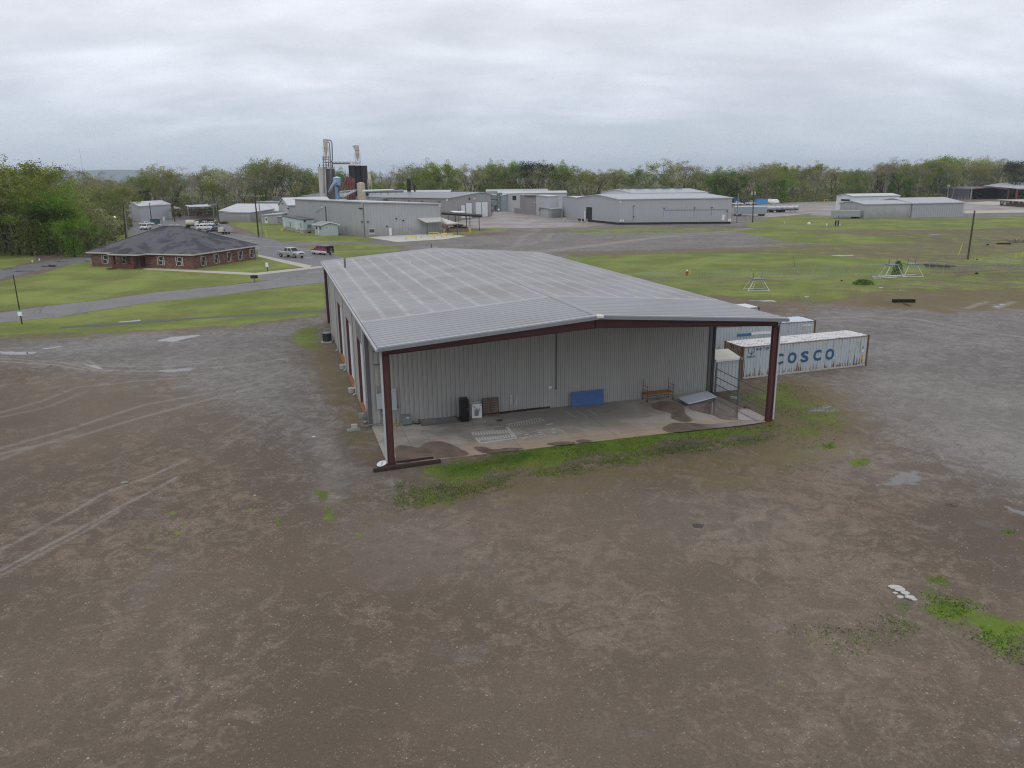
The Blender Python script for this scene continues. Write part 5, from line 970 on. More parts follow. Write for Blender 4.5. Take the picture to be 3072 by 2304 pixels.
WW = MSID('white_cladding', (.62, .65, .68), .9, .92, .06); RFD = MSID('slate_metal_roof', (.175, .19, .21), 1.2, .9, .12, rough=.4); RFL = MSID('light_metal_roof', (.47, .485, .50), 1.0, .92, .10, rough=.4); RFM = MSID('mid_metal_roof', (.33, .345, .365), 1.0, .9, .10, rough=.4)
FND = M('dark_foundation', (.045, .042, .035), .9); WDR = M('white_door', (.66, .68, .70), .5, var=.06); GLS = M('window_glass', (.03, .04, .05), .15, var=.3); GRNW = M('green_pane', (.045, .08, .05), .3)
# ---- brick office
t = NT('brick_wall'); uv = t.new('ShaderNodeTexCoord').outputs['UV']; b = t.new('ShaderNodeTexBrick'); t.lk(uv, b.inputs[0]); b.inputs['Color1'].default_value = (.095, .028, .022, 1); b.inputs['Color2'].default_value = (.24, .13, .10, 1)
b.inputs['Mortar'].default_value = (.22, .18, .16, 1); b.inputs['Scale'].default_value = 1; b.inputs['Brick Width'].default_value = .42; b.inputs['Row Height'].default_value = .15; b.inputs['Mortar Size'].default_value = .008; b.inputs['Bias'].default_value = -.15
c = t.mix(t.math('MULTIPLY', t.step(t.noise(2.2, 4, .7, co=uv), .52, .66), .5), b.outputs[0], (.05, .02, .02)); t.lk(c, t.b.inputs['Base Color']); t.b.inputs['Roughness'].default_value = .85; BRK = t.m; BRKP = M('brick_pier', (.13, .055, .042), .85, var=.4, scale=4)
t = NT('shingle_roof'); ob = t.coord('Object'); n = t.noise(.28, 5, .6, co=ob, sc=(1, 1, 1), dist=.5); c = t.mix(t.step(n, .47, .58), (.095, .093, .105), (.045, .044, .055)); vm = t.new('ShaderNodeVectorMath', operation='SCALE'); t.lk(c, vm.inputs[0]); t.lk(t.math('ADD', .75, t.math('MULTIPLY', t.noise(7, 3, .7, co=ob), .5)), vm.inputs['Scale']); t.lk(vm.outputs[0], t.b.inputs['Base Color']); t.b.inputs['Roughness'].default_value = .9; SHG = t.m
C0, L0, R0 = G(581, 807), G(277, 798), G(774, 776); f_ = unit(L0-C0); s_ = np.array([-f_[1], f_[0], 0]); s_ = s_ if s_@(R0-C0) > 0 else -s_; Wf = np.linalg.norm(L0-C0); Ws = (R0-C0)@s_
L0 = C0+f_*Wf; R0 = C0+s_*Ws; K0 = L0+s_*Ws; ez_ = HT(C0-s_*0, 763)-.05
bo = thing('brick_office', 'low red brick office with dark hipped shingle roof on the lawn', 'office building', C0)
for a, b in ((C0, R0), (R0, K0), (K0, L0), (L0, C0)):
    L_ = np.linalg.norm(b-a); MB().poly([p3(a, 0), p3(b, 0), p3(b, ez_), p3(a, ez_)], [(0, 0), (L_, 0), (L_, ez_), (0, ez_)]).build('wall', BRK, bo)
o_ = .55; E0, E1, E2, E3 = C0-f_*o_-s_*o_, L0+f_*o_-s_*o_, K0+f_*o_+s_*o_, R0-f_*o_+s_*o_; hl = Ws/2+o_
r0, r1 = C0+s_*Ws/2+f_*(hl-o_), L0+s_*Ws/2-f_*(hl-o_); rz_ = HT((r0+r1)/2, 679); zb_ = ez_+.1
m = MB(); m.poly([p3(E0, zb_), p3(E1, zb_), p3(r1, rz_), p3(r0, rz_)][::-1]); m.poly([p3(E1, zb_), p3(E2, zb_), p3(r1, rz_)][::-1]); m.poly([p3(E2, zb_), p3(E3, zb_), p3(r0, rz_), p3(r1, rz_)][::-1]); m.poly([p3(E3, zb_), p3(E0, zb_), p3(r0, rz_)][::-1])
m.poly([p3(q, zb_-.04) for q in (E0, E1, E2, E3)]); rf = m.build('roof', SHG, bo); WM[rf] = WM[bo]
m = MB()
for q, r_ in ((E0, r0), (E1, r1), (E2, r1), (E3, r0)): m.bar(p3(q, zb_+.02), p3(r_, rz_+.03), .3, .06)
m.bar(p3(r0, rz_+.03), p3(r1, rz_+.03), .3, .08); m.build('hip_cap', M('hip_shingle', (.10, .10, .112), .9), rf)
CRM = M('cream_trim', (.50, .48, .44), .7); m = MB()
for a, b in ((E0, E1), (E1, E2), (E2, E3), (E3, E0)): m.bar(p3(a, zb_-.12), p3(b, zb_-.12), .05, .24)
m.build('fascia', CRM, bo)
for px, py in ((487, 678), (523, 677), (540, 678)):
    g = r0+(r1-r0)*(.1 if px < 500 else .5 if px < 530 else .8)-s_*0; xx = along(C0+s_*(Ws/2+1.2)-f_*6, f_, px); MB().tube([p3(xx, rz_-.5), p3(xx, rz_+.1)], .12, 8).tube([p3(xx, rz_+.1), p3(xx, rz_+.35)], [.38, .25], 10).build('roof_vent', GALV, rf)
def winset(A, B, x0, y0, x1, y1, sh=(1, 1)):
    w_ = (x1-x0)*.2; a = x0+(w_ if sh[0] else 0); b = x1-(w_ if sh[1] else 0)
    fr_ = feat(bo, A, B, ZK(a, y0), ZK(b, y1), 'window', CRM, .05, .05); gl = feat(fr_, A, B, ZK(a+(b-a)*.14, y0+(y1-y0)*.07), ZK(b-(b-a)*.14, y0+(y1-y0)*.48), 'pane', GLS, .06, .02); feat(fr_, A, B, ZK(a+(b-a)*.14, y0+(y1-y0)*.54), ZK(b-(b-a)*.14, y0+(y1-y0)*.93), 'pane', GLS, .06, .02)
    if sh[0]: feat(bo, A, B, ZK(x0, y0), ZK(x0+w_*.95, y1), 'shutter', M('shutter_white', (.66, .64, .58), .6), .09, .05)
    if sh[1]: feat(bo, A, B, ZK(x1-w_*.95, y0), ZK(x1, y1), 'shutter', M('shutter_white', (.66, .64, .58), .6), .09, .05)
for q in ((200, 755, 290, 850), (815, 770, 905, 868), (1020, 778, 1110, 875)): winset(C0, L0, *q)
winset(C0, L0, 425, 765, 492, 855, (0, 1))
for q in ((1290, 770, 1360, 870), (1435, 747, 1503, 848), (1703, 710, 1765, 805), (1832, 693, 1890, 787)): winset(C0, R0, *q)
winset(C0, R0, 1585, 728, 1640, 825, (0, 1)); feat(bo, C0, L0, ZK(625, 768), ZK(690, 880), 'door', M('dark_red_door', (.07, .015, .012), .5), .06, .05)
pl_ = along(C0, f_, 363.5); pr_ = along(C0, f_, 424); pe_ = along(C0, f_, 446); dpt = 2.2
for a in (pl_, pr_-f_*.0): q = a-s_*dpt; MB().hexa([p3(q+f_*i_+s_*j_, 0) for i_, j_ in ((-.25, -.25), (.25, -.25), (.25, .25), (-.25, .25))], [p3(q+f_*i_+s_*j_, ez_-.05) for i_, j_ in ((-.25, -.25), (.25, -.25), (.25, .25), (-.25, .25))]).build('porch_column', BRKP, bo)
MB().hexa([p3(pl_-s_*(dpt+.15), 0), p3(pr_-s_*(dpt+.15), 0), p3(pr_-s_*(dpt-.1), 0), p3(pl_-s_*(dpt-.1), 0)], [p3(pl_-s_*(dpt+.15), .75), p3(pr_-s_*(dpt+.15), .75), p3(pr_-s_*(dpt-.1), .75), p3(pl_-s_*(dpt-.1), .75)]).build('porch_wall', BRKP, bo)
a, b = pl_+f_*.6-s_*(dpt+.6), pe_-s_*(dpt+.6); a2, b2 = pl_+f_*.6+s_*1.2, pe_+s_*1.2; mi = (a+b)/2; z1 = zb_-.02; zt = z1+1.1; dn = 1.7
m = MB(); k0 = mi+s_*dn; k1 = mi+s_*4.2; m.poly([p3(a, z1), p3(b, z1), p3(k0, zt)]); m.poly([p3(b, z1), p3(b+s_*4.5, z1+.0), p3(k1, zt), p3(k0, zt)]); m.poly([p3(a+s_*4.5, z1), p3(a, z1), p3(k0, zt), p3(k1, zt)]); m.build('porch_roof', SHG, bo)
MB().bar(p3(a, z1-.1), p3(b, z1-.1), .05, .22).bar(p3(b, z1-.1), p3(b+s_*3, z1-.1), .05, .22).bar(p3(a, z1-.1), p3(a+s_*3, z1-.1), .05, .22).build('porch_fascia', CRM, bo)
# ---- far left warehouse
N_ = G(*ZK(640, 385)); Rt = G(*ZK(985, 352)); Lf = G(*ZK(440, 372)); rz1 = HT(N_, 619.5)
rt, P = shed('warehouse', 'pale grey metal warehouse with white roof at the edge of the left wood', 'warehouse', N_, Rt, Lf, rz1, ('AB', rz1+1.5, rz1+1.5), PW, RFL, over=.3)
feat(rt, P[0], P[1], ZK(945, 283), ZK(975, 350), 'door', WDR); feat(rt, P[0], P[3], ZK(525, 222), ZK(550, 380), 'pilaster', DW)
L2 = G(335, 675); rt2, P2_ = shed('annex', 'white annex half hidden behind the left trees beside the pale warehouse', 'shed', P[3], along(P[3], P[3]-P[0], 338), P[3]+unit(P[1]-P[0])*18, rz1*.92, None, WW, RFL)
# carport roof and open shed
def canopy(name, label, cat, cor, zc, posts, rm, pm, th=.2, pr=.09, group=None):
    """roof given by photo corners lying at height zc (list or number)"""
    zz_ = zc if isinstance(zc, (list, tuple)) else [zc]*len(cor); Q = [G(*q, z) for q, z in zip(cor, zz_)]; root = thing(name, label, cat, p3(Q[0], 0), group=group)
    n = len(Q); m = MB(); m.poly([tuple(q) for q in Q], [(q[0]-Q[0][0], q[1]-Q[0][1]) for q in Q]); m.poly([(q[0], q[1], q[2]-th) for q in Q][::-1], [(0, 0)]*n)
    for i_ in range(n): a, b = Q[i_], Q[(i_+1) % n]; m.poly([(a[0], a[1], a[2]-th), (b[0], b[1], b[2]-th), tuple(b), tuple(a)], [(0, 0)]*4)
    m.build('roof', rm, root)
    for q in posts:
        g = G(*q[:2]); MB().tube([p3(g, 0), p3(g, (q[2] if len(q) > 2 else min(zz_))-th)], pr, 6).build('post', pm, root)
    return root
canopy('carport', 'small brown lean carport on the right end of the pale warehouse', 'carport', [ZK(985, 210), ZK(1068, 232), ZK(1068, 240), ZK(1000, 240)], 4.6, [ZK(1030, 345), ZK(1060, 340)], M('brown_roof', (.22, .19, .17), .6), DTRIM)
canopy('open_shed', 'open sided shed with white roof between the pale warehouse and pole', 'open shed', [ZK(1122, 206), ZK(1170, 220), ZK(1482, 214), ZK(1370, 193)], 5.0, [ZK(1165, 330), ZK(1332, 320), ZK(1445, 330), ZK(1480, 300)], M('white_shed_roof', (.5, .53, .56), .5), WHT)
canopy('open_shed', 'dark roofed open shed at the end behind the white roofed one', 'open shed', [ZK(1375, 200), ZK(1480, 210), ZK(1492, 185), ZK(1420, 188)], 5.8, [ZK(1400, 300), ZK(1478, 300)], M('dark_shed_roof', (.06, .055, .055), .6), DTRIM)
def wheel(mb, x, y, z, r, w): return mb.tube([(x, y-w/2, z), (x, y+w/2, z)], r, 14)
TY = M('tyre', (.018, .018, .019), .8); RIMM = M('wheel_rim', (.35, .35, .36), .4, metal=.4)
# red tractor under the shed
p = G(*ZK(1040, 338)); e_ = thing('tractor', 'red tractor parked under the open shed', 'tractor', p, .3); TR_ = M('tractor_red', (.30, .03, .03), .5)
MB().box(-1.6, -.4, .7, .4, .4, 1.5).box(.3, -.7, 1.2, 1.4, .7, 1.5).build('body', TR_, e_); MB().box(.2, -.6, 2.4, 1.4, .6, 2.5).box(.25, -.55, 1.5, .32, -.5, 2.4).box(1.3, .5, 1.5, 1.37, .55, 2.4).box(1.3, -.55, 1.5, 1.37, -.5, 2.4).build('cab_frame', TR_, e_)
for x, y, r_ in ((.9, -.8, .8), (.9, .8, .8), (-1.2, -.6, .42), (-1.2, .6, .42)): wheel(MB(), x, y, r_, r_, .35).build('wheel', TY, e_)
for k, (q, lb) in enumerate(((ZK(1200, 325), 'leftmost'), (ZK(1290, 322), 'middle'), (ZK(1400, 318), 'rightmost'))):
    p = G(*q); e_ = thing('storage_rack', lb+' of the three loaded storage racks under the open sheds', 'storage rack', p, local=True)
    m = MB()
    for x in (-2.6, 0, 2.6):
        for y in (-.5, .5): m.box(x-.05, y-.05, 0, x+.05, y+.05, 3.4)
    for z in (1.1, 2.2, 3.3): m.box(-2.6, -.5, z, 2.6, .5, z+.08)
    m.build('frame', DTRIM, e_); m = MB()
    for z in (.0, 1.18, 2.28):
        for j in range(5): x = -2.3+j*1.0; m.box(x, -.4, z+.02, x+random.uniform(.5, .85), .4, z+random.uniform(.4, .9))
    m.build('stored_parts', M(['mixed_brown_load', 'mixed_rust_load', 'mixed_dark_load'][k], [(.12, .09, .07), (.16, .06, .04), (.07, .07, .07)][k], .8, var=.5, scale=1.5), e_)
# ---- left industrial group
A, B = G(657, 661), G(842, 662); nrm = unit(np.array([-(B-A)[1], (B-A)[0], 0])); ze = HT(A, 634)
rt, P = shed('warehouse', 'long low grey warehouse with pale roof behind the pair of utility poles', 'warehouse', A, B, A+nrm*26, ze, ('AB', ze+2.4, ze+2.2), GW, RFL)
A2 = A+nrm*27-unit(B-A)*1; B2 = B+nrm*27+unit(B-A)*30; z2 = HT(A2, 606); rt, P = shed('warehouse', 'higher grey roofed hall rising behind the long low warehouse', 'warehouse', A2, B2, A2+nrm*30, (z2, z2+1, z2+1, z2), None, DW, RFM)
q = onpl(*ZE(985, 235), P[0], P[1]); pp = P[0]+unit(P[1]-P[0])*q[0]; MB().box(pp[0]-1.5, pp[1]+1, z2+.2, pp[0]+1.5, pp[1]+3.5, z2+2.2).build('roof_ventilator', DTRIM, rt)
A, B = G(678, 664.5), G(752, 666.5); n2 = unit(np.array([-(B-A)[1], (B-A)[0], 0])); ze = HT(A, 637)
rt, P = shed('storage_shed', 'windowless grey storage shed at the front of the left warehouses', 'shed', A, B, A+n2*12, (ze, ze, ze+.9, ze+.9), None, GW2, RFL)
A, B = G(784, 671.5), G(850, 672); ze = HT(A, 647); zb3 = HT(B, 642)
rt, P = shed('storage_shed', 'small grey shed with a white door behind the utility poles', 'shed', A, B, A+n2*7, (ze, zb3, zb3+.5, ze+.5), None, GW, RFL); d_ = feat(rt, P[0], P[1], ZE(812, 478), ZE(862, 580), 'door', WDR); feat(d_, P[0], P[1], ZE(826, 498), ZE(850, 535), 'door_window', GLS, .08, .02)
A, B = G(833.5, 673), G(852, 673.5); ze = HT(A, 650); shed('storage_shed', 'tiny grey lean-to between the white door shed and the pale cabin', 'shed', A, B, A+n2*4, ze, None, DW, RFL)
# tall grey gable and big near hall
N4, R4, Lx = G(1095.5, 711), G(1323, 700), G(1040, 704); r4 = unit(R4-N4); l4 = np.array([-r4[1], r4[0], 0]); L4 = along(N4, Lx-N4, 889); hN = HT(N4, 606.5); hR = HT(R4, 611.5)
rt, P = shed('factory_hall', 'large weathered grey metal hall with a white door behind the concrete pad', 'factory hall', N4, R4, L4, (hN, hR, hR, hN), None, GW2, RFL, over=.35)
d_ = feat(rt, P[0], P[1], ZF(1168, 530), ZF(1200, 612), 'door', WDR); fr_ = feat(rt, P[0], P[1], ZF(942, 538), ZF(1014, 598), 'window', CRM); feat(fr_, P[0], P[1], ZF(950, 545), ZF(1008, 580), 'pane', GRNW, .08, .02)
for q0, q1, wl in ((ZF(866, 250), ZF(882, 278), (0, 3)), (ZF(1716, 266), ZF(1740, 293), (0, 1))): feat(rt, P[wl[0]], P[wl[1]], q0, q1, 'sign_plate', WDR, .1, .05)
for x, y, wl in ((850, 312, 3), (870, 314, 3), (875, 462, 3), (932, 462, 1), (1248, 428, 1), (1325, 447, 1), (1143, 512, 1)): feat(rt, P[0], P[wl], ZF(x-7, y-6), ZF(x+7, y+6), 'wall_lamp', BLK, .35, .3)
MB().bar(p3(N4+l4*0-r4*.05, .0), p3(N4-r4*.05, hN), .18).build('corner_trim', DTRIM, rt)
A, B = G(840, 664), G(869.5, 673); ze = HT(B, 617); zl = HT(A, 615); pk = HT((A+B)/2, 594); rt, P = shed('gabled_hall', 'narrow tall grey gabled hall joined to the left end of the large weathered one', 'factory hall', A, B, A+r4*16, (zl, ze, ze, zl), ('AD', pk, pk), GW, RFL)
for x, y in ((1098, 268), (1188, 345)): feat(rt, P[0], P[1], ZE(x-10, y-8), ZE(x+10, y+8), 'wall_lamp', BLK, .35, .3)
for x0, y0, x1, y1 in ((1112, 402, 1126, 495), (1181, 436, 1193, 500)): feat(rt, P[0], P[1], ZE(x0, y0), ZE(x1, y1), 'narrow_door', DTRIM)
# portable cabin
A, B, Lc_ = G(910.6, 700.5), G(943.8, 698), G(849.8, 685); hz1 = HT(A, 659.7); sk1 = HT(A, 691.5)
CY = M('pale_cyan_siding', (.47, .56, .60), .6, var=.06); rt, P = shed('portable_cabin', 'pale blue white portable cabin on a cream skirt', 'cabin', A, B, Lc_, hz1, None, CY, M('dark_flat_roof', (.09, .09, .095), .6), z0=sk1, found=M('cream_skirt', (.42, .38, .31), .8), over=.1, trim=DTRIM)
for q in ((1296, 572, 1338, 682), (1112, 550, 1142, 660)): feat(rt, P[0], P[3], ZE(q[0], q[1]), ZE(q[2], q[3]), 'door', WHT)
for q in ((1207, 555, 1223, 628), (1377, 575, 1393, 648)): feat(rt, P[0], P[3], ZE(q[0], q[1]), ZE(q[2], q[3]), 'window', GLS)
feat(rt, P[0], P[1], ZE(1483, 600), ZE(1536, 642), 'air_conditioner', GREYM, .5, .5); feat(rt, P[0], P[1], ZE(1430, 532), ZE(1450, 556), 'wall_lamp', BLK, .3, .2); feat(rt, P[0], P[1], ZE(1495, 712), ZE(1545, 735), 'skirt_opening', BLK, .03, .02)
p = G(*ZE(1085, 700)); o = MB().box(-.6, -.6, 0, .6, .6, .4).box(-.6, 0, .4, .6, .6, .75).bar((-.6, -.6, .4), (-.6, -.6, 1.6), .06).bar((.6, -.6, .4), (.6, -.6, 1.6), .06).bar((-.6, -.6, 1.6), (.6, .6, 1.7), .06).build('entry_steps', M('yellow_steps', (.45, .38, .06), .6)); o.location = p; tag(o, 'small yellow steps at the far end of the pale cabin', 'steps')
# hut
A, B, Lc_ = G(966.6, 707.7), G(1015, 706.2), G(945, 704.9); ze = HT(A, 676); pk = HT((A+B)/2, 666.5); rt, P = shed('hut', 'small pale blue hut with gabled roof and two pale windows', 'hut', A, B, Lc_, ze, ('AD', pk, pk), M('pale_blue_siding', (.40, .46, .49), .6, var=.06), M('grey_green_roof', (.27, .29, .28), .7, var=.1), over=.45, trim=WDR)
for q in ((1773, 622, 1827, 675), (1873, 620, 1924, 670)): f2 = feat(rt, P[0], P[1], ZE(q[0], q[1]), ZE(q[2], q[3]), 'window', WDR); feat(f2, P[0], P[1], ZE(q[0]+8, q[1]+6), ZE(q[2]-8, q[3]-6), 'pane', M('pale_pane', (.35, .38, .40), .3), .08, .02)
for q in ((1622, 628, 1645, 672), (1678, 635, 1700, 680)): feat(rt, P[0], P[3], ZE(q[0], q[1]), ZE(q[2], q[3]), 'window', GLS)
feat(rt, P[0], P[3], ZE(1655, 640), ZE(1672, 740), 'door', WDR)
A, B = G(*ZE(1985, 762)), G(*ZE(2085, 768)); e_ = thing('wire_enclosure', 'small wire enclosure between the pale hut and the big hall', 'fence', A); h = HT(A, 679); m = MB()
MB().bar(p3(A, 0), p3(A, h), .08).bar(p3(B, 0), p3(B, h), .08).bar(p3(A, h), p3(B, h), .06).build('frame', GALV, e_)
for k in range(1, 24): q = A+(B-A)*k/24; m.bar(p3(q, 0), p3(q, h), .012)
m.build('wire_mesh', GALV, e_)
# ---- long dark roofed plant behind
P1, P2 = G(1349, 657), G(1473.7, 648.5); g5 = unit(P2-P1); l5 = np.array([-g5[1], g5[0], 0]); D5 = along(P1, l5, 905); h1_, h2_ = HT(P1, 594.5), HT(P2, 581.5); pk = HT(P1+(P2-P1)*.72, 577)
rt, P = shed('factory_hall', 'long plant hall with dark slate metal roof and four white roller doors', 'factory hall', P1, P2, D5, (h1_, h2_, h2_, h1_), ('AD', pk, pk, .72), MSID('mauve_grey_cladding', (.31, .305, .31), .9, .88, .10, stain=.2), RFD, over=.35, trim=TRIM)
for q in ((1780, 868, 1826, 1022), (1834, 845, 1901, 1006), (1939, 837, 2006, 990), (2010, 832, 2076, 992)):
    f2 = feat(rt, P[0], P[1], ZB(q[0]-2, q[1]-3), ZB(q[2]+5, q[3]), 'door_surround', DTRIM, .05, .05); feat(rt, P[0], P[1], ZB(q[0], q[1]), ZB(q[2], q[3]), 'roller_door', WDR, .09, .03)
for x, y, n_, m_2 in ((1872, 797, 'wall_lamp', BLK), (1921, 794, 'sign_plate', WDR)): feat(rt, P[0], P[1], ZB(x-6, y-10), ZB(x+6, y+10), n_, m_2, .3, .25)
feat(rt, P[0], P[3], ZB(1616, 798), ZB(1636, 822), 'sign_plate', WDR, .1)
for x in (705, 932, 1048, 1164, 1280, 1396, 1514): feat(rt, P[0], P[3], ZB(x-1.5, 796), ZB(x+1.5, 850), 'pilaster', DTRIM, .08)
for x, y, a in ((975, 818, 14), (1208, 820, 14), (1350, 825, 14), (1540, 827, 14)): feat(rt, P[0], P[3], ZB(x-a, y-10), ZB(x+a, y+12), 'louvre', GREYM, .08)
def roofpipe(label, a, b, z, r, mat=None):
    A, B = G(*a, z), G(*b, z); n = unit(B-A); e = thing('roof_pipe', label, 'pipe', p3(A, 0)); MB().tube([tuple(A), tuple(B)], r, 8).build('duct', mat or GALV, e)
    for k in range(1, 5): q = A+(B-A)*k/5; MB().bar(tuple(q), (q[0], q[1], z-1.3), .12).build('support', DTRIM, e)
zr_ = pk+1.0
roofpipe('slanting grey pipe lying across the dark plant roof', ZB(475, 768), ZB(602, 714), zr_, .45); roofpipe('left long pale duct along the dark roof in front of the tanks', ZB(440, 722), ZB(640, 702), zr_+.3, .3); roofpipe('white long duct along the ridge of the dark roof', ZB(700, 712), ZB(1030, 700), zr_+.7, .35, WHT); roofpipe('blue grey duct with bent end near the ridge of the dark roof', ZB(720, 718), ZB(1145, 712), zr_+.2, .5, M('duct_blue_grey', (.22, .27, .33), .5))
# ---- silos and cyclones
YS = 335.
def S(x, y, Y=YS): d = ray(*ZG(x, y)); t_ = (Y-EYE[1])/d[1]; return EYE+d*t_
def cyl(label, name, cat, x0, x1, ytop, mat, Y=YS, rim=None, parts=None):
    a, b = S(x0, ytop, Y), S(x1, ytop, Y); r = abs(b[0]-a[0])/2; cx = (a[0]+b[0])/2; e = thing(name, label, cat, (cx, Y, 0)); MB().tube([(cx, Y, 0), (cx, Y, a[2])], r, 24).build('shell', mat, e, smooth=False)
    if rim: MB().tube([(cx, Y, a[2]-.1), (cx, Y, a[2]+.35)], r+.15, 24).build('top_ring', rim, e)
    return e, cx, r, a[2]
CS = M('pale_concrete_staves', (.46, .44, .40), .8, var=.08, scale=.4); CD = M('dark_concrete_staves', (.045, .043, .042), .85, var=.6, scale=.5, sc=(1.5, 1.5, .3)); BGE = M('beige_tank', (.50, .44, .35), .6, var=.12); RUSTY = M('rusty_steel_brown', (.12, .06, .045), .8, var=.4)
_, cx1, rr1, zt1 = cyl('left pale concrete silo with white top ring', 'silo', 'silo', 198, 400, 868, CS, rim=WHT)
cyl('darker streaked silo touching the pale one', 'silo', 'silo', 402, 608, 872, M('brown_concrete_staves', (.10, .088, .08), .85, var=.6, scale=.5, sc=(2, 2, .2)), rim=WHT)
for k, (a, b) in enumerate(((955, 1115), (1110, 1275), (1268, 1420))): cyl(('left', 'middle', 'right')[k]+' of the three joined dark concrete silos', 'silo', 'silo', a, b, 798+k*4, CD, Y=YS+2+(k == 1)*1.5)
zt = S(400, 868)[2]; e_ = thing('silo_headframe', 'rusty brown platform frame on top of the left silos', 'platform', (S(400, 868)[0], YS, 0)); m = MB()
for y_ in (845, 790, 720, 640, 590):
    x0_, x1_ = (215, 590) if y_ > 800 else (330, 560) if y_ > 700 else (315, 460); A, B = S(x0_, y_), S(x1_, y_); m.bar(A-np.array([0, 1.5, 0]), B-np.array([0, 1.5, 0]), .25).bar(A+np.array([0, 1.5, 0]), B+np.array([0, 1.5, 0]), .25)
m.build('beams', RUSTY, e_); m = MB()
for x_ in (240, 330, 400, 460, 560): A, B = S(x_, 865), S(x_, 720 if x_ > 300 else 760); m.bar(A, B, .3)
for x_ in (330, 395, 455): m.bar(S(x_, 720), S(x_, 560), .25)
m.build('posts', RUSTY, e_)
def cyclone(label, x0, x1, y0, y1, xc, y2, mat, Y=YS, band=False, zb=None):
    a, b = S(x0, y0, Y), S(x1, y0, Y); r = (b[0]-a[0])/2; cx = (a[0]+b[0])/2; z0_, z1_, z2_ = a[2], S(x0, y1, Y)[2], S(xc, y2, Y)[2]; e = thing('cyclone', label, 'dust cyclone', (cx, Y, zb if zb else z2_))
    MB().tube([(cx, Y, z1_), (cx, Y, z0_)], r, 16).build('drum', mat, e); MB().tube([(cx, Y, z2_), (cx, Y, z1_)], [r*.15, r], 16, ).build('cone', mat, e)
    if band: q = S(x0, (y0+y1)*.52, Y)[2]; MB().tube([(cx, Y, q-.1), (cx, Y, q+.1)], r+.08, 16).build('band', DTRIM, e)
    m = MB()
    for sx in (-1, 1):
        for sy in (-1, 1): m.bar((cx+sx*r*1.05, Y+sy*r*1.05, z2_-1.5), (cx+sx*r*1.05, Y+sy*r*1.05, z1_+.3), .14)
    for z in np.linspace(z2_-1, z1_, 4): m.bar((cx-r*1.05, Y-r*1.05, z), (cx+r*1.05, Y-r*1.05, z), .1)
    m.build('leg_frame', BGE, e); return e
cyclone('tall beige cyclone with ducts above the left silos', 320, 430, 145, 350, 385, 600, BGE); e_ = cyclone('beige cyclone above the dark silos', 1112, 1218, 300, 510, 1185, 690, BGE, band=True); A = S(1060, 330); B = S(1112, 400); MB().tube([tuple(A), (A[0]+.6, A[1], A[2]+.4), tuple(B)], .35, 8).build('inlet_duct', M('pale_green_duct', (.45, .5, .44), .6), e_)
DB = M('blue_grey_duct', (.17, .21, .27), .5, var=.1)
def duct(label, pts, rpx, mat, Y=YS-4):
    Q = [S(*p, Y) for p in pts]; o = MB().tube([tuple(q-Q[0]) for q in Q], abs(S(100+rpx, 100)[0]-S(100, 100)[0]), 10).build('duct', mat, smooth=True); o.location = Q[0]; tag(o, label, 'duct')
duct('outer tall blue grey duct arching off the tall cyclone', ((425, 172), (480, 165), (520, 185), (545, 240), (552, 400), (556, 640), (545, 690), (520, 720), (522, 900), (524, 1240)), 15, DB)
duct('inner tall blue grey duct arching off the tall cyclone', ((440, 235), (455, 210), (475, 225), (487, 300), (500, 500), (508, 700), (500, 740)), 14, DB, YS-5); duct('straight grey duct down the face of the pale silo', ((345, 700), (335, 760), (338, 1000), (350, 1250), (352, 1490)), 15, M('duct_grey', (.22, .24, .27), .5))
duct('thin pale pipe down between the two left silos', ((378, 880), (385, 1150), (405, 1490)), 6, WHT); duct('thin pale pipe down the left side of the dark silos', ((945, 860), (968, 1080)), 4, WHT)
A, B = S(570, 712), S(1235, 712); dz = A[2]-S(570, 765)[2]; e_ = thing('conveyor_bridge', 'rusty beige conveyor bridge linking the silo tops', 'conveyor bridge', tuple(A)); m = MB()
for yo in (-1, 1):
    for z in (0, -dz): m.bar((A[0], A[1]+yo, A[2]+z), (B[0], B[1]+yo, B[2]+z), .22)
m.build('chords', BGE, e_); m = MB()
for k in range(14):
    x0_ = A[0]+(B[0]-A[0])*k/14; x1_ = A[0]+(B[0]-A[0])*(k+1)/14
    m.bar((x0_, A[1]-1, A[2]-(dz if k % 2 else 0)), (x1_, A[1]-1, A[2]-(0 if k % 2 else dz)), .14)
m.build('lattice', M('orange_rust', (.28, .16, .09), .8), e_); MB().bar((A[0], A[1], A[2]-dz*.6), (B[0]-4, B[1], B[2]-dz*.6), 1.2, dz*.5).build('conveyor_trough', RUSTY, e_)
TB = M('tank_blue', (.22, .37, .55), .5, var=.1)
YT = YS-14
def tank(name, label, cat, x0, x1, y0, ycone, mat, Y=YT, low=None):
    a, b = S(x0, y0, Y), S(x1, y0, Y); r = (b[0]-a[0])/2; cx = (a[0]+b[0])/2; e = thing(name, label, cat, (cx, Y, 0)); zt_ = a[2]
    if low: zl_ = S(x0, low, Y)[2]; MB().tube([(cx, Y, zl_), (cx, Y, zt_)], r, 18).build('shell', mat, e); MB().tube([(cx-r*.15, Y, 0), (cx-r*.15, Y, zl_-.6), (cx, Y, zl_)], [r*.5, r*.5, r], 14).build('lower_shell', mat, e)
    else: MB().tube([(cx, Y, 0), (cx, Y, zt_)], r, 18).build('shell', mat, e)
    MB().tube([(cx, Y, zt_), (cx, Y, S(x0, ycone, Y)[2])], [r*1.03, .05], 18).build('cone_roof', mat if not low else M('pale_blue_cone', (.42, .52, .62), .5), e); return e, cx, r, zt_
tank('filter_tank', 'bright blue tank with conical top above the dark roof', 'tank', 567, 773, 1110, 1072, TB, low=1290); tank('storage_tank', 'squat beige tank with conical white top beside the red hopper', 'tank', 1160, 1365, 1245, 1212, BGE)
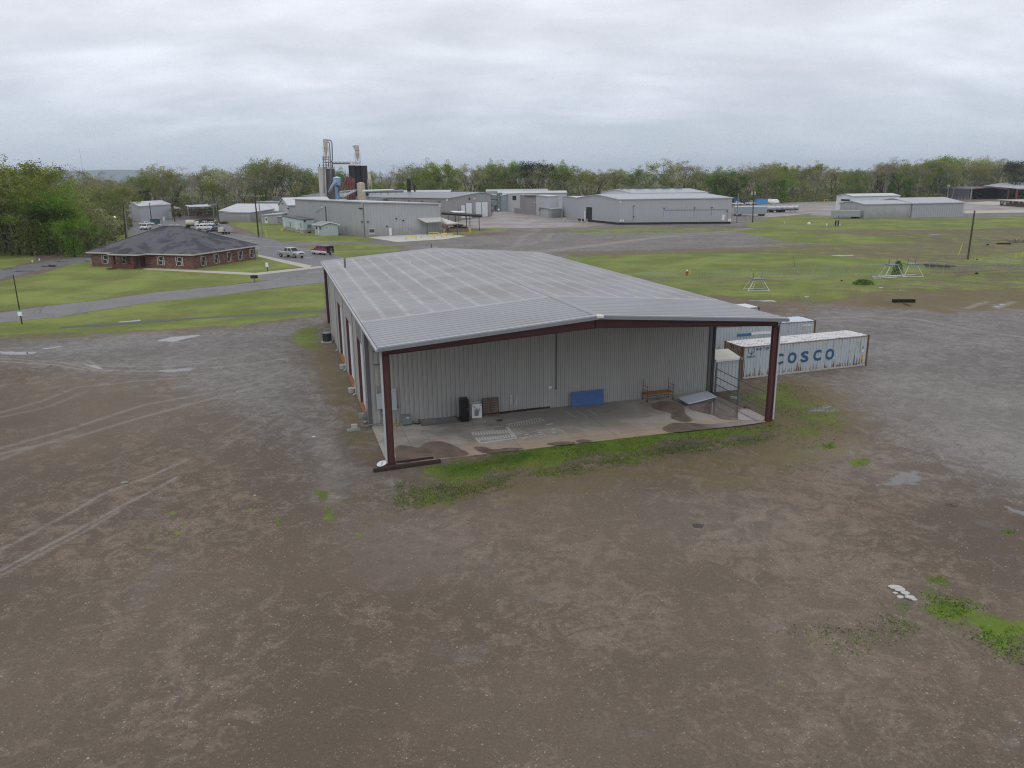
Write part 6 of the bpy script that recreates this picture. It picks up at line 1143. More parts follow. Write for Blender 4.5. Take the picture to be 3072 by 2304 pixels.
duct('thick blue pipe sloping down from the bright blue tank', ((650, 1190), (590, 1260), (540, 1340), (475, 1480)), 36, M('slanting_pipe_blue', (.26, .34, .41), .5, var=.1), YT-3)
REDT = M('oxide_red_tank', (.14, .035, .04), .7, var=.3); e_, cx, r, zt_ = tank('hopper', 'dark red hopper tank inside a pale lattice frame', 'hopper', 895, 1088, 1095, 1080, REDT); m = MB()
for k in range(9): a = k*2*math.pi/9; m.bar((cx+math.cos(a)*r*1.1, YT+math.sin(a)*r*1.1, zt_-9), (cx+math.cos(a)*r*1.1, YT+math.sin(a)*r*1.1, zt_-.3), .16)
for z in (.5, 3, 5.5):
    for k in range(9): a, b = k*2*math.pi/9, (k+1)*2*math.pi/9; m.bar((cx+math.cos(a)*r*1.1, YT+math.sin(a)*r*1.1, zt_-z-2), (cx+math.cos(b)*r*1.1, YT+math.sin(b)*r*1.1, zt_-z), .13)
m.build('lattice_frame', M('pink_rusty_frame', (.32, .16, .14), .7), e_)
A, B = S(865, 1190, YT), S(735, 1465, YT); e_ = thing('inclined_conveyor', 'dark red inclined conveyor with pale rungs between blue tank and hopper', 'conveyor', tuple(B)); MB().bar(A, B, 1.6, 1.0).build('casing', REDT, e_); m = MB()
for k in range(12): q = A+(B-A)*(k+.5)/12; m.bar(q+np.array([-.5, -.9, -.3]), q+np.array([.9, -.9, .3]), .14)
m.build('rungs', M('pink_rusty_frame', (.32, .16, .14), .7), e_)
cyclone('small white cyclone on legs right of the dark silos', 1432, 1512, 1000, 1150, 1475, 1330, M('offwhite_tank', (.55, .53, .47), .6), Y=YT)
d1_, d2_ = G(1225, 640), 0; Yb = 345.; dd = ray(1225.5, 536.5); q = EYE+dd*(Yb/dd[1]); o = MB().tube([(0, 0, 0), (0, 0, q[2])], .8, 12).tube([(2.4, .5, 0), (2.4, .5, q[2]*.82)], .4, 10).build('chimney_stack', M('black_stack', (.03, .022, .022), .8)); o.location = (q[0], Yb, 0); tag(o, 'dark brown chimney stack behind the long dark plant roof', 'chimney')
# ---- canopies, dock and rails by the big hall
zw_ = [onpl(1252.6, 654, N4, R4)[1], onpl(1323, 652, N4, R4)[1]]; zf_ = HT(G(1282.4, 704), 666); canopy('white_canopy', 'pale L shaped canopy on posts at the right corner of the weathered hall', 'canopy', [(1252.6, 654), (1323, 652), (1373, 669), (1342, 671.5), (1323, 664), (1277, 666.5)], [zw_[0], zw_[1], 3.3, 3.3, zf_, zf_], [(1282.4, 704, zf_), (1343.5, 701.5), (1372.5, 702.8), (1330, 697)], M('cream_canopy_roof', (.48, .48, .45), .6, var=.08), DTRIM, pr=.12)
canopy('steel_canopy', 'long dark steel canopy frame on thin posts behind the pale canopy', 'canopy', [(1323, 639), (1445, 647), (1447, 643), (1326, 634.5)], HT(G(1438, 693), 647), [(1438, 693), (1410, 679), (1400, 681), (1366.5, 678), (1345, 672)], M('black_brown_steel', (.035, .026, .025), .7), M('brown_post', (.06, .035, .03), .7), th=.5, pr=.12)
canopy('door_awning', 'small pale awning above the leftmost roller doors', 'awning', [ZB(1660, 930), ZB(1830, 937), ZB(1800, 946), ZB(1700, 944)], 4.6, [ZB(1757, 1055), ZB(1645, 1010)], WDR, DTRIM)
A, B = G(1347.5, 696), G(1404.5, 694.5); nn = unit(np.array([-(B-A)[1], (B-A)[0], 0])); hd = HT(A, 682); e_ = thing('loading_dock', 'stained brick loading dock under the steel canopy', 'loading dock', A); c4 = [A, B, B+nn*7, A+nn*7]; MB().hexa([p3(q, 0) for q in c4], [p3(q, hd) for q in c4]).build('dock_body', M('stained_brick', (.22, .155, .12), .85, var=.4), e_)
c5 = [A-nn*.1+(B-A)*.05, A-nn*.1+(B-A)*.95, A+nn*.2+(B-A)*.95, A+nn*.2+(B-A)*.05]; MB().hexa([p3(q, hd-.25) for q in c5], [p3(q, hd+.1) for q in c5]).build('dock_bumper', RUB, e_)
p = G(*ZF(1870, 590)); rock('scrap_load', 'dark scrap heap standing on the loading dock', (A[0]+2.5, A[1]+3, hd), (1.6, .8, .5), BLK, 3)
for x, y, lb in ((1773, 585, 'yellow'), (2065, 580, 'yellow')):
    post('pipe_bollard', 'thick yellow bollard '+('left of the loading dock' if x < 1900 else 'right of the loading dock'), 'bollard', ZF(x, y), ZF(x, y-45)[1], .3, YP)
rails = (((1355, 662), (1470, 660), 628, 'leftmost yellow pipe guard rail on the concrete pad'), ((1530, 640), (1672, 648), 614, 'low yellow rail in the middle of the pad'), ((1612, 603), (1665, 600), 583, 'small far yellow rail beside the canopy post'), ((1664, 612), (1724, 618), 581, 'tall yellow rail right of the canopy post'),
         ((1748, 628), (1808, 630), 590, 'yellow rail right of the pad, behind the longer one'), ((1760, 634), (1878, 632), 600, 'rightmost yellow pipe guard rail past the pad'))
for a, b, yt, lb in rails:
    A, B = G(*ZF(*a)), G(*ZF(*b)); h = HT(A, ZF(0, yt)[1]); o = MB().tube([(0, 0, 0), (0, 0, h*.85), (*((B-A)*.03)[:2], h), (*((B-A)*.97)[:2], h), (*(B-A)[:2], h*.85), (*(B-A)[:2], 0)], .13, 8).build('guard_rail', M('pale_yellow', (.60, .52, .14), .5)); o.location = A; tag(o, lb, 'guard rail')
# ---- right group of halls
N6, R6, L6 = G(1855.4, 674.5), G(2192, 671.5), G(1733.6, 661.5); r6 = unit(R6-N6); l6 = unit(L6-N6); z6 = HT(N6, 598.6); pk = HT((N6+L6)/2, 584); zr6 = HT(R6, 594)
rt, P = shed('long_warehouse', 'long light grey warehouse with a black doorway in its left gable', 'warehouse', N6, R6, L6, (z6, zr6, zr6, z6), ('AB', pk, pk), GW, RFM, z0=.7, found=FND, over=.25)
feat(rt, P[0], P[3], ZI(238, 325), ZI(305, 497), 'doorway', BLK, .05, .04); feat(rt, P[0], P[3], ZI(222, 370), ZI(235, 497), 'door_leaf', WDR, .3, .1); feat(rt, P[0], P[1], ZI(1876, 418), ZI(1902, 487), 'door', WDR); feat(rt, P[0], P[1], ZI(638, 252), ZI(657, 274), 'sign_plate', WDR, .1)
for x, y in ((812, 313), (808, 444), (1175, 341), (1544, 335), (1752, 330), (1934, 373)): feat(rt, P[0], P[1], ZI(x-7, y-5), ZI(x+7, y+5), 'wall_lamp', BLK, .3, .2)
for x, y0, y1 in ((800, 330, 490), (1170, 350, 440), (1538, 340, 436), (1747, 338, 432), (1942, 350, 480), (808, 318, 440)): feat(rt, P[0], P[1], ZI(x-.7, y0), ZI(x+.7, y1), 'conduit', M('conduit_grey', (.24, .25, .26), .5), .05, .03)
feat(rt, P[0], P[1], ZI(1182, 358), ZI(1940, 359.4), 'conduit', MC['conduit_grey'], .09, .05); feat(rt, P[0], P[1], ZI(700, 493), ZI(800, 494.4), 'conduit', MC['conduit_grey'], .09, .05)
for x in (645, 664, 684): feat(rt, P[0], P[1], ZI(x-6, 478), ZI(x+6, 505), 'meter', WDR, .4, .3)
feat(rt, P[0], P[1], ZI(1950, 470), ZI(1980, 500), 'downspout_box', WDR, .3, .3)
D7, E7 = G(1733.4, 661.5), G(1687, 650.9); za = HT(D7, 594.5); pk = HT((D7+E7)/2, 589.3); rt, P = shed('side_hall', 'lower grey gabled hall attached left of the long light warehouse', 'warehouse', D7, E7, D7+r6*45, za, ('AD', pk, pk), GW, RFL, z0=.5, found=CS)
A8 = along(L6*1.0+l6*22-r6*20, r6, 1896); D8 = along(A8, l6, 1803); B8 = along(A8, r6, 2120); z8 = HT(A8, 580); pk = HT((A8+D8)/2, 568.5)
rt, P = shed('rear_hall', 'white gabled hall rising behind the long light warehouse, vents along its ridge', 'warehouse', A8, B8, D8, z8, ('AB', pk, pk), WW, RFM)
for x in (660, 740, 848, 895, 1008, 1052, 1160, 1210, 1315, 1362):
    q = along((A8+D8)/2-r6*3, r6, ZI(x, 0)[0]); MB().box(q[0]-.6, q[1]-.6, pk, q[0]+.6, q[1]+.6, pk+.8).box(q[0]-.85, q[1]-.85, pk+.8, q[0]+.85, q[1]+.85, pk+.95).build('ridge_vent', GREYM, rt)
# dock blocks between
def block(label, near, left, right, ytop, wm, rm=None, dep=None, name='dock_building', ridge=None, z=None):
    N_, L_, R_ = G(*near), G(*left), G(*right); h = z or HT(N_, ytop); rt, P = shed(name, label, 'loading dock' if 'dock' in name else 'factory hall', N_, R_, L_, h, ridge, wm, rm or RFL, over=.15); return rt, P
rt, P = block('low concrete loading dock left of the side hall', (1655, 654), (1617.4, 646.6), (1685, 652.3), 627, DW)
b_ = unit(P[3]-P[0]); q0 = P[0]+b_*1+unit(P[1]-P[0])*.5; hw = HT(q0, 590); Q = [P[0]+b_*5, P[1]+b_*5, P[3]+b_*5]; rt, P = shed('dock_hall', 'grey hall with pale wall panels rising behind the right loading dock', 'factory hall', Q[0], Q[1], Q[2], hw, None, PW, RFL); 
rt, P = block('tall plain grey block in the middle of the dock row', (1576, 642.8), (1560, 639), (1618, 643.5), 586, MSID('brown_grey_cladding', (.26, .255, .26), .9, .85, .15), name='block_hall'); feat(rt, P[0], P[1], ZH(1000, 405), ZH(1018, 428), 'wall_lamp', WDR, .3, .2); feat(rt, P[0], P[1], ZH(820, 270), ZH(1095, 300), 'rusty_eave', M('weathered_eave', (.2, .17, .15), .8, var=.4), .6, .5)
rt, P = block('low loading dock with a platform left of the plain grey block', (1572, 641), (1542.5, 637.5), (1576, 641.5), 626, DW)
N9, R9 = G(1552, 636), G(1571, 638); hh = HT(N9, 584); rt, P = shed('dock_hall', 'pale grey wall bay with a black opening above the left dock', 'factory hall', G(1537, 634.5), G(1572, 637), G(1537, 634.5)+l6*12, hh, None, PW, RFL); feat(rt, P[0], P[1], ZH(600, 290), ZH(668, 372), 'opening', BLK)
A9, B9 = G(1505, 633.5), G(1538, 633); hh = HT(A9, 587); pk = HT((A9+B9)/2, 583); shed('gabled_hall', 'small blue grey gabled hall at the left end of the dock row', 'factory hall', A9, B9, A9+l6*14, hh, ('AD', pk, pk), M('bluegrey_siding', (.25, .29, .32), .6, var=.15), RFL)
for (x0, x1, yb, yt, Y, lb, wm) in ((1459, 1643, 0, 571, 400, 'farthest long low white roofed hall behind the dock row', PW), (1494, 1700, 0, 577, 370, 'long low hall with rows of roof vents behind the dock row', PW), (1080, 1350, 0, 575.5, 372, 'low hall just showing behind the dark plant roof', DW)):
    a = EYE+ray(x0, 600)*(Y/ray(x0, 600)[1]); b = EYE+ray(x1, 600)*(Y/ray(x1, 600)[1]); h = HT(a, yt)-.6; shed('rear_hall', lb, 'factory hall', a, b, a+np.array([0, 16., 0]), h, ('AB', h+.8, h+.8), wm, RFL)
# clutter of the yard corner
p = G(*ZH(345, 575)); o = MB().lathe([(.01, 0), (.45, .1), (.62, .45), (.62, .7), (.4, 1.05), (.01, 1.15)], n=14).build('white_tank', WHT, smooth=True); o.location = p; tag(o, 'small round white tank on the yard beside the dark skip', 'tank')
p = G(*ZH(345, 562)); e_ = thing('skip', 'dark open steel skip beside the round white tank', 'skip', p, local=True); m = MB().hexa([(-1.8, -1.2, .2), (1.8, -1.2, .2), (1.8, 1.2, .2), (-1.8, 1.2, .2)], [(-2.2, -1.3, 2.2), (2.0, -1.3, 2.2), (2.0, 1.3, 2.2), (-2.2, 1.3, 2.2)]); m.build('tub', M('dark_blue_steel', (.06, .08, .10), .6), e_); MB().box(-2.1, -1.36, 1.2, 1.9, -1.3, 1.35).build('stiffener', GREYM, e_)
p = G(*ZH(445, 566)); e_ = thing('flat_trailer', 'small dark trailer with spoked wheel right of the skip', 'trailer', p, local=True); MB().box(-1.4, -.8, .8, 1.4, .8, 1.3).build('bed', BLK, e_)
for x, y in ((.6, -.9), (.6, .9)): wheel(MB(), x, y, .65, .65, .25).build('wheel', TY, e_)
a = S(0, 0); p = G(1499, 633); o = MB().tube([(0, 0, 0), (0, 0, HT(p, 578))], 1.3, 14).build('process_tower', M('green_grey_tower', (.16, .21, .20), .6)); o.location = p; tag(o, 'slim green grey process tower at the corner of the dock row', 'tower')
p = G(1484, 636); h = HT(p, 582); m = MB()
for x in (-1.6, 1.2):
    for y in (-1, 1): m.bar((x, y, 0), (x, y, h), .25)
for z in (h*.35, h*.7, h): m.bar((-1.6, -1, z), (1.2, -1, z), .2).bar((-1.6, 1, z), (1.2, 1, z), .2)
m.bar((-1.6, -1, 0), (1.2, -1, h*.35), .18).bar((-1.6, -1, h*.35), (1.2, -1, h*.7), .18).build('steel_tower', M('brown_post', (.06, .035, .03), .7)).location = p; o = bpy.data.objects['steel_tower']; tag(o, 'dark open steel frame tower right of the roller doors', 'frame tower')
for (x, y, yt, lb) in ((1545, 752, 690, 'left pale bollard before the side hall'), (1576, 760, 700, 'right pale bollard before the side hall'), (1872, 812, 720, 'left pale bollard before the black doorway'), (1970, 816, 712, 'right pale bollard before the black doorway'), (2085, 770, 670, 'pale bollard right of the black doorway'), (415, 570, 480, 'left pale bollard by the small trailer'), (490, 572, 480, 'right pale bollard by the small trailer'), (610, 612, 380, 'tall pale post at the left dock')):
    post('pipe_bollard', lb, 'bollard', ZH(x, y), ZH(x, yt)[1], .16, M('cream_paint', (.52, .48, .34), .6))
# ---- right hand grey building pair, white hall
N7, J7 = G(2590.3, 655.7), G(2730, 652.8); r7 = unit(J7-N7); l7 = np.array([-r7[1], r7[0], 0]); R7 = N7+r7*0; R7 = along(J7, r7, 2888); z7 = HT(N7, 613.5)
rt, P = shed('low_warehouse', 'left half of the low pale grey warehouse pair, a trailer at its corner', 'warehouse', N7, J7, along(N7, l7, 2517), z7, ('AB', z7+.9, z7+.9), GW2, RFM); feat(rt, P[0], P[3], ZD(782, 478), ZD(812, 530), 'door', WDR)
D_ = J7-l7*.5; rt, P = shed('low_warehouse', 'right half of the low pale grey warehouse pair, cleaner ribbed wall', 'warehouse', D_+r7*.1, R7-l7*.5, D_+l7*22, HT(J7, 610.6), ('AB', z7+1.6, z7+1.6), MSID('ribbed_pale_cladding', (.35, .365, .38), .9, .7, .06), RFM)
Aw = EYE+ray(2557, 610)*(312/ray(2557, 610)[1]); Bw = along(Aw, r7, 2697); Dw = along(Aw, l7, 2508); zw = HT(Aw, 589.5); rt, P = shed('white_hall', 'white metal hall with a strip window behind the grey warehouse pair', 'warehouse', Aw, Bw, Dw, zw, ('AB', zw+.8, zw+.8), WW, RFL); feat(rt, P[0], P[3], ZD(822, 449), ZD(886, 467), 'window', GLS)
def wtrailer(label, a, b, ytop, mat, h0=.7, group=None, roof=None):
    A, B = G(*a), G(*b); d = unit(B-A); n = np.array([-d[1], d[0], 0]); h = HT(A, ytop); e = thing('box_trailer', label, 'trailer', A); c = [A, B, B+n*2.5, A+n*2.5]
    MB().hexa([p3(q, h0) for q in c], [p3(q, h) for q in c]).build('box', mat, e); c = [A-d*.03-n*.03, B+d*.03-n*.03, B+d*.03+n*2.53, A-d*.03+n*2.53]; MB().hexa([p3(q, h) for q in c], [p3(q, h+.1) for q in c]).build('roof', roof or TRIM, e)
    for s0 in (.6, 1.7):
        for k in (0.05, 2.2): q = B-d*(s0+.6)+n*k; MB().tube([p3(q, .5), p3(q+n*.25, .5)], .5, 14).build('wheel', TY, e)
    q = A+d*2; MB().bar(p3(q+n*.3, 0), p3(q+n*.3, h0), .12).bar(p3(q+n*2.2, 0), p3(q+n*2.2, h0), .12).build('landing_leg', DTRIM, e); return e
wtrailer('dull grey box trailer parked at the corner of the low grey warehouse', (2492, 654.5), (2576.5, 656.5), 631.5, M('trailer_grey', (.30, .33, .34), .5, var=.08)); wtrailer('long silver box trailer parked left of the tank trailers', (2203, 648.5), (2300, 648), 620.5, M('trailer_silver', (.27, .32, .36), .45, var=.06), roof=M('shiny_roof', (.72, .73, .74), .3))
TW = M('tank_white', (.62, .63, .60), .4, var=.12, scale=.8); TS = M('tank_silver', (.42, .44, .44), .35, metal=.3, var=.12)
def tanker():
    e = thing('tank_trailer', 'white tank trailer in the row beyond the silver box trailer', 'tank trailer'); m = MB(); m.tube([(-5.2, 0, 2.15), (-4.9, 0, 2.15), (-4.5, 0, 2.15), (4.5, 0, 2.15), (4.9, 0, 2.15), (5.2, 0, 2.15)], [.5, .95, 1.1, 1.1, .95, .5], 16).build('tank', TW, e, smooth=True)
    MB().box(-5, -.5, .85, 5, .5, 1.05).build('chassis', BLK, e); MB().box(-4, -.2, 3.25, 4, .2, 3.32).tube([(0, 0, 3.2), (0, 0, 3.5)], .3, 10).build('walkway', GALV, e)
    for x in (-4.2, -2.9):
        for y in (-1.0, 1.0): wheel(MB(), x, y, .5, .5, .3).build('wheel', TY, e)
    MB().bar((3.2, -.7, 0), (3.2, -.7, 1), .14).bar((3.2, .7, 0), (3.2, .7, 1), .14).build('landing_leg', DTRIM, e); return e
tk_ = tanker()
for k, (q, mt) in enumerate((((735, 455), 1), ((815, 457), 0), ((905, 455), 1), ((1010, 452), 0), ((1135, 452), 1), ((1215, 448), 0))):
    g = G(*ZJ(*q)); lb = ['leftmost', 'second', 'third', 'fourth', 'fifth', 'rightmost'][k]+' tank trailer of the row beyond the silver box trailer'
    o = tk_ if k == 0 else dup(tk_, (0, 0, 0)); o.location = (g[0]-1.5, g[1]+4-0*k, 0); o.rotation_euler[2] = -.55; o.scale = (.72, .85, .85); o['label'] = lb; o['group'] = 'tank trailers parked in a row'
    if mt:
        for c in o.children:
            if c.name.startswith('tank'): c.data = c.data.copy(); c.data.materials[0] = TS
# ---- far right sheds
def Yp(px, py, Y): d = ray(px, py); return EYE+d*(Y/d[1])
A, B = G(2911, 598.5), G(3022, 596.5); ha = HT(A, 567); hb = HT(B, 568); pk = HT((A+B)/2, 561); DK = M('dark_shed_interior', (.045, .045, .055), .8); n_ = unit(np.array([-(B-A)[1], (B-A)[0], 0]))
e_ = thing('open_steel_shed', 'open fronted dark shed with red steel columns near the right edge', 'open shed', A); dA, dB = A+n_*26, B+n_*26
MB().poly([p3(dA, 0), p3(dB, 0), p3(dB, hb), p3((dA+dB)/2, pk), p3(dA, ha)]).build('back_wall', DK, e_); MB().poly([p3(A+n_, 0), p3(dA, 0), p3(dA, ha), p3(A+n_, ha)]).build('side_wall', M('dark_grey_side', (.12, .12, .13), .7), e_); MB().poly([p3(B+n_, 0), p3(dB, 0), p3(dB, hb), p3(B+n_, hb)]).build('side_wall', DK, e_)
mA, mB_ = (A+B)/2, (dA+dB)/2; MB().hexa([p3(A, ha), p3(mA, pk), p3(mB_, pk), p3(dA, ha)], [p3(A, ha+.2), p3(mA, pk+.2), p3(mB_, pk+.2), p3(dA, ha+.2)]).hexa([p3(mA, pk), p3(B, hb), p3(dB, hb), p3(mB_, pk)], [p3(mA, pk+.2), p3(B, hb+.2), p3(dB, hb+.2), p3(mB_, pk+.2)]).build('roof', RFD, e_)
RDS = M('red_frame_far', (.20, .05, .05), .6); MB().bar(p3(A, ha-.1), p3(mA, pk-.1), .4, .5).bar(p3(mA, pk-.1), p3(B, hb-.1), .4, .5).build('front_rafter', RDS, e_)
for q, h in ((A, ha), (B, hb)): MB().bar(p3(q, 0), p3(q, h), .5).build('column', RDS if q is B else GALV, e_)
A, B = G(2945, 590)+np.array([0, 8, 0]), 0
Y1 = 470.; A = Yp(2945, 590, Y1)*[1, 1, 0]; B = Yp(3240, 590, Y1)*[1, 1, 0]; ha = HT(A, 557); z_r = ha+5.5; Nn = np.array([0, 34., 0]); e_ = thing('large_open_shed', 'large light roofed steel shed cut by the right photo edge', 'open shed', A); F0 = B*0
Fm = Yp(3052, 566, Y1-22); fA = A; fN = np.array([*Fm[:2], 0]); fC = np.array([fN[0]+70, fN[1]+10, 0]); bk = fA+np.array([40, 45, 0])
zA, zN = ha, Fm[2]; pkp = Yp(3010, 547.5, Y1+6); pk2 = np.array([pkp[0]+75, pkp[1]+8, pkp[2]])
RFp = RFL; MB().poly([p3(fA, zA), p3(fN, zN), p3(fC, zN), tuple(pk2), tuple(pkp)]).poly([p3(fA, zA-.2), p3(fN, zN-.2), p3(fC, zN-.2), (pk2[0], pk2[1], pk2[2]-.2), (pkp[0], pkp[1], pkp[2]-.2)][::-1]).build('roof', RFp, e_)
MB().bar(p3(fN, 0), p3(fN, zN-.2), .8).build('column', RDS, e_); MB().bar(p3(fC, 0), p3(fC, zN-.2), .8).build('column', RDS, e_); MB().bar(p3(fN, zN-.5), p3(fC, zN-.5), .4, .7).build('eave_beam', RDS, e_); MB().poly([p3(bk, 0), (pk2[0], pk2[1], 0), (pk2[0], pk2[1], pk2[2]-.3), p3(bk, pkp[2]-.3)]).build('back_wall', DK, e_)
MB().poly([(fA[0]+2, fA[1]+1, 0), p3(bk, 0), p3(bk, pkp[2]-.3), (fA[0]+2, fA[1]+1, zA-.3)]).build('side_wall', DK, e_)
A, B = G(2999, 616), G(3110, 624.5); n_ = unit(np.array([-(B-A)[1], (B-A)[0], 0])); h = HT(A, 600); rt, P = shed('brick_building', 'low brown brick building with flat pale roof at the right photo edge', 'building', A, B, A+n_*12, h, None, M('brown_brick', (.11, .075, .065), .85, var=.15), M('pale_flat_roof', (.45, .44, .40), .7), over=1.0, trim=CRM)
for x in (857, 935, 990, 1067, 1124): feat(rt, P[0], P[1], ZL(x-8, 428), ZL(x+8, 455), 'window', CRM)
feat(rt, P[0], P[1], ZL(880, 425), ZL(905, 476), 'door', CRM)
A = G(2800, 604); B = G(2915, 602); e_ = thing('distant_fence', 'faint mesh fence in front of the far right wood', 'fence', A); m = MB()
for k in range(12): q = A+(B-A)*k/11; MB().bar(p3(q, 0), p3(q, 2.2), .1).build('fence_post', GALV, e_)
for z in (.5, 1.2, 2.1): m.bar(p3(A, z), p3(B, z), .05)
m.build('wire', GALV, e_)
# ---- utility poles
PWD = M('pole_wood_dark', (.05, .043, .035), .85, var=.3); PWL = M('pole_wood_pale', (.20, .19, .17), .85, var=.2)
def upole(label, base, top, mat=PWD, arm=0, tr=0, r=.17, lamp=False, adir=(1, 0, 0)):
    P = G(*base); h = HT(P, top[1]); d = ray(*top); tt = (P-EYE)@FW/(d@FW); Q = EYE+d*tt; e = thing('utility_pole', label, 'utility pole', P); MB().tube([p3(P, 0), tuple(Q)], [r*1.15, r*.8], 8).build('pole', mat, e); a = unit(np.array(adir, float))
    if arm: MB().bar(Q-a*arm/2-np.array([0, 0, .4]), Q+a*arm/2-np.array([0, 0, .4]), .14).build('crossarm', PWL, e); m = MB(); [m.tube([tuple(Q+a*arm*s-np.array([0, 0, .33])), tuple(Q+a*arm*s+np.array([0, 0, -.05]))], .07, 6) for s in (-.45, -.15, .15, .45)]; m.build('insulators', CRM, e)
    for k in range(tr): s = (-1) ** k; q = Q+a*s*.45-np.array([0, 0, 1.2]); MB().tube([tuple(q-np.array([0, 0, .55])), tuple(q+np.array([0, 0, .45]))], .36, 12).build('transformer', LGREY, e)
    if lamp: q = Q+np.array([-.8, -.3, -.1]); MB().bar(Q-np.array([0, 0, .3]), q, .07).build('lamp_arm', GALV, e); MB().box(q[0]-.35, q[1]-.2, q[2]-.1, q[0]+.2, q[1]+.2, q[2]+.15).build('lamp_head', WHT, e)
    return Q
T = {}
T['a'] = upole('dark pole with a wide crossarm, left of the twin poles in the grass', (776, 711), (764, 583.5), arm=6.2, r=.2); T['b'] = upole('pale thinner pole of the twin poles in the grass', (788.5, 712), (774, 586), PWL, arm=2, r=.14)
post('guy_marker', 'slanting yellow guy guard at the foot of the twin poles', 'guy guard', (801.4, 712), 689, .09, YP, 795.5)
T['c'] = upole('lamp pole rising behind the pale hut', (981, 700.5), (976.5, 620), r=.17, lamp=True); T['d'] = upole('dark pole standing behind the brick office roof, left one', (379, 722), (369, 613), r=.2); upole('pale pole touching the dark one behind the brick office', (384, 722), (374, 632), PWL, r=.18)
T['e'] = upole('thin dark pole in front of the pale warehouse wall', (455, 665), (448, 609), r=.17); T['f'] = upole('dark pole with crossarm at the right end of the pale warehouse', (524.5, 665), (516, 591), arm=6, r=.2); T['g'] = upole('dark pole at the left end of the long low warehouse', (658, 670), (651, 611), r=.2)
T['h'] = upole('pole with one white transformer behind the pale warehouse', (404, 650), (403, 585), tr=1); T['i'] = upole('pole behind the gap between warehouse and sheds, crossarm high', (648, 648), (643, 592), arm=5, r=.15)
T['j'] = upole('thin leaning pale pole right of the long light warehouse', (2210, 668), (2215.5, 579), PWL, r=.15); T['k'] = upole('pole with two white transformers before the silver trailer', (2258, 667), (2261, 568), tr=2, r=.17); T['l'] = upole('farther pole with one white transformer behind the silver trailer', (2242, 604), (2241, 571), tr=1, r=.17)
T['m'] = upole('thin leaning pole beside the white hall', (2532, 606), (2545, 534), r=.16); T['n'] = upole('pale pole with two transformers in front of the right wood', (2840.5, 602), (2847, 550), PWL, tr=2, r=.2); T['o'] = upole('thin leaning pole right of the one with two transformers', (2854, 600), (2867, 546), PWL, r=.15)
e_ = G(345, 690); Pn = upole('short pole carrying a lit yard lamp at the edge of the left wood', (346, 690), (346, 648), r=.1); q = Pn+np.array([0, -.5, -.6]); o = MB().tube([tuple(q), tuple(q+np.array([0, 0, .5]))], [.35, .2], 10).build('lit_yard_lamp', M('lamp_glow', (.9, .85, .7), .5, emit=((1, .86, .62), 5.))); tag(o, 'lit white yard lamp at the edge of the left wood', 'lamp')
def wire(label, a, b, sag, r=.03):
    pts = [tuple(a+(b-a)*k/14-np.array([0, 0, sag*4*(k/14)*(1-k/14)])) for k in range(15)]; o = MB().tube(pts, r, 4).build('power_line', BLK); tag(o, label, 'power line')
wl = G(850, 672); q0 = np.array([*wl[:2], HT(wl, 636)]); wire('sagging wire from the tall gabled hall to the lamp pole', q0, T['c'], 2.0, .05)
wire('upper wire from the twin poles to the crossarm pole by the warehouse', T['a']+np.array([-3, 0, -.2]), T['f']+np.array([2, 0, -.2]), 2); wire('lower wire from the twin poles to the crossarm pole by the warehouse', T['a']+np.array([-3, 0, -1.4]), T['f']+np.array([2, 0, -1.2]), 2.5); wire('wire from the left dark pole to the thin pole at the warehouse', T['d'], T['e'], 1.5); wire('wire between the two warehouse poles', T['e'], T['f'], 1.5)
wire('wire between the poles at the right wood', T['m'], T['n'], 4); wire('wire from the twin pole to the tall gabled hall', T['b'], q0, 1.)
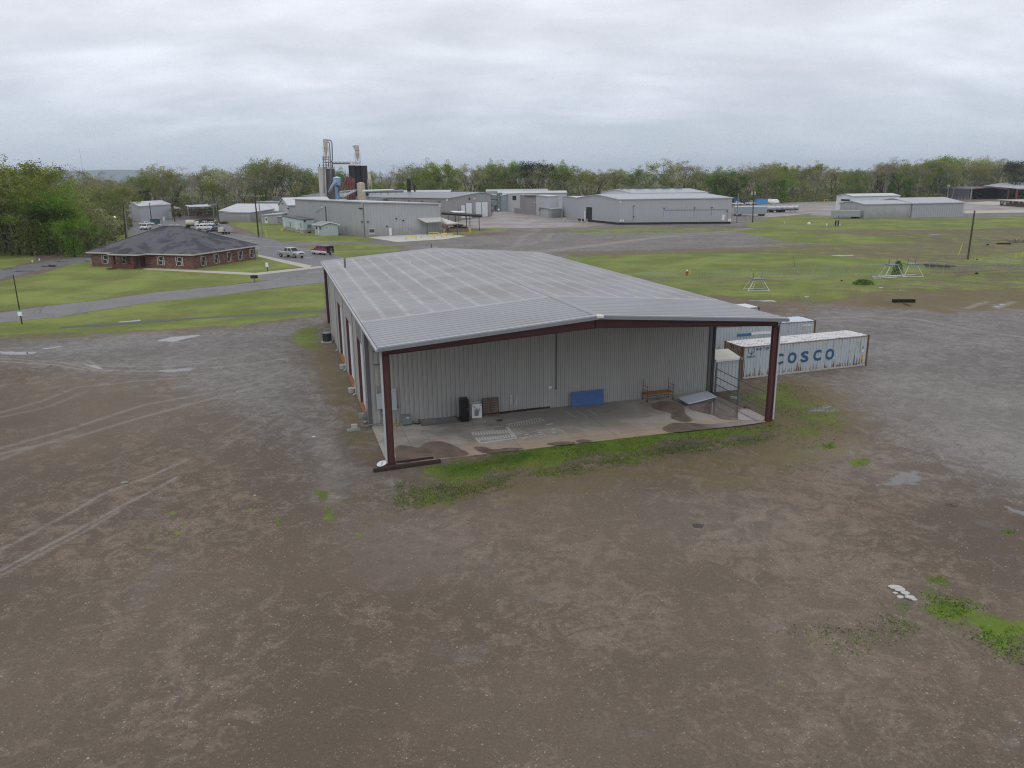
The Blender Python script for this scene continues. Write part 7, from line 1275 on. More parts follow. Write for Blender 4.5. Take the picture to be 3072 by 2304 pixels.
# ---- vehicles
CG = M('car_glass', (.02, .025, .03), .1, var=.1); CH = M('chrome', (.5, .5, .5), .25, metal=.8); LTm = M('headlamp', (.6, .6, .58), .2); RLm = M('tail_lamp', (.25, .01, .01), .3)
def paint(n, c, met=0.): return M(n, c, .28, metal=met, var=.03, spec=.6)
def vehicle(kind, body, lower=None, label='', group=None):
    """nose towards +x, built at the origin"""
    L, Wd, hb, hr_ = dict(pickup=(5.7, 1.95, 1.12, 1.82), suv=(5.1, 2.0, 1.18, 1.92), sedan=(4.9, 1.8, .95, 1.42), truck=(6.2, 2.05, 1.2, 1.95))[kind]; e = thing(kind if kind in ('suv', 'sedan') else 'pickup_truck', label, 'car' if kind in ('suv', 'sedan') else 'pickup truck', group=group)
    x0, x1 = -L/2, L/2; w2 = Wd/2
    prof = dict(pickup=[(x0, .5), (x0, hb), (-.35, hb), (1.15, hb), (x1-.25, hb-.08), (x1, hb-.28), (x1, .45)], suv=[(x0, .5), (x0, hb), (1.2, hb), (x1-.25, hb-.08), (x1, hb-.3), (x1, .45)], sedan=[(x0, .45), (x0+.05, hb-.05), (-1.5, hb), (1.0, hb-.02), (x1-.3, hb-.18), (x1, hb-.35), (x1, .35)])[('pickup' if kind == 'truck' else kind)]
    bm = bmesh.new(); sec = []
    for y, ins in ((-w2, .06), (-w2+.12, 0), (w2-.12, 0), (w2, .06)):
        sec.append([bm.verts.new((x*(1-ins*.3), y, z-(ins*1.2 if z > .8 else -ins))) for x, z in prof])
    for a, b in zip(sec[:-1], sec[1:]):
        for i_ in range(len(prof)): j_ = (i_+1) % len(prof); bm.faces.new((a[i_], a[j_], b[j_], b[i_]))
    bm.faces.new(sec[0][::-1]); bm.faces.new(sec[-1]); bmesh.ops.recalc_face_normals(bm, faces=bm.faces[:]); me = bpy.data.meshes.new('body'); bm.to_mesh(me); bm.free(); me.materials.append(body); o = bpy.data.objects.new('body', me); scene.collection.objects.link(o); o.parent = e; bv = o.modifiers.new('b', 'BEVEL'); bv.width = .05; bv.segments = 2
    cb = dict(pickup=(-.75, 1.35, -.55, .75), truck=(-1.1, 1.4, -.9, .8), suv=(x0+.05, 1.35, x0+.35, .65), sedan=(-1.75, 1.05, -.95, .35))[kind]; bw, tw = w2-.08, w2-.26
    bq = [(cb[0], -bw, hb-.03), (cb[1], -bw, hb-.03), (cb[1], bw, hb-.03), (cb[0], bw, hb-.03)]; tq = [(cb[2], -tw, hr_), (cb[3], -tw, hr_), (cb[3], tw, hr_), (cb[2], tw, hr_)]
    c = MB().hexa(bq, tq).build('cabin', body, e, bevel=.04)
    def gl(a, b, c_, d, i0=.12, i1=.14, name='window'):
        a, b, c_, d = [np.array(v) for v in (a, b, c_, d)]; P_ = lambda u, v: (a*(1-u)+b*u)*(1-v)+(d*(1-u)+c_*u)*v; n = np.cross(b-a, d-a); n = n/np.linalg.norm(n)*.015; q = [P_(i0, i1)+n, P_(1-i0, i1)+n, P_(1-i0, 1-i1)+n, P_(i0, 1-i1)+n]; MB().poly([tuple(v) for v in q]).build(name, CG, e)
    gl(bq[1], bq[2], tq[2], tq[1], .08, .1, 'windscreen'); gl(bq[3], bq[0], tq[0], tq[3], .1, .14, 'rear_window')
    nwin = 3 if kind == 'suv' else 2
    for k in range(nwin):
        f0, f1 = k/nwin, (k+1)/nwin; lp = lambda p, q, f: tuple(np.array(p)*(1-f)+np.array(q)*f)
        gl(lp(bq[0], bq[1], f0), lp(bq[0], bq[1], f1), lp(tq[0], tq[1], f1), lp(tq[0], tq[1], f0), .08, .16); gl(lp(bq[2], bq[3], f0), lp(bq[2], bq[3], f1), lp(tq[2], tq[3], f1), lp(tq[2], tq[3], f0), .08, .16)
    if kind in ('pickup', 'truck'): MB().box(x0+.08, -w2+.14, hb-.005, cb[0]-.05, w2-.14, hb+.006).build('bed', BLK, e)
    for x in (x0+1.05, x1-.95):
        for s in (-1, 1):
            y = s*(w2-.11); r_ = .38 if kind != 'sedan' else .33; wh_ = MB().tube([(x, y-.12, r_), (x, y+.12, r_)], r_, 18).build('wheel', TY, e); MB().tube([(x, y+s*.10, r_), (x, y+s*.135, r_)], r_*.6, 12).build('rim', RIMM, wh_)
            MB().tube([(x, y-s*.05, r_+.04), (x, y+s*.09, r_+.04)], r_+.08, 18).build('wheel_arch', BLK, e)
    MB().box(x1-.02, -w2+.05, .38, x1+.10, w2-.05, .60).build('front_bumper', CH if kind in ('pickup', 'truck') else body, e); MB().box(x0-.1, -w2+.05, .42, x0+.02, w2-.05, .62).build('rear_bumper', CH if kind == 'pickup' else BLK, e)
    MB().box(x1-.01, -w2*.55, hb-.46, x1+.02, w2*.55, hb-.28).build('grille', BLK, e)
    for s in (-1, 1):
        MB().box(x1-.06, s*w2*.78-.16, hb-.46, x1+.015, s*w2*.78+.16, hb-.30).build('headlight', LTm, e); MB().box(x0-.015, s*w2*.86-.08, hb-.4, x0+.03, s*w2*.86+.08, hb-.12).build('tail_light', RLm, e)
        MB().box(cb[1]-.15, s*(w2+.02)-.1, hb+.02, cb[1]-.05, s*(w2+.02)+.1, hb+.18).build('mirror', BLK, e)
    if lower:
        MB().box(x0-.03, -w2+.08, .68, x0+.3, w2-.08, hr_-.12).build('tailgate', BLK, e)
        for s in (-1, 1): MB().box(x0+.1, s*(w2+.004)-.01, .45, x1-.15, s*(w2+.004)+.01, .85).build('lower_panel', lower, e)
    return e
def place(e, q, yaw, sc=1.): g = G(*q); e.location = g; e.rotation_euler[2] = yaw; e.scale = (sc,)*3; return e
SIL = paint('silver_paint', (.42, .44, .43), .3); WPT = paint('white_car_paint', (.68, .69, .70)); RPT = paint('dark_red_paint', (.20, .012, .02)); BPT = paint('dark_car_paint', (.02, .025, .035)); BLP = paint('blue_car_paint', (.03, .09, .22)); LBP = paint('light_blue_paint', (.05, .25, .5))
place(vehicle('truck', SIL, label='silver pickup truck facing right on the wet parking lot'), (874, 771), -.62); place(vehicle('suv', RPT, WPT, label='dark red and white off road car with black rear, parked by the lot edge'), (967, 763), math.pi-.62)
def pk(q, yaw, kind, mat, lb, sc=1.): return place(vehicle(kind, mat, label=lb, group='cars parked on the paved yard behind the office'), q, yaw, sc)
pk((437.5, 688.5), -1.45, 'pickup', WPT, 'white pickup facing the camera near the left warehouse'); pk((440, 676), .2, 'sedan', WPT, 'white sedan standing behind the white pickup by the green skip')
pk((614, 679), .15, 'pickup', WPT, 'rear white pickup of the parked group behind the office'); pk((613, 690), .2, 'suv', WPT, 'front white estate car of the parked group behind the office', .95)
pk((634, 688), .25, 'sedan', BLP, 'small dark blue car between the white and black vehicles'); pk((645, 699), -2.6, 'pickup', BPT, 'black pickup at the right end of the parked group', .95); pk((636, 676), .2, 'sedan', WPT, 'white car farthest back in the parked group', .9); pk((598, 671), .2, 'sedan', BPT, 'dark car partly hidden behind the tank truck', .9)
g = G(580, 684); e_ = thing('tank_truck', 'cream tank truck at the left end of the parked group', 'tank truck', g, .1); MB().box(-2.4, -.9, .6, 2.2, .9, .8).build('chassis', BLK, e_); MB().tube([(-2.3, 0, 1.7), (-2, 0, 1.7), (.2, 0, 1.7), (.5, 0, 1.7)], [.5, .95, .95, .5], 14).build('tank', M('cream_tank', (.55, .50, .38), .5), e_, smooth=True); MB().hexa([(.7, -.9, .7), (2.3, -.9, .7), (2.3, .9, .7), (.7, .9, .7)], [(.8, -.85, 2.1), (1.7, -.85, 2.1), (1.7, .85, 2.1), (.8, .85, 2.1)]).build('cab', WPT, e_, bevel=.05); MB().poly([(2.2, -.8, 1.2), (2.2, .8, 1.2), (1.85, .75, 1.95), (1.85, -.75, 1.95)]).build('windscreen', CG, e_)
for x in (-1.6, 1.6):
    for y in (-.85, .85): wheel(MB(), x, y, .45, .45, .3).build('wheel', TY, e_)
g = G(679, 702.5); e_ = thing('utility_trailer', 'flat trailer carrying a white liquid tank beside the black pickup', 'trailer', g, -.1); MB().box(-2.4, -.9, .5, 2.4, .9, .62).bar((2.4, 0, .55), (3.6, 0, .55), .1).bar((-2.4, -.9, .6), (-2.4, -.9, 2.6), .1).bar((-2.4, .9, .6), (-2.4, .9, 2.6), .1).bar((-2.4, -.9, 2.6), (-2.4, .9, 2.6), .1).build('bed_frame', RUSTY, e_); MB().box(-2.2, -.6, .62, -.9, .6, 1.9).build('liquid_tank', M('translucent_white', (.6, .58, .52), .4), e_, bevel=.15)
for x in (-.5, .4):
    for y in (-.95, .95): wheel(MB(), x, y, .36, .36, .22).build('wheel', TY, e_)
g = G(*ZK(800, 415)); o = MB().box(-1.3, -1, 0, 1.3, 1, 1.7).box(-1.4, -1.1, 1.7, 1.4, 1.1, 1.85).build('green_skip', M('green_skip', (.04, .10, .085), .6, var=.2)); o.location = g; tag(o, 'dark green box skip beside the thin dark pole', 'skip')
g = G(*ZK(893, 383)); o = MB().tube([(0, 0, 0), (0, 0, 1.7)], .35, 10).build('white_cylinder', WHT); o.location = g; tag(o, 'small white cylinder standing before the pale warehouse', 'cylinder')
g = G(618, 664); o = rock('gravel_heap', 'low dark heap of gravel behind the parked group', g, (3.5, 2, .8), M('dark_gravel', (.07, .065, .06), .9), 8); o['category'] = 'gravel heap'; g = G(672, 671); o = rock('soil_heap', 'reddish soil heap right of the worker', g, (1.7, 1.2, .6), M('red_soil', (.11, .065, .048), .9), 9); o['category'] = 'soil heap'
for q, yw, kd, mt, lb in ((ZJ(320, 308), .3, 'suv', BPT, 'dark car beyond the silver trailer roof'), (ZJ(430, 318), .2, 'pickup', WPT, 'white pickup right of the dark car beyond the silver trailer'), (ZJ(175, 325), .2, 'pickup', WPT, 'white pickup at the left beyond the silver trailer'), (ZJ(520, 312), .2, 'sedan', BLP, 'dark blue car beside the bright blue box')):
    place(vehicle(kd, mt, label=lb, group='vehicles parked beyond the silver trailer'), q, yw, 1.1)
g = G(*ZJ(600, 322)); o = MB().box(-2.9, -1.2, .4, 2.9, 1.2, 3.0).box(-3.0, -1.3, 3.0, 3.0, 1.3, 3.1).build('blue_box', LBP); o.location = g; tag(o, 'bright blue box body standing beyond the silver trailer', 'box body'); g = G(*ZJ(165, 300)); o = MB().box(-1.5, -1.2, .4, 1.5, 1.2, 3.4).box(-1.6, -1.3, 3.4, 1.6, 1.3, 3.5).build('blue_box', BLP); o.location = g; tag(o, 'dark blue box body near the corner of the long light warehouse', 'box body')
for q, lb in ((ZJ(735, 290), 'left white tarpaulin heap at the wood edge'), (ZJ(825, 298), 'right white tarpaulin heap at the wood edge')): o = rock('tarpaulin_heap', lb, G(*q), (3.2, 1.5, 1.4), WHT, 4+len(lb)); o['category'] = 'tarpaulin'
p_tr = wtrailer('white truck trailer end seen just past the corner of the long light warehouse', (2197, 645), (2206, 647), 622, WHT)
for k, (x, y, yt) in enumerate(((150, 552, 512), (180, 560, 505), (265, 553, 508), (355, 548, 508), (385, 550, 508), (425, 550, 508), (500, 548, 505))): post('gate_stub', ['first', 'second', 'third', 'fourth', 'fifth', 'sixth', 'seventh'][k]+' from the left of the low yellow posts before the silver trailer', 'post', ZJ(x, y), ZJ(x, yt)[1], .13, M('tan_yellow', (.5, .4, .16), .6), group='low yellow posts before the silver trailer')
for x, y, yt, lb, mt in ((1008, 652, 598, 'stout cream post in the grass left of the row', YP), (1407, 662, 615, 'cream post beside a white ball in the grass', YP), (1543, 662, 600, 'thin pale post between the ball and the panel', GALV), (1745, 690, 640, 'white post left of the dark panel', WHT), (1975, 683, 645, 'white post right of the dark panel', WHT)): post('marker_post', lb, 'post', ZJ(x, y), ZJ(x, yt)[1], .15, M('cream_paint', (.52, .48, .34), .6) if mt is YP else mt)
o = rock('white_ball', 'small white ball shaped valve cover in the grass', G(*ZJ(1435, 662)), (.5, .5, .45), WHT, 6); o['category'] = 'valve cover'
A, B = G(*ZJ(1898, 682)), G(*ZJ(1945, 682)); h = HT(A, ZJ(0, 590)[1]); e_ = thing('equipment_panel', 'grey equipment panel between two dark posts in the grass', 'equipment panel', A); MB().bar(p3(A, 0), p3(A, h), .3).build('post', BLK, e_); MB().bar(p3(B, 0), p3(B, h), .3).build('post', BLK, e_); MB().hexa([p3(A, .8), p3(B, .8), p3(B+[0, .1, 0], .8), p3(A+[0, .1, 0], .8)], [p3(A, h-.3), p3(B, h-.3), p3(B+[0, .1, 0], h-.3), p3(A+[0, .1, 0], h-.3)]).build('panel', GREYM, e_)
p = G(*ZD(690, 483)); q = G(*ZD(715, 483)); o = MB().tube([(0, 0, 0), (0, 0, 2), (*(q-p)[:2], 2), (*(q-p)[:2], 0)], .14, 6).build('guard_rail', YP); o.location = p; tag(o, 'yellow guard rail at the edge of the far yard left of the white hall', 'guard rail')
# ---- small things of the left field
P = G(66.5, 973); Q = ray(39.3, 824); tt = (P-EYE)@FW/(Q@FW); Qt = EYE+Q*tt; e_ = thing('sign_pole', 'tall thin dark pole with a small green and white sign at the road edge', 'sign pole', P); MB().tube([p3(P, 0), tuple(Qt)], [.07, .05], 6).build('pole', M('dark_green_pole', (.03, .035, .02), .7), e_)
def lerp(f): return np.array([P[0]+(Qt[0]-P[0])*f, P[1]+(Qt[1]-P[1])*f, Qt[2]*f])
s0, s1, s2 = lerp((973-947)/149), lerp((973-934.5)/149), lerp((973-929)/149); MB().hexa([s0+[-.24, -.10, 0], s0+[.24, -.10, 0], s0+[.24, -.08, 0], s0+[-.24, -.08, 0]], [s1+[-.24, -.10, 0], s1+[.24, -.10, 0], s1+[.24, -.08, 0], s1+[-.24, -.08, 0]]).build('white_sign', WHT, e_); MB().hexa([s1+[-.24, -.10, 0], s1+[.24, -.10, 0], s1+[.24, -.08, 0], s1+[-.24, -.08, 0]], [s2+[-.24, -.10, 0], s2+[.24, -.10, 0], s2+[.24, -.08, 0], s2+[-.24, -.08, 0]]).build('green_sign', M('sign_green', (.06, .28, .16), .5), e_)
p = G(764, 847); h = HT(p, 825); e_ = thing('mailbox', 'black mailbox on a post at the lawn edge by the road', 'mailbox', p, local=True); MB().box(-.06, -.06, 0, .06, .06, h-.45).build('post', GREYM, e_); MB().hexa([(-.55, -.25, h-.5), (.55, -.25, h-.5), (.55, .25, h-.5), (-.55, .25, h-.5)], [(-.5, -.2, h), (.5, -.2, h), (.5, .2, h), (-.5, .2, h)]).build('box', BLK, e_, bevel=.06)
p = G(802.5, 814); h = HT(p, 787.5); e_ = thing('sign', 'small white sign on a dark post on the lawn by the footpath', 'sign', p, local=True); MB().box(-.05, -.05, 0, .05, .05, h-.7).build('post', BLK, e_); MB().box(-.25, -.06, h-.75, .25, -.03, h).build('sign_plate', WHT, e_)
for x, y, lb in ((97.5, 786, 'left of two short white posts beside the driveway by the wood'), (118.5, 781.5, 'right of two short white posts beside the driveway by the wood')): post('marker_post', lb, 'post', (x, y), y-6, .13, WHT)
o = rock('grass_clump', 'dark clump lying on the lawn in front of the brick office', G(335, 808), (1.1, .3, .15), M('dark_clump', (.03, .05, .02), .9), 5); o['category'] = 'debris'
# ---- people
def person(label, q, topy, yaw, shirt, pants, skin=(.30, .19, .14), hat=None, arms=(.15, .15), cat='person'):
    g = G(*q); H_ = HT(g, topy) if topy else 1.75; e = thing('person', label, cat); k = H_/1.75
    J = dict(pel=(0, 0, .95), che=(0, .02, 1.28), nec=(0, 0, 1.50), hed=(0, -.02, 1.60), hdt=(0, -.01, 1.70), lh=(-.1, 0, .90), lk=(-.12, -.03, .50), la=(-.13, .02, .09), lt=(-.13, -.16, .05), rh=(.1, 0, .90), rk=(.12, -.03, .50), ra=(.14, .03, .09), rt=(.15, -.15, .05),
             ls=(-.19, 0, 1.42), le=(-.27, .02, 1.15), lw=(-.26, -arms[0], .92), lf=(-.25, -arms[0]-.07, .83), rs=(.19, 0, 1.42), re=(.27, .02, 1.15), rw=(.25, -arms[1], .95), rf=(.24, -arms[1]-.07, .86))
    Rr = dict(pel=.145, che=.155, nec=.058, hed=.085, hdt=.07, lh=.095, lk=.062, la=.045, lt=.04, rh=.095, rk=.062, ra=.045, rt=.04, ls=.06, le=.045, lw=.033, lf=.03, rs=.06, re=.045, rw=.033, rf=.03)
    E_ = [('pel', 'che'), ('che', 'nec'), ('nec', 'hed'), ('hed', 'hdt'), ('pel', 'lh'), ('lh', 'lk'), ('lk', 'la'), ('la', 'lt'), ('pel', 'rh'), ('rh', 'rk'), ('rk', 'ra'), ('ra', 'rt'), ('che', 'ls'), ('ls', 'le'), ('le', 'lw'), ('lw', 'lf'), ('che', 'rs'), ('rs', 're'), ('re', 'rw'), ('rw', 'rf')]
    def sk(name, keys, mat, add=0.):
        ks = [k_ for k_ in J if k_ in keys]; me = bpy.data.meshes.new(name); me.from_pydata([J[k_] for k_ in ks], [(ks.index(a), ks.index(b)) for a, b in E_ if a in ks and b in ks], []); o = bpy.data.objects.new(name, me); scene.collection.objects.link(o); o.parent = e
        o.modifiers.new('skin', 'SKIN'); sv = me.skin_vertices[0].data
        for i_, k_ in enumerate(ks): sv[i_].radius = (Rr[k_]+add,)*2
        sv[0].use_root = True; s = o.modifiers.new('s', 'SUBSURF'); s.levels = s.render_levels = 1; me.materials.append(mat); return o
    sk('body', list(J), M('skin_tone', skin, .6)); sk('shirt', ['pel', 'che', 'ls', 'le', 'rs', 're'], shirt, .018); sk('trousers', ['pel', 'lh', 'lk', 'la', 'rh', 'rk', 'ra'], pants, .018)
    MB().tube([(0, -.01, 1.64), (0, -.01, 1.72), (0, -.01, 1.765)], [.098, .09, .03], 12).build('hat' if hat else 'hair', hat or M('dark_hair', (.02, .015, .01), .8), e)
    e.location = g; e.scale = (k,)*3; e.rotation_euler[2] = yaw; return e
person('person in a dark top and tan trousers standing behind the red and white car', (995.5, 769.5), 743, -1.2, M('dark_shirt', (.035, .04, .05), .8), M('tan_trousers', (.30, .26, .20), .8), arms=(.35, .3))
person('worker in a bright yellow vest standing beyond the black pickup', (647, 678), 657, .4, M('hi_vis_vest', (.45, .70, .05), .7), M('navy_trousers', (.03, .035, .06), .8), hat=M('hi_vis_vest', (.45, .70, .05), .7))
person('dark clothed person standing right of the worker in the yellow vest', (652, 677), 656, 1., M('brown_shirt', (.10, .07, .06), .8), M('navy_trousers', (.03, .035, .06), .8))
# ================================================================= TREES
def tree_mesh(seed, h, spread, nleaf, leafsz, trunkh=.28, depth=5, updir=.5, lowleaf=False, kids=3, clump=1.1):
    g = np.random.default_rng(seed); V, Fc, tips = [], [], []
    def seg(p, q, r0, r1, n):
        d = (q-p)/(np.linalg.norm(q-p)+1e-9); u = np.array([0, 0, 1.]) if abs(d[2]) < .9 else np.array([1., 0, 0]); a = np.cross(d, u); a /= np.linalg.norm(a); b = np.cross(d, a); o = len(V)
        for P_, r in ((p, r0), (q, r1)):
            for k in range(n): t_ = 2*math.pi*k/n; V.append(P_+(a*math.cos(t_)+b*math.sin(t_))*r)
        for k in range(n): Fc.append((o+k, o+(k+1) % n, o+n+(k+1) % n, o+n+k))
    def grow(p, d, L, r, dep):
        q = p; n = 3 if dep < 2 else 4; r1 = r*.72
        for s in range(2):
            d = d+g.normal(0, .13, 3); d[2] += .05*updir; d /= np.linalg.norm(d); q2 = q+d*L/2; seg(q, q2, r*(1-.14*s), r*(1-.14*(s+1)), n); q = q2
            if dep <= 2: tips.append((q.copy(), dep))
        if dep == 0: return
        for k in range(kids if dep > 1 else 2):
            ax = g.normal(0, 1, 3); ax -= d*(ax@d); ax /= np.linalg.norm(ax)+1e-9; an = g.uniform(.3, .8)*spread; nd_ = d*math.cos(an)+ax*math.sin(an); nd_[2] += .16*updir; nd_ /= np.linalg.norm(nd_); grow(q, nd_, L*g.uniform(.62, .84), r1*g.uniform(.5, .8), dep-1)
    L0 = h*trunkh; base_d = np.array([g.normal(0, .05), g.normal(0, .05), 1.]); p = np.zeros(3); q = base_d/np.linalg.norm(base_d)*L0; seg(p, q, h*.017, h*.012, 7)
    for k in range(kids+1):
        a = k*2*math.pi/(kids+1)+g.uniform(-.5, .5); an = (g.uniform(.25, .6) if k else .08)*spread; grow(q*(1-.12*(k % 2)), np.array([math.cos(a)*math.sin(an), math.sin(a)*math.sin(an), math.cos(an)]), h*.25*g.uniform(.85, 1.15), h*.009, depth-1)
    T_ = np.array([t_[0] for t_ in tips]); sc = h/max(1e-3, T_[:, 2].max()); sc = min(1.25, sc); Vn = np.array(V)*[1, 1, sc]; T_ = T_*[1, 1, sc]
    tm = bpy.data.meshes.new('trunk'); tm.from_pydata([tuple(v) for v in Vn], [], Fc)
    ncl = max(60, nleaf//26); ci = g.choice(len(T_), ncl); cc = T_[ci]+g.normal(0, .5, (ncl, 3)); gw = g.uniform(.15, 1, ncl); gw /= gw.sum(); idx = g.choice(ncl, nleaf, p=gw); C = cc[idx]+g.normal(0, clump*.62, (nleaf, 3))*[1, 1, .6]
    if lowleaf:
        m = nleaf//3; a = g.uniform(0, 6.28, m); rr_ = g.uniform(.3, 1, m)*h*.2; C[:m] = np.stack([np.cos(a)*rr_, np.sin(a)*rr_, g.uniform(.03, .5, m)*h], 1)+g.normal(0, .6, (m, 3))
    C[:, 2] = np.maximum(C[:, 2], .2); s = g.uniform(.6, 1.3, nleaf)*leafsz; A1 = g.normal(0, 1, (nleaf, 3)); A1 /= np.linalg.norm(A1, axis=1)[:, None]; B1 = g.normal(0, 1, (nleaf, 3)); B1 -= A1*(A1*B1).sum(1)[:, None]; B1 /= np.linalg.norm(B1, axis=1)[:, None]
    vs = np.stack([C-A1*s[:, None]*.5-B1*s[:, None]*.3, C+A1*s[:, None]*.5-B1*s[:, None]*.2, C+B1*s[:, None]*.55], 1).reshape(-1, 3)
    return tm, leafcloud('crown', vs)
def leafcloud(name, vs):
    n = len(vs)//3; me = bpy.data.meshes.new(name); me.vertices.add(len(vs)); me.vertices.foreach_set('co', np.asarray(vs, np.float32).ravel()); me.loops.add(len(vs)); me.loops.foreach_set('vertex_index', np.arange(len(vs), dtype=np.int32)); me.polygons.add(n); me.polygons.foreach_set('loop_start', np.arange(n, dtype=np.int32)*3); me.update(calc_edges=True); return me
BRK1 = M('bark_grey', (.17, .15, .125), .9, var=.3, scale=1); BRK2 = M('bark_dark', (.05, .043, .036), .9, var=.3); BRK3 = M('bark_pale', (.30, .28, .25), .9, var=.2)
LM = dict(yellow=leafmat('leaf_yellow_green', (.21, .265, .038), (.30, .32, .062), trans=.5), green=leafmat('leaf_fresh_green', (.10, .21, .018), (.19, .30, .035), trans=.5), olive=leafmat('leaf_olive', (.25, .28, .085), (.32, .30, .12), trans=.5),
          budding=leafmat('leaf_budding', (.33, .33, .15), (.30, .26, .16), trans=.5), pale=leafmat('leaf_pale', (.36, .40, .20), (.42, .44, .25), trans=.4), pine=leafmat('leaf_pine', (.018, .035, .014), (.03, .05, .022), trans=.05), mid=leafmat('leaf_mid_green', (.16, .24, .055), (.23, .29, .07), trans=.5), brown=leafmat('leaf_brown_haze', (.24, .20, .14), (.28, .23, .17), trans=.3))
PR = {}
spec = dict(yellow=(21, 1.0, 4600, .44, .2, BRK1), green=(18, 1.0, 6200, .44, .16, BRK2), olive=(22, .95, 3000, .42, .24, BRK1), budding=(22, .85, 1700, .36, .3, BRK2), pale=(15, 1.05, 2800, .48, .15, BRK1), pine=(22, .7, 5500, .45, .3, BRK2), mid=(20, .95, 4600, .44, .2, BRK2), brown=(20, .85, 700, .4, .26, BRK3))
words = dict(yellow=('deciduous_tree', 'spring tree with yellow green leaves'), green=('deciduous_tree', 'full tree with fresh bright green leaves'), olive=('deciduous_tree', 'open crowned tree with olive young leaves'), budding=('deciduous_tree', 'nearly bare tree just budding, dark limbs showing'), pale=('flowering_tree', 'pale whitish green blooming tree'), pine=('pine_tree', 'dark evergreen tree'), mid=('deciduous_tree', 'dense mid green tree'), brown=('bare_tree', 'bare tree with pale twigs'))
for i_, (k, (h, sp_, nl, ls, th_, bk)) in enumerate(spec.items()):
    for v in range(2):
        tm, cm = tree_mesh(40+i_*7+v, h, sp_, nl, ls, th_, depth=5, lowleaf=k in ('green', 'mid', 'pale', 'pine'), clump=1.25 if k != 'budding' else 1.0); tm.materials.append(bk); cm.materials.append(LM[k]); PR[k, v] = (tm, cm, h)
tr_g = random.Random(11)
def plant(kind, x, y, h, where, group, v=None, sx=1.):
    v = tr_g.randint(0, 1) if v is None else v; tm, cm, h0 = PR[kind, v]; e = bpy.data.objects.new(words[kind][0], None); scene.collection.objects.link(e); e.location = (x, y, -.1); e.rotation_euler[2] = tr_g.uniform(0, 6.28); s = h/h0; e.scale = (s*sx*tr_g.uniform(.85, 1.2), s*sx*tr_g.uniform(.85, 1.2), s)
    for nm, me in (('trunk', tm), ('crown', cm)): o = bpy.data.objects.new(nm, me); scene.collection.objects.link(o); o.parent = e
    e['label'] = words[kind][1]+' '+where; e['category'] = 'tree'; e['group'] = group; return e
# far wood edge, left to right; sky line heights read on the photo (column, treetop row)
sky_y = [(-300, 500), (0, 500), (250, 528), (345, 522), (380, 508), (450, 500), (500, 488), (560, 510), (640, 490), (700, 500), (745, 500), (790, 470), (850, 485), (900, 490), (960, 510), (1110, 505), (1150, 500), (1280, 487), (1330, 497), (1420, 482), (1460, 490), (1530, 480), (1620, 478), (1680, 487), (1760, 505), (1850, 500), (1930, 497), (2000, 492), (2045, 476), (2100, 480), (2135, 495), (2180, 495), (2280, 490), (2300, 485), (2400, 493), (2480, 495), (2560, 500), (2640, 492), (2690, 474), (2760, 478), (2830, 468), (2900, 470), (2950, 466), (3000, 478), (3072, 484), (3300, 482)]
def skyrow(px): return float(np.interp(px, [a for a, b in sky_y], [b for a, b in sky_y]))
edge = [(-330, 345), (-235, 345), (-190, 352), (-150, 362), (-110, 372), (-60, 392), (0, 425), (50, 420), (110, 425), (170, 445), (215, 455), (290, 478), (380, 500)]
def edgeY(x): return float(np.interp(x, [a for a, b in edge], [b for a, b in edge]))
def where_(px):
    return ('behind the pale left warehouse' if px < 640 else 'behind the left industrial halls' if px < 930 else 'behind the silos' if px < 1180 else 'behind the long dark plant roof' if px < 1460 else 'behind the dock row' if px < 1800 else 'behind the long light grey warehouse' if px < 2200 else 'beyond the far yard with the tank trailers' if px < 2500 else 'behind the white hall' if px < 2720 else 'in the wood at the right edge')
kinds_f = ['olive']*5+['yellow']*4+['mid']*4+['budding']*5+['green']*2+['brown']*2+['pale']
x = -320.; row = 0
for row, (dy, sp_) in enumerate(((0, 7.6), (13, 8.6), (28, 9.6))):
    x = -325.+row*3
    while x < 372:
        xx = x+tr_g.uniform(-2.5, 2.5); yy = edgeY(xx)+dy+tr_g.uniform(-4, 4); px = PX([xx, yy, 10])[0]; x += sp_*tr_g.uniform(.7, 1.3)
        if px < -60 or px > 3130 or (px < 250): continue
        z = HT([xx, yy, 0], skyrow(px)+tr_g.choice([-4, 2, 8, 14, 24]) if row else skyrow(px)+tr_g.choice([0, 10, 24, 40, 50])); kd = tr_g.choice(kinds_f)
        if row == 0 and px > 1200: kd = tr_g.choice(['budding', 'budding', 'olive', 'olive', 'yellow', 'mid', 'green', 'brown'])
        plant(kd, xx, yy, max(9, min(31, z)), where_(px), 'trees of the far wood', sx=.9)
for px, kd, top, dy in ((1588, 'pine', 486, -4), (3050, 'pine', 482, -12), (3085, 'pine', 486, -6), (2350, 'green', 520, -10), (2000, 'olive', 477, -5), (2045, 'budding', 478, -5), (2185, 'budding', 493, -6), (2700, 'budding', 474, -4), (820, 'budding', 470, -8), (2650, 'budding', 500, -8), (705, 'brown', 508, -12)):
    d = ray(px, 540); dd = 395 if px < 2400 else 440
    for _ in range(6): q = EYE+d*(dd/d[1]); dd = edgeY(q[0])+dy
    special = {1588: 'dark leafed tree standing tallest right of the chimney stack', 3050: 'dark evergreen at the right photo edge, inner one', 3085: 'dark evergreen cut by the right photo edge', 2350: 'round bright green tree beyond the tank trailers', 2000: 'tall round topped olive tree above the long light warehouse', 2045: 'wide budding tree beside the tall round olive one', 2185: 'dark limbed budding tree just right of the long light warehouse', 2700: 'highest dark limbed budding tree above the white hall', 820: 'tall forked budding tree left of the silos', 2650: 'dark limbed tree left of the highest one above the white hall', 705: 'white limbed bare tree behind the left industrial halls'}[px]
    o = plant(kd, q[0], q[1], HT(q, top), '', 'landmark trees of the far wood', sx=1.1); o['label'] = special
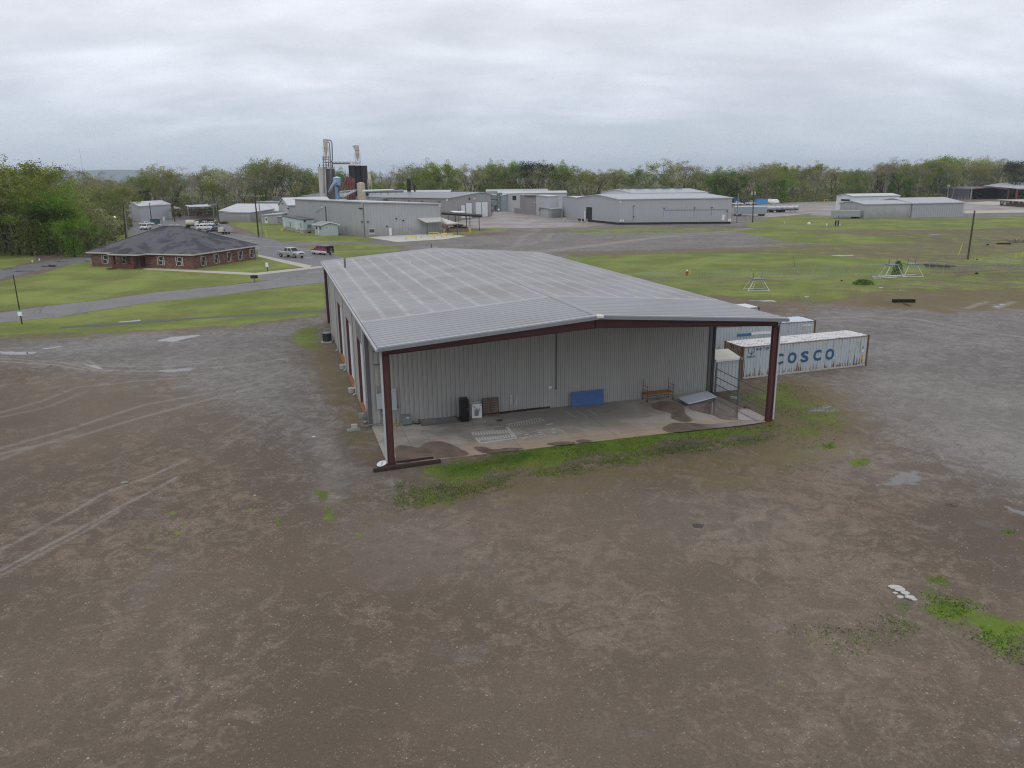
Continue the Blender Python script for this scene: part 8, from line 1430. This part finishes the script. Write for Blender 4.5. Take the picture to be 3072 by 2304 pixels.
# near left wood
lw = [('yellow', 105, 760, 486, 0), ('olive', 40, 760, 505, 0), ('mid', -10, 758, 498, 0), ('green', 150, 762, 560, -3), ('green', 195, 758, 600, -4), ('mid', 95, 764, 600, -2), ('budding', 20, 762, 560, -2), ('budding', 60, 766, 560, -1), ('olive', 235, 745, 585, 0), ('pale', 290, 735, 620, 0), ('pale', 335, 715, 640, 0),
      ('olive', 250, 715, 530, 5), ('mid', 330, 700, 560, 5), ('green', 165, 735, 540, 6), ('pine', 145, 680, 490, 0), ('olive', 215, 690, 492, 0), ('olive', 300, 672, 540, 0), ('yellow', 370, 672, 560, 0), ('mid', 60, 720, 520, 8), ('budding', -60, 760, 520, 0), ('yellow', -110, 770, 510, 0), ('mid', -40, 735, 500, 5), ('olive', 120, 700, 520, 0), ('green', 225, 770, 640, 0),
      ('budding', 130, 745, 590, 0), ('mid', 270, 755, 660, -3), ('yellow', 60, 690, 495, 0), ('olive', 0, 700, 490, 0), ('mid', 310, 690, 600, 0), ('budding', 265, 655, 508, 0), ('brown', 390, 655, 545, 4), ('mid', 420, 648, 520, 0), ('olive', 345, 640, 545, 0), ('pine', 425, 652, 560, 0)]
desc = {'yellow': 'yellow green tree', 'olive': 'olive leaved tree', 'green': 'rich green tree', 'mid': 'mid green tree', 'budding': 'dark limbed budding tree', 'pale': 'pale blooming tree', 'pine': 'dark pine', 'brown': 'bare twiggy tree'}
for k, (kd, px, yb, yt, _) in enumerate(lw):
    g = G(px, yb); h = HT(g, yt); where = 'at the front edge of the left wood' if yb > 730 else 'deep in the left wood' if yb > 680 else 'at the back of the left wood near the warehouse'
    o = plant(kd, g[0], g[1], max(5, min(27, h)), where, 'trees of the left wood', sx=1.15 if yb > 700 else 1.); o['label'] = {('pine', 145): 'dark pine standing above the left wood against the sky', ('pale', 290): 'pale blooming tree right in the left wood, behind the office roof corner', ('pale', 335): 'pale blooming tree nearest the white annex', ('yellow', 105): 'tallest yellow green tree in front of the left wood', ('green', 150): 'rich dark green tree in the middle of the left wood edge'}.get((kd, px), desc[kd]+' '+where)
# undergrowth and the mass of the woods behind
def masscloud(name, boxes, mat, sz, seed=3):
    g = np.random.default_rng(seed); out_ = []
    for (f, n, z0, z1) in boxes:
        C = f(g, n); s = g.uniform(.5, 1.3, n)*sz; A1 = g.normal(0, 1, (n, 3)); B1 = g.normal(0, 1, (n, 3)); out_.append(np.stack([C-A1*s[:, None]*.4, C+A1*s[:, None]*.4, C+B1*s[:, None]*.5], 1).reshape(-1, 3))
    me = leafcloud(name, np.concatenate(out_)); me.materials.append(mat); o = bpy.data.objects.new(name, me); scene.collection.objects.link(o); tag(o, None, None, kind='stuff'); return o
from mathutils import noise as mn
def band(x0, x1, dy0, dy1, z1, pw=1.):
    def f(g, n):
        X = g.uniform(x0, x1, n); Y = np.array([edgeY(v) for v in X])+g.uniform(dy0, dy1, n); Hh = np.array([z1*(.75+.5*mn.noise((a*.06, b*.06, 2))) for a, b in zip(X, Y)]); return np.stack([X, Y, g.uniform(0, 1, n)**pw*Hh], 1)
    return f
masscloud('undergrowth', [(band(-330, 380, -5, 4, 5, 1.5), 42000, 0, 5)], leafmat('leaf_undergrowth', (.19, .26, .06), (.24, .22, .11), scale=.12, trans=.4), .7)
masscloud('undergrowth', [(band(-330, 380, 2, 30, 8, 1.2), 45000, 0, 5)], leafmat('leaf_undergrowth_dark', (.15, .19, .06), (.21, .19, .10), scale=.1, trans=.4), .9, 8)
masscloud('woodland', [(band(-520, 560, 42, 95, 15, .8), 70000, 0, 5)], leafmat('leaf_distance', (.23, .27, .10), (.27, .25, .15), scale=.07, trans=.4), 1.5, 5)
lwp = np.array([G(*q)[:2] for q in ((-300, 790), (-60, 772), (60, 770), (180, 772), (262, 768), (330, 740), (365, 712), (400, 680), (380, 660), (250, 640), (-300, 640))])
def lwf(zm, pw):
    def f(g, n):
        lo, hi = lwp.min(0), lwp.max(0); Q = g.uniform(lo, hi, (n*4, 2)); Q = Q[inpoly(Q, lwp)][:n]; Q = Q if len(Q) == n else Q[np.arange(n) % len(Q)]; Hh = np.array([zm*(.7+.6*mn.noise((a*.09, b*.09, 7))) for a, b in Q]); return np.c_[Q, g.uniform(0, 1, n)**pw*Hh]
    return f
masscloud('undergrowth', [(lwf(5, 1.3), 60000, 0, 0)], leafmat('leaf_thicket', (.08, .095, .03), (.15, .12, .065), scale=.15), .55, 12); masscloud('woodland', [(lwf(13, .9), 50000, 0, 0)], leafmat('leaf_thicket_mid', (.14, .18, .04), (.20, .18, .08), scale=.12, trans=.4), .7, 13)
# distant hills
m = MB(); xs_ = np.linspace(-7000, 7000, 90)
def hh_(x): return (92+9*mn.noise((x*.004, 3.3, 0))+3*mn.noise((x*.02, 1.3, 0)))*math.exp(-((x+3850)/760)**4)+25
hv = [(x, 6500, 0) for x in xs_]+[(x, 7400, hh_(x)) for x in xs_]+[(x, 9000, 0) for x in xs_]; n = len(xs_); m.v = hv
for k in range(n-1): m.f += [[k, k+1, n+k+1, n+k], [n+k, n+k+1, 2*n+k+1, 2*n+k]]; m.uv += [None, None]
o = m.build('hills', M('wooded_hills', (.05, .075, .045), .9, var=.2, scale=.004)); tag(o, None, None, kind='structure')
P = ray(253, 545); q = EYE+P*(1900/P[1]); h = HT(q, 447); o = MB().tube([(0, 0, 0), (0, 0, h)], .35, 4).build('radio_mast', M('mast_grey', (.25, .26, .28), .6)); o.location = (q[0], q[1], 0); tag(o, 'faint thin radio mast above the left wood against the sky', 'mast')
# thin air
hb_ = MB().box(-9500, -900, -1.2, 9500, 9500, 140); t = bpy.data.materials.new('haze_air'); t.use_nodes = True; t.node_tree.nodes.remove(t.node_tree.nodes['Principled BSDF']); pv = t.node_tree.nodes.new('ShaderNodeVolumePrincipled'); pv.inputs['Color'].default_value = (.78, .87, 1, 1); pv.inputs['Density'].default_value = .00012; pv.inputs['Anisotropy'].default_value = 0
t.node_tree.links.new(pv.outputs[0], t.node_tree.nodes['Material Output'].inputs['Volume']); o = hb_.build('haze', t); tag(o, None, None, kind='stuff')
